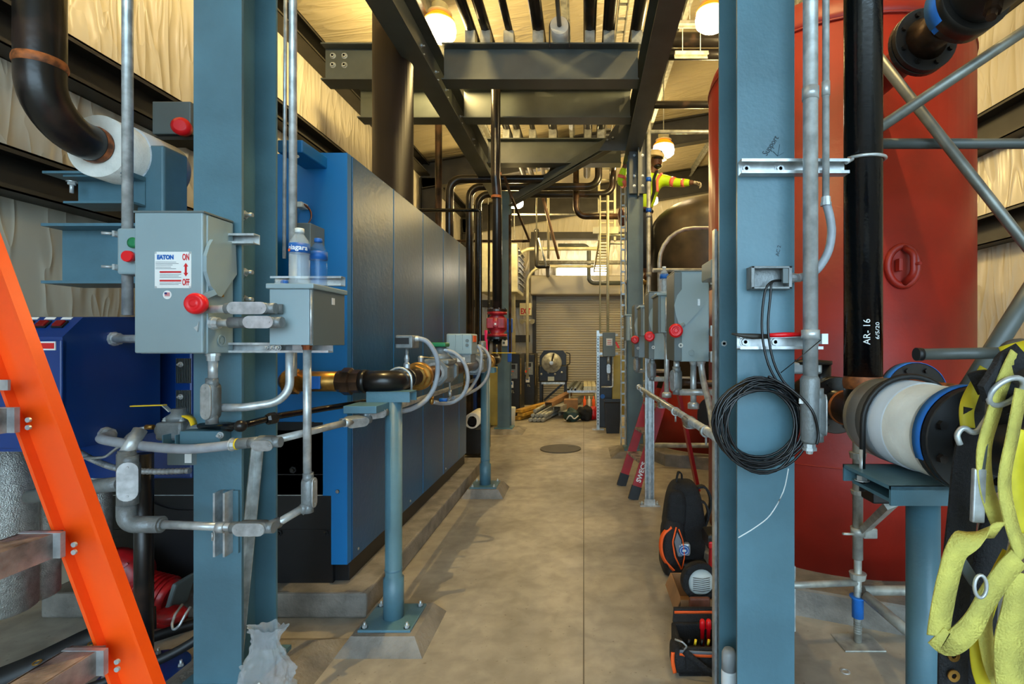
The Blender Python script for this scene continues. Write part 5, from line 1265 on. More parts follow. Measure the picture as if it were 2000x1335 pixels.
# ================================================================ RIGHT SWITCH BANK
G6 = 'grey safety switches with red knobs along the right side'
def side_switch(y, x0, x1, z0, z1, lab, W=.27, near=True):
    t = thing('safety_switch', lab, 'safety switch', ((x0+x1)/2, y+W/2, z0), G6)
    en = MB().box(x0+.035, x1, y, y+W, z0, z1, .004).build('enclosure', 'box_grey', t)
    MB().box(x0, x0+.045, y-.004, y+W+.004, z0+.003, z1-.004, .005).build('cover', 'box_dark', t)
    MB().box(x0, x1+.002, y-.004, y+W, z1-.003, z1+.004, .002).build('rain_lip', 'box_dark', t)
    H = z1-z0; a = y-.008
    Q = lambda u, v: Vector((x0+(x1-x0)*u, a, z1-H*v))
    MB().prism([Q(.08,.27), Q(.0,.38), Q(.05,.50), Q(.12,.58), Q(.32,.60), Q(.80,.40), Q(.86,.35), Q(.80,.28), Q(.5,.22), Q(.22,.20)], (0,.008,0)).build('handle_plate', 'box_grey', t)
    MB().prism([Q(.66,.31), Q(.73,.31), Q(.73,.38), Q(.66,.38)], (0,-.003,0)).build('slot', 'galv', t)
    h = MB().bar(Q(.25,.58), Q(-.02,.66)+Vector((0,-.03,0)), .03, .012).build('handle', 'box_grey', t)
    MB().lathe(Q(.02,.66)+Vector((0,-.015,0)), (-.1,-1,0), [(0,.028),(.01,.040),(.026,.041),(.036,.034),(.038,.026),(.034,.020),(.034,.012),(.038,.010)], 28).build('knob', 'knob_red', h)
    MB().ring(Q(.18,.82), (0,-1,0), .006, .014, .003, 14).build('latch', 'white_plastic', t)
    MB().ring(Q(.5,.90), (0,-1,0), .014, .018, .003, 20).build('knockout', 'box_grey', t)
    return t
side_switch(3.0, .53, .735, 1.385, 1.915, 'largest and nearest grey safety switch of the right bank, red knob at left')
side_switch(4.1, .52, .72, 1.36, 1.90, 'second grey safety switch of the right bank with bottle topped box in front')
side_switch(5.25, .52, .72, 1.34, 1.88, 'third and farthest grey safety switch of the right bank')
G7 = 'plain grey hinged boxes between the right bank switches'
def side_box(y, x0, x1, z0, z1, lab, W=.27):
    t = thing('junction_box', lab, 'junction box', ((x0+x1)/2, y, z0), G7)
    MB().box(x0+.012, x1, y, y+W, z0, z1-.02, .003).build('enclosure', 'box_grey', t)
    MB().box(x0, x0+.02, y-.006, y+W+.006, z0-.003, z1-.015, .003).build('door', 'box_dark', t)
    MB().box(x0-.01, x1+.01, y-.012, y+W+.012, z1-.018, z1, .003).build('drip_lid', 'box_grey', t)
    MB().cyl((x0+.055, y-.004, z0+.01), (x0+.055, y-.004, z1-.03), .005).build('hinge', 'alu', t)
    MB().box(x0+.05, x1-.01, y-.012, y, (z0+z1)/2-.02, (z0+z1)/2+.0, .003).build('hasp', 'galv', t)
side_box(3.55, .515, .66, 1.565, 1.84, 'nearest plain grey hinged box of the right bank, bottle on top')
side_box(4.72, .525, .66, 1.56, 1.835, 'second plain grey hinged box in the right bank')
side_box(6.1, .50, .63, 1.52, 1.83, 'farthest small grey box in the right bank beside the far column')
# supporting strut rails behind them
for z, lab in ((1.84, 'upper'), (1.56, 'middle'), (1.42, 'lower')):
    t = thing('strut_channel', lab+' long strut rail carrying the right switch bank', 'strut', (.76, 2.1, z), 'strut rails of the right switch bank')
    MB().channel((.765, 2.08, z), (.765, 6.4, z), .041, .041, .003, .01, (-1,0,0)).build('channel', 'galv', t)
    for y in (2.75, 2.85): nutbolt(t, (.745, y, z), (-1,0,0), .012, .01, .02)
    MB().box(.685, .76, 2.76, 2.78, z-.03, z+.03, .003).build('end_bracket', 'galv', t)
    nutbolt(t, (.72, 2.755, z), (0,-1,0), .012, .01, .01)
def vstrut(x, y, z0, z1, lab, foot=True):
    t = thing('strut_post', lab, 'strut post', (x, y, 0), 'strut posts of the right bank')
    b = MB().channel((x, y, z0), (x, y, z1), .041, .041, .003, .01, (-.0,-1,0)); b.build('channel', 'galv', t)
    if foot: MB().channel((x+.042, y, z0), (x+.042, y, z1), .041, .041, .003, .01, (-.0,-1,0)).build('channel', 'galv', t)
    if foot:
        f = MB().box(x-.07, x+.115, y-.06, y+.06, 0, .01).build('foot_plate', 'galv', t); MB().box(x-.03, x+.07, y-.035, y-.025, .01, .06).build('clip', 'galv', t)
        for dx in (-.05, .09): nutbolt(f, (x+dx, y-.02, .01), (0,0,1), .012, .012, .02)
    return t
vstrut(.585, 4.72, .01, 1.55, 'double strut post with a bolted foot in front of the red ladder')
vstrut(.565, 2.15, .0, 1.97, 'tall strut post just behind the right column beside the backpack', False)
# conduits below the bank
t = thing('conduit_run', 'long galvanized conduit with oval fittings running low along the right bank', 'conduit', (.54, 2.0, 1.1))
MB().cyl((.54, 1.98, 1.115), (.54, 4.95, 1.06), .019, seg=18).build('pipe', 'galv', t)
for y in (2.62, 3.55, 4.35):
    condulet(t, (.54, y, 1.105-.0185*(y-2)), (0,1,0), (0,-.2,-1), .12, .048, .04)
for y in (2.25, 3.0, 4.7):
    k = MB().ring((.54, y, 1.11-.0185*(y-2)), (0,1,0), .019, .026, .025, 16).build('clamp', 'galv', t); MB().cyl((.54, y+.01, 1.09-.0185*(y-2)), (.54, y+.01, 1.05-.0185*(y-2)), .005).build('screw', 'galv', k)
flange_ = MB().lathe((.54, 4.95, 1.06), (0,1,0), [(0,.026),(.04,.03),(.05,.02)], 8, False).build('end_cap', 'alu', t)
for y, x, zt in ((3.08, .66, 1.385), (3.70, .60, 1.565), (4.86, .60, 1.56)):
    b = MB().cyl((x, y, zt), (x, y, 1.12), .018); b.lathe((x, y, 1.10), (0,0,1), [(0,.035),(.03,.035),(.04,.022)], 14); b = b.build('drop', 'galv', t)
    hub(t, (x, y, zt), (0,0,-1), .026, .02)
flex([(.70, 3.06, 1.385), (.705, 3.02, 1.28), (.70, 2.85, 1.15), (.66, 2.6, 1.06), (.62, 2.4, 1.04)], .019).build('bent_pipe', 'galv', t)
hub(t, (.70, 3.06, 1.385), (0,0,-1), .028, .03)
for y in (3.06, 4.15, 5.3):
    k = thing('conduit_run', 'grey angled conduit fitting hanging under the %s switch of the right bank' % {3.06:'nearest', 4.15:'second', 5.3:'third'}[y], 'conduit', (.56, y, 1.25), 'angled fittings under the right bank')
    condulet(k, (.555, y, 1.27), (0,0,1), (-1,-.4,0), .13, .05, .042)
    MB().cyl((.57, y, 1.2), (.86, y, 1.2), .02).build('pipe', 'galv', k); MB().cyl((.555, y, 1.33), (.555, y, 1.39), .018).build('nipple', 'galv', k)
run('conduit', 'brownish conduit pipe leading back under the nearest right switch', 'conduit', [(.62, 3.2, 1.25), (1.0, 3.3, 1.22), (1.1, 2.95, 1.16)], .022, 'pipe_worn', bend=.05)
t = thing('label_box', 'grey box with green stripes hidden beside the right column top of bank', 'box', (.58, 2.35, 1.83))
MB().box(.598, .72, 2.4, 2.6, 1.80, 1.89, .006).build('case', 'box_grey', t)
b = MB()
for k in range(4): b.box(.605, .68, 2.397, 2.4, 1.815+k*.018, 1.823+k*.018)
b.build('green_stripes', 'green', t)
# ================================================================ LAMPS
def lamp(px, py, d, r, lab, k=1.0, soft=.9, c=None):
    c = V(c) if c else P(px, py, d)
    t = thing('high_bay_lamp', lab, 'lamp', c, 'high bay lamps under the roof')
    MB().lathe(c+Vector((0,0,.0)), (0,0,1), [(-.55*r,.72*r),(-.35*r,.95*r),(0,1.0*r),(.35*r,.93*r),(.42*r,.85*r)], 32).build('globe', 'glow', t)
    MB().lathe(c+Vector((0,0,.40*r)), (0,0,1), [(0,.96*r),(.12*r,.92*r),(.42*r,.62*r),(.5*r,.52*r)], 32).build('amber_reflector', 'orange_glass', t)
    MB().lathe(c+Vector((0,0,.88*r)), (0,0,1), [(0,.55*r),(.05*r,.74*r),(.1*r,.74*r),(.14*r,.5*r),(.6*r,.5*r),(.7*r,.4*r)], 28).build('ballast_housing', 'machine_cream', t)
    zt = roofz(c.x)
    MB().cyl((c.x, c.y, c.z+1.5*r), (c.x, c.y, zt-.01), .008).build('hanger', 'galv_rail', t)
    ld_ = bpy.data.lights.new('lamp_light', 'POINT'); ld_.energy = LAMP_W*k; ld_.color = LAMP_C; ld_.shadow_soft_size = r*soft
    lo = bpy.data.objects.new('lamp_light', ld_); COL.objects.link(lo); lo.parent = t; lo.location = (0, 0, -1.65*r)
    return t
lamp(859, 58, 5.55, .175, 'high bay lamp glowing at upper left centre between the beams')
lamp(1390, 38, 5.2, .165, 'high bay lamp glowing at the upper right beside the right column')
lamp(1296, 294, 7.9, .165, 'high bay lamp glowing right behind the worker hard hat')
lamp(1006, 396, 10.4, .17, 'small far lamp half hidden behind the diagonal brace')
lamp(1272, 392, 11.2, .15, 'small far lamp below the worker arm')
# wall light above the door
t = thing('wall_light', 'long bright white strip light glowing above the roll-up door', 'lamp', P(1135,528,13.3))
q0, q1 = P(1088,519,13.35), P(1184,536,13.35)
MB().box(q0.x, q1.x, 13.30, 13.42, q1.z, q0.z, .02).build('diffuser', 'glow_wall', t)
MB().box(q0.x-.05, q1.x+.05, 13.42, 13.58, q1.z-.03, q0.z+.03, .01).build('housing', 'galv_rail', t)
la = bpy.data.lights.new('strip_light', 'AREA'); la.shape = 'RECTANGLE'; la.size = 1.2; la.size_y = .2; la.energy = 60; la.color = (1,.9,.7)
lo = bpy.data.objects.new('strip_light', la); COL.objects.link(lo); lo.parent = t; lo.location = (0,-.04,0); lo.rotation_euler = (pi/2+pi, 0, 0); lo.rotation_euler = (-pi/2+pi, 0, pi) if False else (pi/2, 0, 0)
# the same row of lamps continues over the near part of the hall
lamp(0,0,0, .16, 'high bay lamp over the near left, above the switch column', 2.0, .12, (-1.05, 2.4, 4.98))
lamp(0,0,0, .16, 'high bay lamp over the near right, above the tank', 1.0, .12, (1.0, 2.0, 5.3))
# ================================================================ BACKGROUND ITEMS
t = thing('manhole_cover', 'round dark steel cover lying in the concrete aisle floor', 'manhole cover', (P(1095,0,7.18).x, 7.18, 0))
mc_ = P(1095,0,7.18); MB().disc((mc_.x, 7.18, 0), (0,0,1), .285, .012, 48).build('plate', 'rubber_grey', t)
MB().box(mc_.x+.10, mc_.x+.2, 7.30, 7.35, .010, .014).build('lift_slot', 'rubber', t)
def cabinet(x0, x1, y0, y1, h, lab):
    t = thing('compressor_cabinet', lab, 'compressor', ((x0+x1)/2, y0, 0), 'black machine cabinets at the back left')
    MB().box(x0, x1, y0, y1, 0, h, .02).build('body', 'machine_black', t)
    k = MB().box(x1-.24, x1-.05, y0-.012, y0, h-.50, h-.20, .006).build('control_panel', 'cast_grey', t)
    MB().box(x1-.22, x1-.09, y0-.016, y0-.012, h-.31, h-.22).build('display', 'rubber', k)
    MB().box(x1-.2, x1-.12, y0-.015, y0-.012, h-.36, h-.345).build('orange_label', 'orange_fab', k)
    MB().disc((x1-.2, y0-.012, h-.42), (0,-1,0), .028, .02, 20).build('stop_button', 'knob_red', k)
    MB().disc((x1-.2, y0-.012, h-.42), (0,-1,0), .04, .006, 20).build('yellow_collar', 'yellow', k)
    MB().box(x1-.22, x1-.13, y0-.004, y0, h-.68, h-.55).build('sticker', 'white', t)
    MB().box(x1-.21, x1-.15, y0-.005, y0-.004, h-.62, h-.57).build('sticker_print', 'blue_print', t)
    text('TL', .07, (x1-.15, y0-.004, h-.76), (1,0,0), (0,0,1), 'machine_cream', t)
    b = MB()
    for k2 in range(14): b.box(x1-.001, x1+.004, y0+.15, y1-.12, .2+k2*.03, .212+k2*.03)
    b.build('louvre', 'rubber', t)
    MB().box(x1-.002, x1+.008, y0+.1, y0+.14, .45, h-.1).build('edge_strip', 'brass', t)
    return t
cabinet(-1.85, -1.27, 10.2, 11.0, 1.27, 'nearer black compressor cabinet with a control panel at the back left')
cabinet(-1.95, -1.16, 12.2, 12.95, 1.22, 'farther black compressor cabinet beside the roll-up door')
tag(MB().box(-1.78, -1.42, 9.05, 9.35, .02, 1.05, .02).build('yellow_cabinet', 'yellow_board'), 'yellow panel standing behind the far left column', 'cabinet')
tag(MB().box(-2.25, -1.92, 9.2, 9.6, 0, .95, .03).build('blue_drum_cabinet', 'navy'), 'dark blue cabinet standing low behind the far gas train post', 'cabinet')
tag(MB().lathe((-1.35, 9.2, 0), (0,0,1), [(0,.11),(.32,.13),(.33,.125)], 24).build('white_bucket', 'white_plastic'), 'dirty white bucket on the floor by the far left column', 'bucket')
# unit heater
t = thing('unit_heater', 'large cream unit heater cabinet with dark side louvres on the far left', 'heater', (-1.9, 11.5, 2.6))
MB().box(-2.35, -1.49, 11.5, 12.7, 2.62, 3.72, .02).build('casing', 'machine_cream', t)
b = MB()
for k in range(7):
    z = 2.78+k*.125; b.bar((-1.47, 11.62, z+.05), (-1.47, 12.6, z+.05), .05, .018)
b.build('louvre', 'galv', t)
MB().box(-1.495, -1.485, 11.6, 12.62, 2.7, 3.65).build('dark_opening', 'rubber', t)
for x in (-2.2, -1.6): MB().cyl((x, 11.8, 3.7), (x, 11.8, roofz(x)-.02), .012).build('hanger', 'galv_rail', t)
# exit sign with emergency lights
t = thing('exit_sign', 'cream EXIT sign with red letters left of the roll-up door', 'sign', P(1027,604,13.35))
q0, q1 = P(1015,592,13.35), P(1038,616,13.35)
MB().box(q0.x, q1.x, 13.34, 13.42, q1.z, q0.z, .01).build('face', 'exit_face', t)
text('EXIT', .20, ((q0.x+q1.x)/2, 13.337, q1.z+.1), (1,0,0), (0,0,1), 'red_print', t, sx=.62, bold=.006, ext=.001)
MB().tube([((q0.x+q1.x)/2+.1, 13.38, q0.z), ((q0.x+q1.x)/2+.1, 13.38, q0.z+.3), (q0.x-.2, 13.38, q0.z+.36)], .015, 8, bend=.1).build('conduit', 'galv_rail', t)
t = thing('emergency_light', 'pair of small lamp heads below the EXIT sign', 'emergency light', P(1030,626,13.3))
q = P(1030,625,13.3); MB().box(q.x-.18, q.x+.18, 13.28, 13.42, q.z-.04, q.z+.02, .01).build('base', 'machine_cream', t)
for dx in (-.13, .13): MB().lathe((q.x+dx, 13.27, q.z-.03), (dx,-1,-.3), [(0,.03),(.05,.06),(.06,.06)], 18).build('lamp_head', 'machine_cream', t)
# tube bender / reel machine in front of the door
t = thing('bending_machine', 'black shop machine with a large pale disc standing in front of the roll-up door', 'machine', (-.75, 12.2, 0))
b = MB().prism([(-1.05, 12.2, .95), (-.42, 12.2, .95), (-.42, 12.2, 1.2), (-.5, 12.2, 1.30), (-.95, 12.2, 1.30), (-1.05, 12.2, 1.15)], (0,.3,0)); b.box(-1.08, -.38, 12.15, 12.6, .55, .95, .03); b.build('housing', 'machine_black', t)
dc = Vector((-.76, 12.1, 1.01))
d_ = MB().lathe(dc, (.15,-1,.05), [(0,.235),(.03,.24),(.05,.225),(.05,.15),(.07,.145),(.07,.09),(.12,.07),(.13,.02)], 40).build('bending_disc', 'galv_rail', t)
MB().bar(dc+Vector((0,-.12,0)), dc+Vector((.06,-.1,.22)), .05, .03).build('roller_arm', 'machine_black', d_)
MB().lathe(dc+Vector((0,-.12,0)), (.15,-1,.05), [(0,.05),(.03,.045)], 24).build('hub', 'alu', d_)
MB().tube([(-.42,12.25,1.25),(-.33,12.25,1.22),(-.33,12.25,.98),(-.4,12.25,.95)], .012, 8, bend=.04).build('handle', 'rubber', t)
for x in (-1.02, -.44):
    for y in (12.2, 12.55): MB().box(x-.03, x+.03, y-.03, y+.03, 0, .56).build('leg', 'machine_black', t)
MB().box(-1.0, -.45, 12.12, 12.2, .5, .55).build('shelf', 'galv', t)
MB().bar((-.95, 12.3, .1), (-.5, 12.3, .5), .03, .05).build('cross_brace', 'machine_black', t)
MB().box(-.85, -.7, 12.13, 12.15, .58, .68).build('label', 'machine_cream', t)
for k in range(4): MB().ball((-1.0+.16*k, 12.12, .74+.04*(k % 2)), .03, seg=10).build('control_knob', 'alu', t)
# piles of material
random.seed(11)
G8 = 'galvanized conduit lengths in the floor pile'
for i in range(9):
    c0 = i % 4; r0 = i//4
    x = P(1036+c0*8+r0*4,0,9.6).x; y = 9.55+.06*r0; z = .045+.075*r0
    t = MB(); t.cyl((x, y, z), (x+.35+.05*c0, y+2.2, z+.02), .036, seg=12)
    o = tag(t.build('conduit_length', 'galv_rail'), ('bottom', 'second', 'top')[r0]+' layer galvanized conduit end in floor pile, number %d from the left of its layer' % (c0+1), 'conduit', G8)
G9 = 'channels piled on the floor before the machine'
for i, (px, z, rz) in enumerate(((1072,.28,.22),(1088,.20,.35),(1098,.10,.5),(1112,.06,.10))):
    x = P(px,0,10.1).x
    o = MB().channel((x, 10.0, z), (x+rz*1.6, 11.6, z+.05), .15, .09, .008, 0, (0,0,-1)).build('steel_channel', 'galv_rail' if i else 'cardboard')
    tag(o, ('highest', 'second', 'rightmost low', 'farthest right')[i]+' metal channel of the pile in front of the shop machine', 'channel', G9)
for i, (px, z) in enumerate(((1020,.04),(1028,.11),(1024,.18))):
    x = P(px,0,9.9).x
    tag(MB().obox((x+.12, 10.4, z), (1,-.35,0), (.35,1,0), (0,0,1), .14, 1.3, .055).build('wood_plank', 'wood'), ('lowest', 'middle', 'topmost')[i]+' yellow timber piece left of the conduit pile', 'plank', 'yellow timber pieces')
for i in range(5):
    x = P(1020+i*6,0,10.9).x
    tag(MB().cyl((x, 10.7, .03+.04*(i % 2)), (x+.5, 12.0, .1+.03*(i % 2)), .025, seg=10).build('conduit_length', 'galv'), 'thin conduit on the floor between cabinets and machine, %s' % ('first from left','second from left','middle one','fourth from left','last one')[i], 'conduit', 'thin conduits by the cabinets')
t = thing('saw_horse', 'low metal rack holding strut lengths right of the shop machine', 'rack', (0, 11.2, 0))
for y in (10.9, 12.0): MB().bar((-.35, y, .45), (.30, y, .45), .05, .05).build('crossbar', 'galv', t)
for x in (-.3, .25):
    for y in (10.9, 12.0): MB().cyl((x, y, 0), (x, y, .45), .02).build('leg', 'galv', t)
for i in range(8):
    x = -.33+.075*(i % 5); z = .50+.045*(i//5)
    tag(MB().channel((x, 10.75, z), (x+.1, 12.6, z), .041, .041, .004, 0, (0,0,1)).build('strut_length', 'galv' if i % 2 else 'cast_grey'), 'strut length on the low rack, %s' % ('leftmost below','second below','third below','fourth below','rightmost below','left on top','middle on top','right on top')[i], 'strut', 'strut lengths on the low rack')
for i in range(3): tag(MB().box(.0+.09*i, .08+.09*i, 10.85, 12.3, .475, .56).build('steel_tube', 'machine_cream'), 'square tube on the low rack, %s of three' % ('left','middle','right')[i], 'tube', 'square tubes on the low rack')
tag(MB().box(-.40, -.12, 10.3, 10.55, 0, .34, .01).build('cardboard_box', 'cardboard'), 'tan cardboard box standing behind the dark bags at the back', 'box')
for i in range(4): tag(MB().lathe((.02+.09*i, 10.4, 0), (0,0,1), [(0,.03),(.34,.03),(.35,.012),(.40,.012)], 14).build('tube_carton', 'white_plastic' if i % 2 else 'orange_fab'), 'small upright tube behind the red and black bag, %s' % ('first','second','third','fourth')[i]+' from left', 'tube', 'upright tubes behind the bags')
def blob(name, m, c, rx, ry, rz, lab, cat, sd=1):
    b = MB().ball((0,0,0), 1, seg=24)
    for v in b.bm.verts:
        n = mn.noise(v.co*2.2+Vector((sd,sd,sd)))*.35; v.co *= 1+n; v.co = Vector((v.co.x*rx, v.co.y*ry, max(v.co.z, -.85)*rz))+V(c)
    return tag(b.build(name, m), lab, cat)
blob('hose_bundle', 'bag_dark', (-.22, 9.7, .11), .15, .13, .13, 'dark teal bundle of webbing and hose on the floor', 'bundle', 3)
blob('tool_duffel', 'black_fab', (.02, 9.8, .13), .15, .14, .15, 'black duffel bag between the teal bundle and the red bag', 'bag', 5)
blob('red_bag', 'tool_red', (.19, 9.9, .12), .12, .12, .13, 'dark red and black bag at the back on the floor', 'bag', 9)
MB().tube([(-.32,9.58,.05),(-.25,9.55,.16),(-.18,9.56,.05),(-.1,9.6,.12)], .012, 8, bend=.04).build('white_strap', 'white', COL.objects['hose_bundle'])
# electrical panel on strut stand
EX = P(1168,0,8.8).x
t = thing('strut_stand', 'slotted galvanized strut post standing before the roll-up door carrying a panel', 'strut post', (EX, 8.8, 0))
MB().channel((EX, 8.8, .01), (EX, 8.8, 1.70), .05, .041, .003, .01, (0,-1,0)).build('channel', 'galv', t)
b = MB()
for k in range(30): b.box(EX-.007, EX+.007, 8.8+.005, 8.8+.019, .08+k*.052, .105+k*.052)
b.build('slot_pattern', 'rubber', t)
MB().box(EX-.10, EX+.10, 8.72, 8.88, 0, .015).build('foot_plate', 'galv', t)
for z in (1.30, 1.62): MB().bar((EX-.02, 8.77, z), (EX+.34, 8.77, z), .03, .041).build('cross_strut', 'galv', t)
t = thing('electrical_panel', 'grey electrical panel with a red and white label on the far strut post', 'electrical panel', (.43, 8.7, 1.27))
MB().box(P(1177,0,8.7).x, P(1201,0,8.7).x, 8.58, 8.76, 1.26, 1.66, .005).build('enclosure', 'box_dark', t)
MB().box(P(1184,0,8.6).x, P(1196,0,8.6).x, 8.574, 8.58, 1.44, 1.56).build('label', 'white', t)
b = MB()
for k in range(3): b.box(P(1186,0,8.6).x, P(1194,0,8.6).x, 8.572, 8.574, 1.46+k*.03, 1.468+k*.03)
b.build('label_print', 'red_print', t)
MB().bar((P(1202,0,8.7).x, 8.62, 1.50), (P(1208,0,8.7).x, 8.62, 1.40), .02, .03).build('red_handle', 'knob_red', t)
for px in (1172, 1187): run('conduit', 'pale vertical conduit rising from the far electrical panel, %s' % ('left one' if px == 1172 else 'right one'), 'conduit', [(P(px,0,8.75).x, 8.75, 1.66), (P(px,0,8.75).x, 8.75, 4.0)], .014 if px == 1172 else .024, 'machine_cream', group='conduits above the far panel')
t = thing('conduit_run', 'small grey conduit fitting under the far electrical panel', 'conduit', (.42, 8.66, 1.1))
condulet(t, (.42, 8.66, 1.05), (0,0,1), (0,-1,0), .16, .06, .05); MB().cyl((.42,8.66,1.13),(.42,8.66,1.27), .025).build('nipple', 'galv', t); MB().cyl((.42,8.66,.98),(.42,8.66,.85), .015).build('nipple', 'galv', t)
run('conduit', 'slim conduit dropping beside the far panel and turning left', 'conduit', [(.49, 8.64, 1.26), (.49, 8.64, .74), (.30, 8.64, .74)], .014, 'galv', bend=.03)
tag(MB().box(.27, .50, 8.95, 9.4, 0, 1.25, .01).build('black_cabinet', 'machine_black'), 'tall black cabinet behind the far strut post', 'cabinet')
tag(MB().disc((.33, 8.948, .55), (0,-1,0), .04, .003, 20).build('blue_sticker', 'blue_print'), 'small blue sticker on the tall black cabinet', 'sticker')
tag(MB().box(.50, .74, 9.0, 9.06, .2, 1.26, .005).build('timber_board', 'yellow_board'), 'tan yellow board standing right of the black cabinet', 'board')
t = thing('trash_can', 'dark open trash can on the floor at the right rear', 'trash can', (.47, 8.5, 0))
b = MB(); prof = []
b.lathe((.48, 8.5, 0), (0,0,1), [(0,.15),(.50,.195),(.52,.205),(.54,.205),(.54,.19),(.50,.185),(.02,.14)], 4, False)
b2 = MB(); b2.merge(b, Matrix.Translation((.48,8.5,0)) @ Matrix.Rotation(pi/4, 4, 'Z') @ Matrix.Translation((-.48,-8.5,0))); b2.build('bin', 'machine_black', t)
# background conduits on the end wall
run('wall_conduit', 'tall cream conduit bending right above the EXIT sign', 'conduit', [P(1003,738,12.0), P(1003,486,12.0), P(1170,486,12.0)], .045, 'machine_cream', bend=.45, group='cream conduits at the back wall')
run('wall_conduit', 'shorter cream conduit bending right just beside the EXIT sign', 'conduit', [P(1030,740,12.2), P(1030,521,12.2), P(1160,521,12.2)], .035, 'machine_cream', bend=.4, group='cream conduits at the back wall')
run('wall_pipe', 'brown pipe running level across the wall light', 'pipe', [P(1050,513,12.8), P(1232,513,12.8)], .05, 'galv_rail')
run('wall_pipe', 'brown pipe with a drop and a bend to the right above the roll-up door', 'pipe', [P(1090,480,12.9), P(1150,480,12.9), P(1150,553,12.9), P(1215,553,12.9)], .055, 'steel_grey', bend=.15)
for i, px in enumerate((1048, 1070, 1072)):
    run('hanging_rod', 'thin pale hanging rod above the wall light, %s' % ('leftmost','middle','rightmost')[i], 'rod', [Vector((P(px,0,9.8+.3*i).x, 9.8+.3*i, roofz(P(px,0,9.8+.3*i).x)-.01)), P(px,505 if i else 470,9.8+.3*i)], .014, 'machine_cream', group='thin hanging rods at the back')
run('valve_string', 'dark string of fittings hanging at the back below the lamp', 'pipe', [P(1048,455,11), P(1048,520,11), P(1070,520,11), P(1070,540,13.5)], .05, 'machine_black', bend=.05)
tag(MB().ball(P(1048,452,11), .06, seg=14).build('float_ball', 'machine_black'), 'small dark ball fitting at the back above the cream conduits', 'ball')
run('hanging_rod', 'slanted pale rod crossing the cream conduits at the back', 'rod', [P(1052,465,10.6), P(1067,520,10.6)], .022, 'galv')
run('roof_rod', 'thin dark level rod under the far roof', 'rod', [P(1000,419,10.6), P(1240,419,10.6)], .018, 'galv_rail')
run('roof_rod', 'thick dark level pipe under the far roof at left', 'rod', [P(860,471,9.8), P(1036,471,9.8)], .025, 'pipe_worn')
# vertical cable ladder near the worker
t = thing('cable_ladder', 'pale vertical cable ladder hanging at the back left of the worker', 'cable ladder', P(1182,560,9.4))
xa, xb = P(1170,0,9.4).x, P(1201,0,9.4).x
for x in (xa, xb): MB().box(x-.02, x+.02, 9.38, 9.46, P(0,470,9.4).z, P(0,318,9.4).z).build('side_rail', 'machine_cream', t)
b = MB()
for k in range(7): z = P(0,330+k*21,9.4).z; b.box(xa, xb, 9.40, 9.43, z-.012, z+.012)
b.build('rung', 'machine_cream', t)
MB().box(P(1158,0,9.3).x, P(1208,0,9.3).x, 9.3, 9.36, P(0,456,9.3).z, P(0,443,9.3).z).build('cross_strut', 'machine_cream', t)
t = thing('cable_ladder', 'close-rung cable ladder running back horizontally above the roll-up door', 'cable ladder', P(1180,520,12.5))
for a_, c_ in (((1172,458,10.2),(1160,530,12.6)), ((1192,458,10.2),(1186,530,12.6))): MB().bar(P(*a_), P(*c_), .03, .06).build('side_rail', 'machine_cream', t)
b = MB()
for k in range(14):
    u = k/13; b.bar(P(1172,458,10.2).lerp(P(1160,530,12.6), u), P(1192,458,10.2).lerp(P(1186,530,12.6), u), .04, .03)
b.build('rung', 'machine_cream', t)
# chain-like galvanized ladder left of far column
t = thing('wall_ladder', 'narrow galvanized vertical ladder rail standing left of the far right column', 'ladder', (P(1216,0,7.4).x, 7.4, 0))
for px in (1213, 1221): MB().box(P(px,0,7.4).x-.008, P(px,0,7.4).x+.008, 7.38, 7.42, 0, 3.9).build('side_rail', 'galv_rail', t)
b = MB()
for k in range(24): b.box(P(1213,0,7.4).x, P(1221,0,7.4).x, 7.39, 7.41, .1+k*.16, .125+k*.16)
b.build('rung', 'galv', t)
for px, py in ((1226,0),): pass
run('scaffold_tube', 'short pale tubes of the ladder cage beside far column, upper', 'scaffold tube', [P(1192,460,8.2), P(1222,460,8.2)], .015, 'machine_cream')
run('scaffold_tube', 'short pale tube of the ladder cage beside far column, lower', 'scaffold tube', [P(1190,476,8.2), P(1218,476,8.2)], .015, 'machine_cream')
blob('tool_pouch', 'brown', P(1215,425,7.6), .06, .06, .14, 'dark cluster of ropes and tools hanging left of the far column', 'pouch', 4)
# ================================================================ RED LADDER
t = thing('step_ladder', 'dark red folded step ladder marked SWECS leaning at the right side', 'ladder', (.55, 5.1, 0))
f0 = Vector((P(1236,0,4.88).x, 4.88, 0)); tpv = f0+Vector((.37, .12, 1.15)); g0 = Vector((P(1213,0,5.35).x, 5.35, 0)); gpv = g0+Vector((.37, .05, 1.15))
for a, b_ in ((f0, tpv), (g0, gpv)):
    dv = (b_-a).normalized()
    MB().channel(a+dv*.0, b_, .085, .03, .006, 0, (0,1,0)).build('side_rail', 'ladder_red', t)
    MB().bar(a-dv*0+Vector((0,0,.0)), a+dv*.13, .095, .04, up=(0,1,0)).build('foot', 'rubber', t)
for k, u in enumerate((.30, .52, .75)):
    MB().bar(f0.lerp(tpv, u), g0.lerp(gpv, u), .09, .025).build('tread', 'tread', t)
dv = (tpv-f0).normalized()
text('SWECS', .062, f0.lerp(tpv, .225)+Vector((-.0,-.024,0)), dv, Vector((-dv.z,0,dv.x)), 'white', t, ext=.0005, sx=1.0, bold=.002)
for a in (f0+Vector((.30,.1,0)), g0+Vector((.42,-.05,0))):
    MB().bar(a+Vector((.36,0,0)), a+Vector((.14,0,1.1)), .03, .06, up=(0,1,0)).build('rear_rail', 'ladder_red', t)
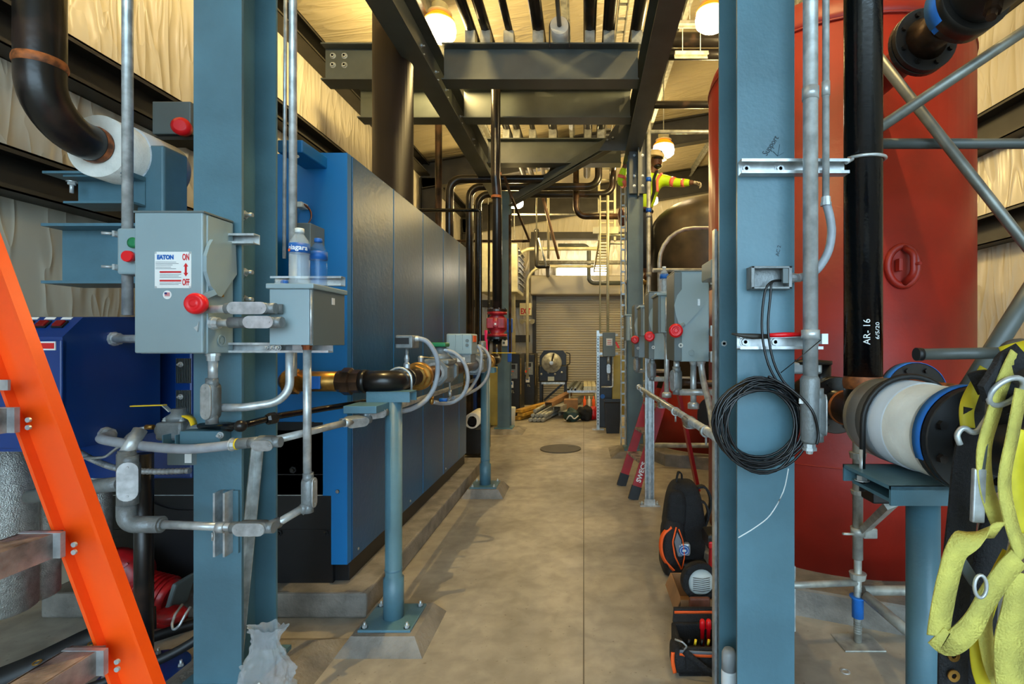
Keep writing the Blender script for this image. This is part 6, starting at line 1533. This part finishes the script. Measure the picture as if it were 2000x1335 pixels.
# ================================================================ BOTTLES
def bottle(c, h, r, cap, body, band, lab, txt=None, k=1):
    t = thing('water_bottle', lab, 'bottle', c, None)
    pr = [(0,.80),(.03,.95),(.06,1.0)]
    for i in range(9): pr += [(.08+i*.052, 1.0), (.08+i*.052+.026, .93)]
    pr += [(.56,1.0),(.68,1.0),(.72,.97),(.78,.85),(.84,.62),(.89,.42),(.92,.40)]
    b = MB().lathe(c, (0,0,1), [(z*h, q*r) for z, q in pr], 28).build('body', body, t)
    MB().lathe(V(c)+Vector((0,0,.915*h)), (0,0,1), [(0,.44*r),(.02*h,.46*r),(.075*h,.45*r),(.08*h,.38*r)], 20).build('cap', cap, t)
    lb = MB().lathe(V(c)+Vector((0,0,.555*h)), (0,0,1), [(0,1.015*r),(.165*h,1.015*r)], 28)
    lb = lb.build('label', band, t)
    if txt:
        cx, cy = c[0], c[1]; rr = r*1.03
        def wr(q):
            th = (q.x)/rr+.30; return Vector((cx+rr*sin(th), cy-rr*cos(th), q.z))
        text(txt, .027*k, (0, 0, c[2]+.635*h), (1,0,0), (0,0,1), 'white', lb, wrap=wr, ext=0, bold=.0006)
        MB().disc((cx-r*.55, cy-r*.9, c[2]+.59*h), (-.5,-1,0), .006, .001, 14).build('badge', 'orange_fab', lb)
    return t
bottle((P(585,0,2.0).x, 2.0, HZ1), .222, .0375, 'white_plastic', 'pet', 'blue_print', 'clear water bottle with a blue niagara label and white cap on the grey wiring box', 'niagara')
bottle((P(618,0,2.07).x-.0, 2.085, HZ1), .20, .034, 'blue_print', 'pet_blue', 'blue_print', 'blue-tinted water bottle with a blue cap behind the clear one')
bottle((.575, 3.66, 1.84), .20, .031, 'white_plastic', 'pet', 'blue_print', 'clear water bottle with a blue band standing on the right bank box')
t = thing('bottle_cap', 'small blue bottle cap with a crumpled wrapper on the wiring box lid', 'cap', (P(553,0,2.0).x, 2.02, HZ1))
MB().lathe((P(556,0,2.02).x, 2.02, HZ1), (0,0,1), [(0,.014),(.012,.015),(.022,.012)], 18).build('cap', 'blue_print', t)
b = MB().ball((0,0,0), 1, seg=14)
for v in b.bm.verts: v.co *= 1+mn.noise(v.co*3)*.6; v.co = Vector((v.co.x*.016-1.19, v.co.y*.02+2.0, max(v.co.z, -.8)*.012+HZ1+.010))
b.build('wrapper', 'pet', t)
# ================================================================ FLOOR ITEMS, RIGHT
bp = thing('backpack', 'black tool backpack with an orange edged front pocket on the aisle floor', 'backpack', (.66, 3.4, 0))
def sup(c, rx, ry, rz, e=.55, sh=None, nu=40, nv=28):
    def f(u, v):
        a = -pi+2*pi*u; b_ = -pi/2+pi*v; sg = lambda x, p: math.copysign(abs(x)**p, x)
        q = Vector((rx*sg(cos(b_), e)*sg(cos(a), e), ry*sg(cos(b_), e)*sg(sin(a), e), rz*sg(sin(b_), e)))
        if sh: q = sh(q)
        return q+V(c)
    b = MB().grid(f, nu, nv); bmesh.ops.remove_doubles(b.bm, verts=b.bm.verts, dist=.0004); return b
sup((.665, 3.42, .30), .135, .14, .28, .5, lambda q: Vector((q.x*(1-.25*max(0,q.z)/.28)+.0*q.z, q.y*(1-.2*max(0,q.z)/.28), q.z))).build('main_body', 'black_fab', bp)
sup((.60, 3.34, .40), .065, .07, .14, .6).build('top_pocket', 'black_fab', bp)
sup((.575, 3.32, .20), .075, .09, .165, .6).build('front_pocket', 'black_fab', bp)
sup((.655, 3.40, .05), .145, .15, .055, .4).build('rubber_base', 'rubber', bp)
MB().ribbon([(.555,3.245,.33),(.505,3.25,.28),(.49,3.255,.20),(.51,3.25,.12),(.57,3.235,.055)], (.6,-.6,0), .028, .004).build('orange_panel', 'orange_fab', bp)
MB().tube([(.585,3.235,.33),(.56,3.225,.24),(.575,3.222,.15),(.615,3.225,.07)], .005, 8, bend=.08).build('orange_piping', 'orange_fab', bp)
MB().tube([(.60,3.23,.32),(.625,3.225,.25),(.635,3.222,.15),(.62,3.225,.075)], .004, 8, bend=.08).build('orange_piping', 'orange_fab', bp)
MB().prism([(.59,3.228,.30),(.615,3.226,.25),(.62,3.224,.15),(.595,3.226,.15),(.572,3.228,.24)], (0,.01,0)).build('grey_panel', 'grey_fab', bp)
MB().ribbon([(.66,3.45,.56),(.655,3.43,.615),(.63,3.41,.63),(.615,3.40,.58),(.61,3.40,.54)], (0,1,0), .03, .008).build('top_loop', 'black_fab', bp)
MB().ribbon([(.73,3.42,.52),(.80,3.40,.54),(.84,3.39,.46),(.82,3.38,.36),(.78,3.40,.28)], (0,1,0), .05, .014).build('shoulder_strap', 'black_fab', bp)
MB().ribbon([(.74,3.36,.46),(.79,3.34,.45),(.81,3.33,.38),(.79,3.34,.30)], (0,1,0), .04, .012).build('shoulder_strap', 'black_fab', bp)
tp = thing('tape_measure', 'silver tape measure with a round blue emblem clipped to the backpack', 'tape measure', P(1335,1072,3.24))
q = P(1335,1072,3.245)
MB().box(q.x-.042, q.x+.042, 3.225, 3.275, q.z-.04, q.z+.04, .014).build('case', 'alu', tp)
k = MB().disc((q.x, 3.225, q.z), (0,-1,0), .032, .004, 28).build('emblem', 'blue_print', tp)
MB().ring((q.x, 3.220, q.z), (0,-1,0), .023, .026, .002, 28).build('emblem_ring', 'white', k); MB().box(q.x-.012, q.x+.012, 3.218, 3.221, q.z-.008, q.z+.006).build('emblem_mark', 'white', k)
# cordless drill, red and black
t = thing('cordless_tool', 'red and black cordless tool standing right of the backpack', 'power tool', (.79, 3.2, 0))
X0 = P(1390,0,3.1).x
b = MB().box(X0-.045, X0+.045, 3.02, 3.12, .02, .11, .012); b.build('battery', 'rubber', t)
MB().bar((X0, 3.07, .10), (X0+.01, 3.09, .30), .05, .05, up=(0,1,0), bev=.012).build('grip', 'tool_red', t)
MB().box(X0-.05, X0+.05, 3.0, 3.16, .28, .37, .02).build('motor', 'rubber', t)
MB().box(X0-.042, X0+.042, 2.992, 3.02, .29, .33, .008).build('red_band', 'tool_red', t)
MB().box(X0-.04, X0+.04, 3.012, 3.03, .05, .085, .006).build('red_latch', 'tool_red', t)
# cardboard box with knee pad etc.
t = thing('cardboard_box', 'open cardboard box holding black and white gear beside the column', 'box', (.60, 2.78, 0))
x0, x1 = P(1326,0,2.75).x, P(1400,0,2.75).x+.02; y0, y1, zt = 2.70, 3.02, .14
b = MB()
b.box(x0, x1, y0, y0+.006, 0, zt); b.box(x0, x1, y1-.006, y1, 0, zt); b.box(x0, x0+.006, y0, y1, 0, zt); b.box(x1-.006, x1, y0, y1, 0, zt); b.box(x0, x1, y0, y1, 0, .006)
b.prism([(x0, y0, zt), (x0, y1, zt), (x0-.03, y1, zt-.07), (x0-.03, y0, zt-.07)], (.003,0,.001)); b.build('carton', 'cardboard', t)
t = thing('knee_pad', 'white ribbed knee pad with a black cup lying in the cardboard box', 'knee pad', (.6, 2.8, .2))
kc = P(1372,1142,2.74)
sup((kc.x, 2.80, kc.z), .085, .06, .075, .8).build('shell', 'white_plastic', t)
MB().ring((kc.x-.012, 2.80, kc.z+.004), (.1,-1,.1), .07, .098, .06, 32).build('cup', 'black_fab', t)
b = MB()
for k in range(7): b.tube([(kc.x-.05, 2.742, kc.z-.03+.011*k), (kc.x-.0, 2.735, kc.z-.034+.011*k), (kc.x+.04, 2.742, kc.z-.03+.011*k)], .0025, 6)
b.build('rib', 'cast_grey', t)
MB().box(kc.x+.06, kc.x+.13, 2.70, 2.71, kc.z-.06, kc.z+.03, .002).build('clear_packet', 'pet', t)
MB().box(kc.x+.085, kc.x+.13, 2.695, 2.70, kc.z-.045, kc.z-.01).build('packet_label', 'white', t)
t = thing('leather_pouch', 'brown rust coloured pad hanging on the front of the cardboard box', 'pad', P(1366,1215,2.62))
q = P(1368,1195,2.66)
MB().box(q.x-.055, q.x+.055, 2.665, 2.69, q.z-.07, q.z+.07, .02).build('pad', 'brown', t)
MB().tube([(q.x-.06,2.66,q.z+.02),(q.x-.075,2.65,q.z),(q.x-.07,2.65,q.z-.04),(q.x-.04,2.66,q.z-.06)], .004, 6, bend=.02).build('blue_ring', 'navy', t)
# tool bag
t = thing('tool_bag', 'open black tool bag with orange piping at the foot of the right column', 'tool bag', (.52, 2.35, 0))
x0, x1, y0, y1 = .43, .66, 2.30, 2.52
b = MB()
for (a0, a1, c0, c1) in ((x0,x1,y0,y0+.02), (x0,x1,y1-.02,y1), (x0,x0+.02,y0,y1), (x1-.02,x1,y0,y1)): b.box(a0, a1, c0, c1, .0, .125, .008)
b.box(x0, x1, y0, y1, 0, .02); b.build('body', 'black_fab', t)
sup((x0+.005, 2.36, .06), .035, .07, .058, .6).build('end_pocket', 'black_fab', t)
MB().ribbon([(x0-.03, 2.295, .11), (x0-.032, 2.29, .07), (x0-.022, 2.29, .02)], (1,0,0), .016, .004).build('orange_trim', 'orange_fab', t)
MB().ribbon([(x0, 2.296, .100), (.55, 2.292, .096), (x1, 2.292, .096)], (0,0,1), .014, .003).build('orange_trim', 'orange_fab', t)
MB().ribbon([(x0, 2.294, .115), (.55, 2.290, .110), (x1, 2.290, .110)], (0,0,1), .014, .003).build('grey_trim', 'grey_fab', t)
MB().prism([(x0+.01, 2.52, .12), (x1, 2.52, .12), (x1, 2.55, .175), (x0+.02, 2.55, .175)], (0,.015,0)).build('lid', 'black_fab', t)
MB().ribbon([(x0+.02, 2.54, .16), (x1, 2.54, .16)], (0,0,1), .012, .004).build('orange_trim', 'orange_fab', t)
MB().ribbon([(x0+.02, 2.29, .12), (x0+.06, 2.27, .09), (x0+.13, 2.26, .04), (x0+.17, 2.27, .03)], (.6,0,1), .03, .004).build('strap', 'black_fab', t)
for k in range(5): MB().tube([(x0+.05+.03*k, 2.35, .11), (x0+.055+.03*k, 2.35, .135)], .006, 8).build('tool_loop', 'yellow' if k % 2 else 'rubber', t)
MB().tube([(x0-.02,2.30,.165),(x0+.01,2.28,.165),(x0+.03,2.28,.145),(x0+.02,2.29,.125)], .004, 8, bend=.01).build('snap_hook', 'alu', t)
for dx in (.0, .03): tag(MB().lathe((x0+.14+dx, 2.46, .02), (0,0,1), [(0,.010),(.10,.010),(.105,.014),(.14,.013),(.148,.008)], 14).build('screwdriver', 'knob_red'), 'red handled screwdriver sticking out of the tool bag, '+('left' if dx == 0 else 'right')+' one', 'screwdriver', 'screwdrivers in the tool bag')
# spray can on the footing
t = thing('spray_can', 'grey spray can with a pale label in the hollow of the right column', 'spray can', (.543, 1.93, .105))
cx = P(1424,0,1.93).x
MB().lathe((cx, 1.93, .13), (0,0,1), [(0,.027),(.012,.029),(.13,.029),(.14,.026)], 28).build('can', 'spray_label', t)
MB().lathe((cx, 1.93, .268), (0,0,1), [(0,.028),(.06,.027),(.075,.020),(.078,.01)], 28).build('cap', 'spray_grey', t)
b = MB()
for k in range(6): b.ribbon([(cx+.0295*sin(a), 1.93-.0295*cos(a), .16+k*.012) for a in (-.5,-.2,.1,.35)], (0,0,1), .0025, .0004)
b.build('small_print', 'grey_print', t)
tag(MB().ring(P(1651,1311,2.33)*1.0+Vector((0,0,-P(1651,1311,2.33).z)), (0,0,1), .014, .021, .004, 24).build('steel_washer', 'galv'), 'small steel ring lying on the floor in front of scaffold foot', 'washer')
tag(MB().lathe((.80, 2.05, .02), (1,-.3,0), [(0,.02),(.02,.045),(.14,.05),(.17,.02)], 20).build('black_glove_roll', 'black_fab'), 'small black rolled glove at the foot of the right column', 'glove')
# concrete form piece at tank pad
tag(MB().box(P(1545,0,2.62).x, P(1551,0,2.62).x, 2.6, 2.64, .03, .36).build('form_stake', 'galv'), 'thin upright steel stake by the tank pad right of the column', 'stake')
# ================================================================ SAFETY HARNESS
h = thing('safety_harness', 'yellow webbing safety harness with black pads hanging in a tangle at the right edge', 'harness', (.93, 1.12, .6))
def yb(pts, wd=(.6,-.5,0), wdt=.042, m='webbing', nm='webbing', th=.0025): MB().ribbon(pts, wd, wdt, th, sub=6).build(nm, m, h)
D = 1.08
yb([P(1985,690,D), P(1962,740,D), P(1940,810,D), P(1922,880,D), P(1928,960,D), P(1955,1030,D)], (1,.3,.3))
yb([P(1952,1035,D-.03), P(1915,1040,D-.04), P(1872,1070,D-.05), P(1852,1130,D-.05), P(1838,1200,D-.05), P(1832,1242,D-.05)], (1,0,.35), .045)
yb([P(1828,1240,D-.05), P(1855,1258,D-.055), P(1895,1225,D-.06), P(1930,1165,D-.06), P(1965,1115,D-.06), P(1990,1090,D-.06)], (.35,0,1), .045)
yb([P(1995,760,D-.03), P(1978,850,D-.03), P(1962,940,D-.03), P(1975,1020,D-.03), P(1998,1090,D-.03)], (1,.4,0))
yb([P(2000,840,D+.03), P(1985,900,D+.03), P(1990,980,D+.03), P(2005,1040,D+.03)], (1,0,.2), .05, 'web_yel')
yb([P(1995,1040,D), P(1955,1130,D), P(1925,1210,D), P(1935,1290,D), P(1960,1345,D)], (1,.4,.2), .045)
yb([P(1975,1080,D+.03), P(1940,1150,D+.03), P(1915,1230,D+.03), P(1915,1300,D+.03), P(1935,1360,D+.03)], (1,0,.4), .04, 'web_yel')
yb([P(2000,1120,D-.05), P(1985,1190,D-.05), P(1970,1260,D-.05), P(1975,1350,D-.05)], (1,0,0), .06)
yb([P(1925,720,D+.09), P(1900,765,D+.09), P(1888,800,D+.08), P(1890,835,D+.07)], (1,0,.5), .03, 'web_yel')
yb([P(1955,690,D+.1), P(1985,682,D+.08), P(2010,676,D+.06)], (.2,0,1), .03, 'web_yel')
yb([P(1900,750,D+.06), P(1930,745,D+.04), P(1965,765,D+.02), P(1990,800,D)], (.3,-.6,1), .05, 'black_fab', 'pad', .012)
yb([P(1910,800,D+.08), P(1890,900,D+.08), P(1880,1000,D+.08), P(1868,1120,D+.08), P(1862,1240,D+.08), P(1860,1350,D+.08)], (1,0,0), .065, 'black_fab', 'belt', .006)
yb([P(1950,1000,D+.12), P(1925,1120,D+.12), P(1915,1240,D+.12), P(1920,1350,D+.12)], (1,0,0), .07, 'black_fab', 'belt', .006)
for py in (1279, 1318): MB().ring(P(1861,py,D+.07), (0,-1,0), .006, .013, .005, 20).build('eyelet', 'brass', h)
MB().ring(P(1930,1290,D+.11), (0,-1,0), .006, .013, .005, 20).build('eyelet', 'brass', h)
MB().tube([P(1965,765,D-.01)+Vector((.035*cos(a), -.01*sin(a), .028*sin(a)+.01*cos(a))) for a in [2*pi*k/24 for k in range(24)]], .006, 10, closed=True).build('d_ring', 'alu', h)
MB().tube([P(1875,868,D+.02), P(1868,850,D+.02), P(1880,832,D+.02), P(1905,850,D+.02), P(1925,820,D+.02), P(1935,800,D+.02)], .006, 10, bend=.015).build('snap_hook', 'galv', h)
MB().bar(P(1912,915,D+.0), P(1908,1020,D+.0), .026, .012, up=(0,-1,0), bev=.003).build('adjuster', 'alu', h)
MB().tube([P(1935,740,D+.02), P(1928,830,D+.01), P(1916,930,D+.0)], .006, 10).build('hook_shank', 'steel_grey', h)
MB().tube([P(1915,1145,D-.075)+Vector((.012*cos(a)*1.0, 0, .022*sin(a))) for a in [2*pi*k/20 for k in range(20)]], .0035, 8, closed=True).build('buckle', 'alu', h)
MB().bar(P(1870,1085,D), P(1905,1140,D), .022, .01, up=(0,-1,0), bev=.003).build('torso_buckle', 'steel_grey', h)
MB().ribbon([P(1920,770,D-.01), P(1960,715,D+.01), P(2000,690,D)], (.3,0,1), .05, .012).build('label_pad', 'black_fab', h)
# ================================================================ WORKER
def skin(nodes, edges, name, m, parent, lvl=2, root=0, rw=None):
    me = bpy.data.meshes.new(name); me.from_pydata([Vector(n[0]) for n in nodes], edges, [])
    o = bpy.data.objects.new(name, me); COL.objects.link(o)
    md = o.modifiers.new('s', 'SKIN'); md.use_smooth_shade = True
    sk = me.skin_vertices[0].data
    for i, n in enumerate(nodes): sk[i].radius = n[1] if isinstance(n[1], tuple) else (n[1], n[1]); sk[i].use_root = (i == root)
    sb = o.modifiers.new('u', 'SUBSURF'); sb.levels = lvl; sb.render_levels = lvl
    dg = bpy.context.evaluated_depsgraph_get(); dg.update(); ev = o.evaluated_get(dg)
    m2 = bpy.data.meshes.new_from_object(ev); bpy.data.objects.remove(o)
    m2.materials.clear(); m2.materials.append(M[m] if isinstance(m, str) else m)
    wo = WO[parent]
    for v in m2.vertices: v.co = v.co-wo
    for p in m2.polygons: p.use_smooth = True
    o2 = bpy.data.objects.new(name, m2); COL.objects.link(o2); o2.parent = parent; WO[o2] = wo
    return o2
# hi-vis shirt: procedural pink bands placed with the cloth itself
W = 7.35
wk = thing('person', 'worker in a yellow hi-vis shirt and tan hard hat beside the far column', 'person', (P(1262,0,W).x, W, 2.55))
sh_r, sh_l = P(1240,346,W), P(1292,350,W); nk = P(1272,338,W); ch = P(1262,368,W); pv = P(1251,412,W); pv.z = P(0,418,W).z
el_r, ha_r = P(1210,362,W)+Vector((0,-.05,0)), P(1221,324,W)+Vector((0,-.12,0))
el_l, ha_l = P(1322,362,W)+Vector((0,-.1,0)), P(1350,366,W)+Vector((0,-.22,0))
kn_r, kn_l = pv+Vector((-.06,-.12,-.42)), pv+Vector((.08,-.06,-.44)); ft_r, ft_l = pv+Vector((-.06,.0,-.86)), pv+Vector((.08,.02,-.86))
wk.location.z = ft_l.z-.09; WO[wk] = Vector(wk.location)
# body: one continuous surface
hd = P(1281,316,W)
body = [(pv,.14),(ch-Vector((0,0,.1)),.135),(ch+Vector((.01,0,.07)),.15),(nk-Vector((0,0,.02)),.065),(hd-Vector((.01,0,.08)),.055),(hd,.085),(hd+Vector((0,0,.07)),.08),
        (sh_l,.075),(P(1308,357,W)+Vector((0,-.05,0)),.058),(el_l,.048),(ha_l,.034),
        (sh_r,.075),(P(1224,356,W),.058),(el_r,.048),(ha_r,.034),
        (pv+Vector((-.07,0,-.08)),.10),(kn_r,.07),(ft_r,.05),(pv+Vector((.08,0,-.08)),.10),(kn_l,.07),(ft_l,.05),(ft_r+Vector((0,-.14,-.05)),.04),(ft_l+Vector((0,-.14,-.05)),.04)]
ed = [(0,1),(1,2),(2,3),(3,4),(4,5),(5,6),(2,7),(7,8),(8,9),(9,10),(2,11),(11,12),(12,13),(13,14),(0,15),(15,16),(16,17),(0,18),(18,19),(19,20),(17,21),(20,22)]
skin(body, ed, 'body', 'skin', wk)
g_ = 1.13
shirt = [(pv+Vector((0,0,.0)),.175),(ch-Vector((0,0,.1)),.155),(ch+Vector((.01,0,.07)),.165),(nk-Vector((0,0,.04)),.085),
         (sh_l,.09),(P(1308,357,W)+Vector((0,-.05,0)),.075),(el_l,.066),(el_l.lerp(ha_l,.8),.05),(sh_r,.09),(P(1224,356,W),.075),(el_r,.066),(el_r.lerp(ha_r,.8),.05)]
skin(shirt, [(0,1),(1,2),(2,3),(2,4),(4,5),(5,6),(6,7),(2,8),(8,9),(9,10),(10,11)], 'hi_vis_shirt', 'hivis', wk)
tr = [(pv+Vector((0,0,.14)),.15),(pv+Vector((0,0,-.02)),.165),(pv+Vector((-.07,0,-.10)),.115),(kn_r,.085),(ft_r+Vector((0,0,.05)),.07),(pv+Vector((.08,0,-.10)),.115),(kn_l,.085),(ft_l+Vector((0,0,.05)),.07)]
skin(tr, [(0,1),(1,2),(2,3),(3,4),(1,5),(5,6),(6,7)], 'trousers', 'denim', wk)
for f in (ft_r, ft_l): MB().ball(f+Vector((0,-.07,-.05)), .06, .85, 2.2, .75, seg=16).build('boot', 'brown', wk)
def cuff(a, b_, u, r, L=.045, m='hipink', nm='pink_band'):
    c = a.lerp(b_, u); ax = (b_-a).normalized(); MB().ring(c-ax*L/2, ax, r*.7, r, L, 24).build(nm, m, wk)
cuff(sh_l, el_l, .68, .070, .06); cuff(el_l, ha_l, .32, .058); cuff(sh_r, el_r, .8, .070, .06); cuff(el_r, ha_r, .35, .060)
for dx in (-.09, .09): MB().ribbon([nk+Vector((dx*.9,.10,.0)), nk+Vector((dx*.9,-.02,.03)), ch+Vector((dx,-.17,.08)), ch+Vector((dx*1.0,-.17,-.1)), pv+Vector((dx,-.165,.05))], (1,0,0), .04, .008).build('harness_strap', 'black_fab', wk)
for dx in (-.05, .14): MB().ribbon([nk+Vector((dx,-.09,-.03)), ch+Vector((dx,-.168,.08)), ch+Vector((dx,-.165,-.1))], (1,0,0), .035, .003).build('pink_stripe', 'hipink', wk)
MB().tube([pv+Vector((.165*cos(a), .155*sin(a), .03)) for a in [2*pi*k/28 for k in range(28)]], .022, 8, closed=True).build('harness_belt', 'black_fab', wk)
# face, beard, hat
rotf = Matrix.Rotation(.35, 3, 'Z')
fc = lambda x, y, z: hd+rotf @ Vector((x, y, z))
MB().ball(fc(0,-.02,-.01), .095, .85, 1.0, 1.22, seg=24).build('face', 'skin', wk)
MB().ball(fc(0,-.115,-.02), .018, .8, 1.1, 1.4, seg=12).build('nose', 'skin', wk)
for s_ in (-1, 1):
    MB().ball(fc(s_*.034,-.102,.015), .012, 1.2, .5, .7, seg=10).build('eye', 'white', wk); MB().ball(fc(s_*.034,-.108,.015), .006, seg=8).build('pupil', 'rubber', wk)
    MB().ball(fc(s_*.083,0,-.01), .025, .4, .8, 1.2, seg=10).build('ear', 'skin', wk)
MB().tube([fc(-.025,-.105,-.062), fc(0,-.112,-.064), fc(.025,-.105,-.062)], .005, 6).build('mouth', 'brown', wk)
MB().ball(fc(0,-.055,-.085), .062, .95, .9, .55, seg=16).build('beard', 'rubber', wk)
b = MB().tube([fc(-.07,-.07,.018), fc(-.03,-.118,.018), fc(.03,-.118,.018), fc(.07,-.07,.018)], .014, 8, bend=.03); b.build('safety_glasses', 'rubber', wk)
tilt = (rotf @ Vector((.12,-.10,1))).normalized()
hat = thing('hard_hat', 'tan full brim hard hat worn by the worker', 'hard hat', fc(0,0,.06))
MB().lathe(fc(0,0,.045), tilt, [(0,.155),(.008,.160),(.014,.125),(.03,.122),(.07,.110),(.105,.078),(.122,.035),(.126,.002)], 36).build('shell', 'hat', hat)
MB().ball(fc(.03,-.105,.11), .014, 1, .5, 1.2, seg=10).build('hat_badge', 'rubber', hat)
# hands: palm, four fingers, thumb, curled
def hand(c, fwd, dn, side, par, m='glove', s=1.0):
    f = V(fwd).normalized(); d_ = (V(dn)-f*V(dn).dot(f)).normalized(); sd = V(side); sd = (sd-f*sd.dot(f)-d_*sd.dot(d_)).normalized()
    nodes = [(c-f*.02, .026),(c+f*.035, (.034,.02)),(c+f*.07, (.036,.018))]; ed_ = [(0,1),(1,2)]
    skin([(a, r) for a, r in nodes], ed_, 'palm', m, par)
    for k, (o_, L_) in enumerate(((-.032,.8),(-.011,1),(.011,.95),(.031,.75))):
        a = c+f*.07+sd*o_
        skin([(a-f*.02,.011),(a+f*.022*L_+d_*.006,.0105),(a+f*.036*L_+d_*.034*L_,.0095),(a+f*.026*L_+d_*.062*L_,.008)], [(0,1),(1,2),(2,3)], 'finger', m, par, 1)
    a = c+f*.02-sd*.035
    skin([(a+sd*.02,.013),(a-sd*.014+f*.022+d_*.012,.0115),(a-sd*.016+f*.045+d_*.034,.0095)], [(0,1),(1,2)], 'thumb', m, par, 1)
hand(ha_l, (1,-.2,-.35), (0,-.3,-1), (0,1,-.3), wk); hand(ha_r, (.2,-.3,1), (.9,-.2,0), (0,1,.2), wk)
# standing platform: scaffold plank on two transoms
pz = ft_l.z-.105
t = thing('scaffold_platform', 'narrow scaffold plank the worker stands on behind the far column', 'scaffold', (.85, 7.5, pz))
MB().box(.60, .93, 7.22, 7.52, pz-.03, pz, .004).build('plank', 'wood', t)
MB().cyl((.64, 7.5, 0), (.64, 7.5, pz-.03), .024).build('upright', 'galv_rail', t); MB().cyl((.90, 7.5, 0), (.90, 7.5, pz-.03), .024).build('upright', 'galv_rail', t)
run('hoist_strap', 'dark tube held by the worker hand above the dark tank', 'strap', [ha_l+Vector((.02,-.02,-.05)), P(1372,345,7.1), P(1385,320,7.2)], .05, 'rubber') if False else None
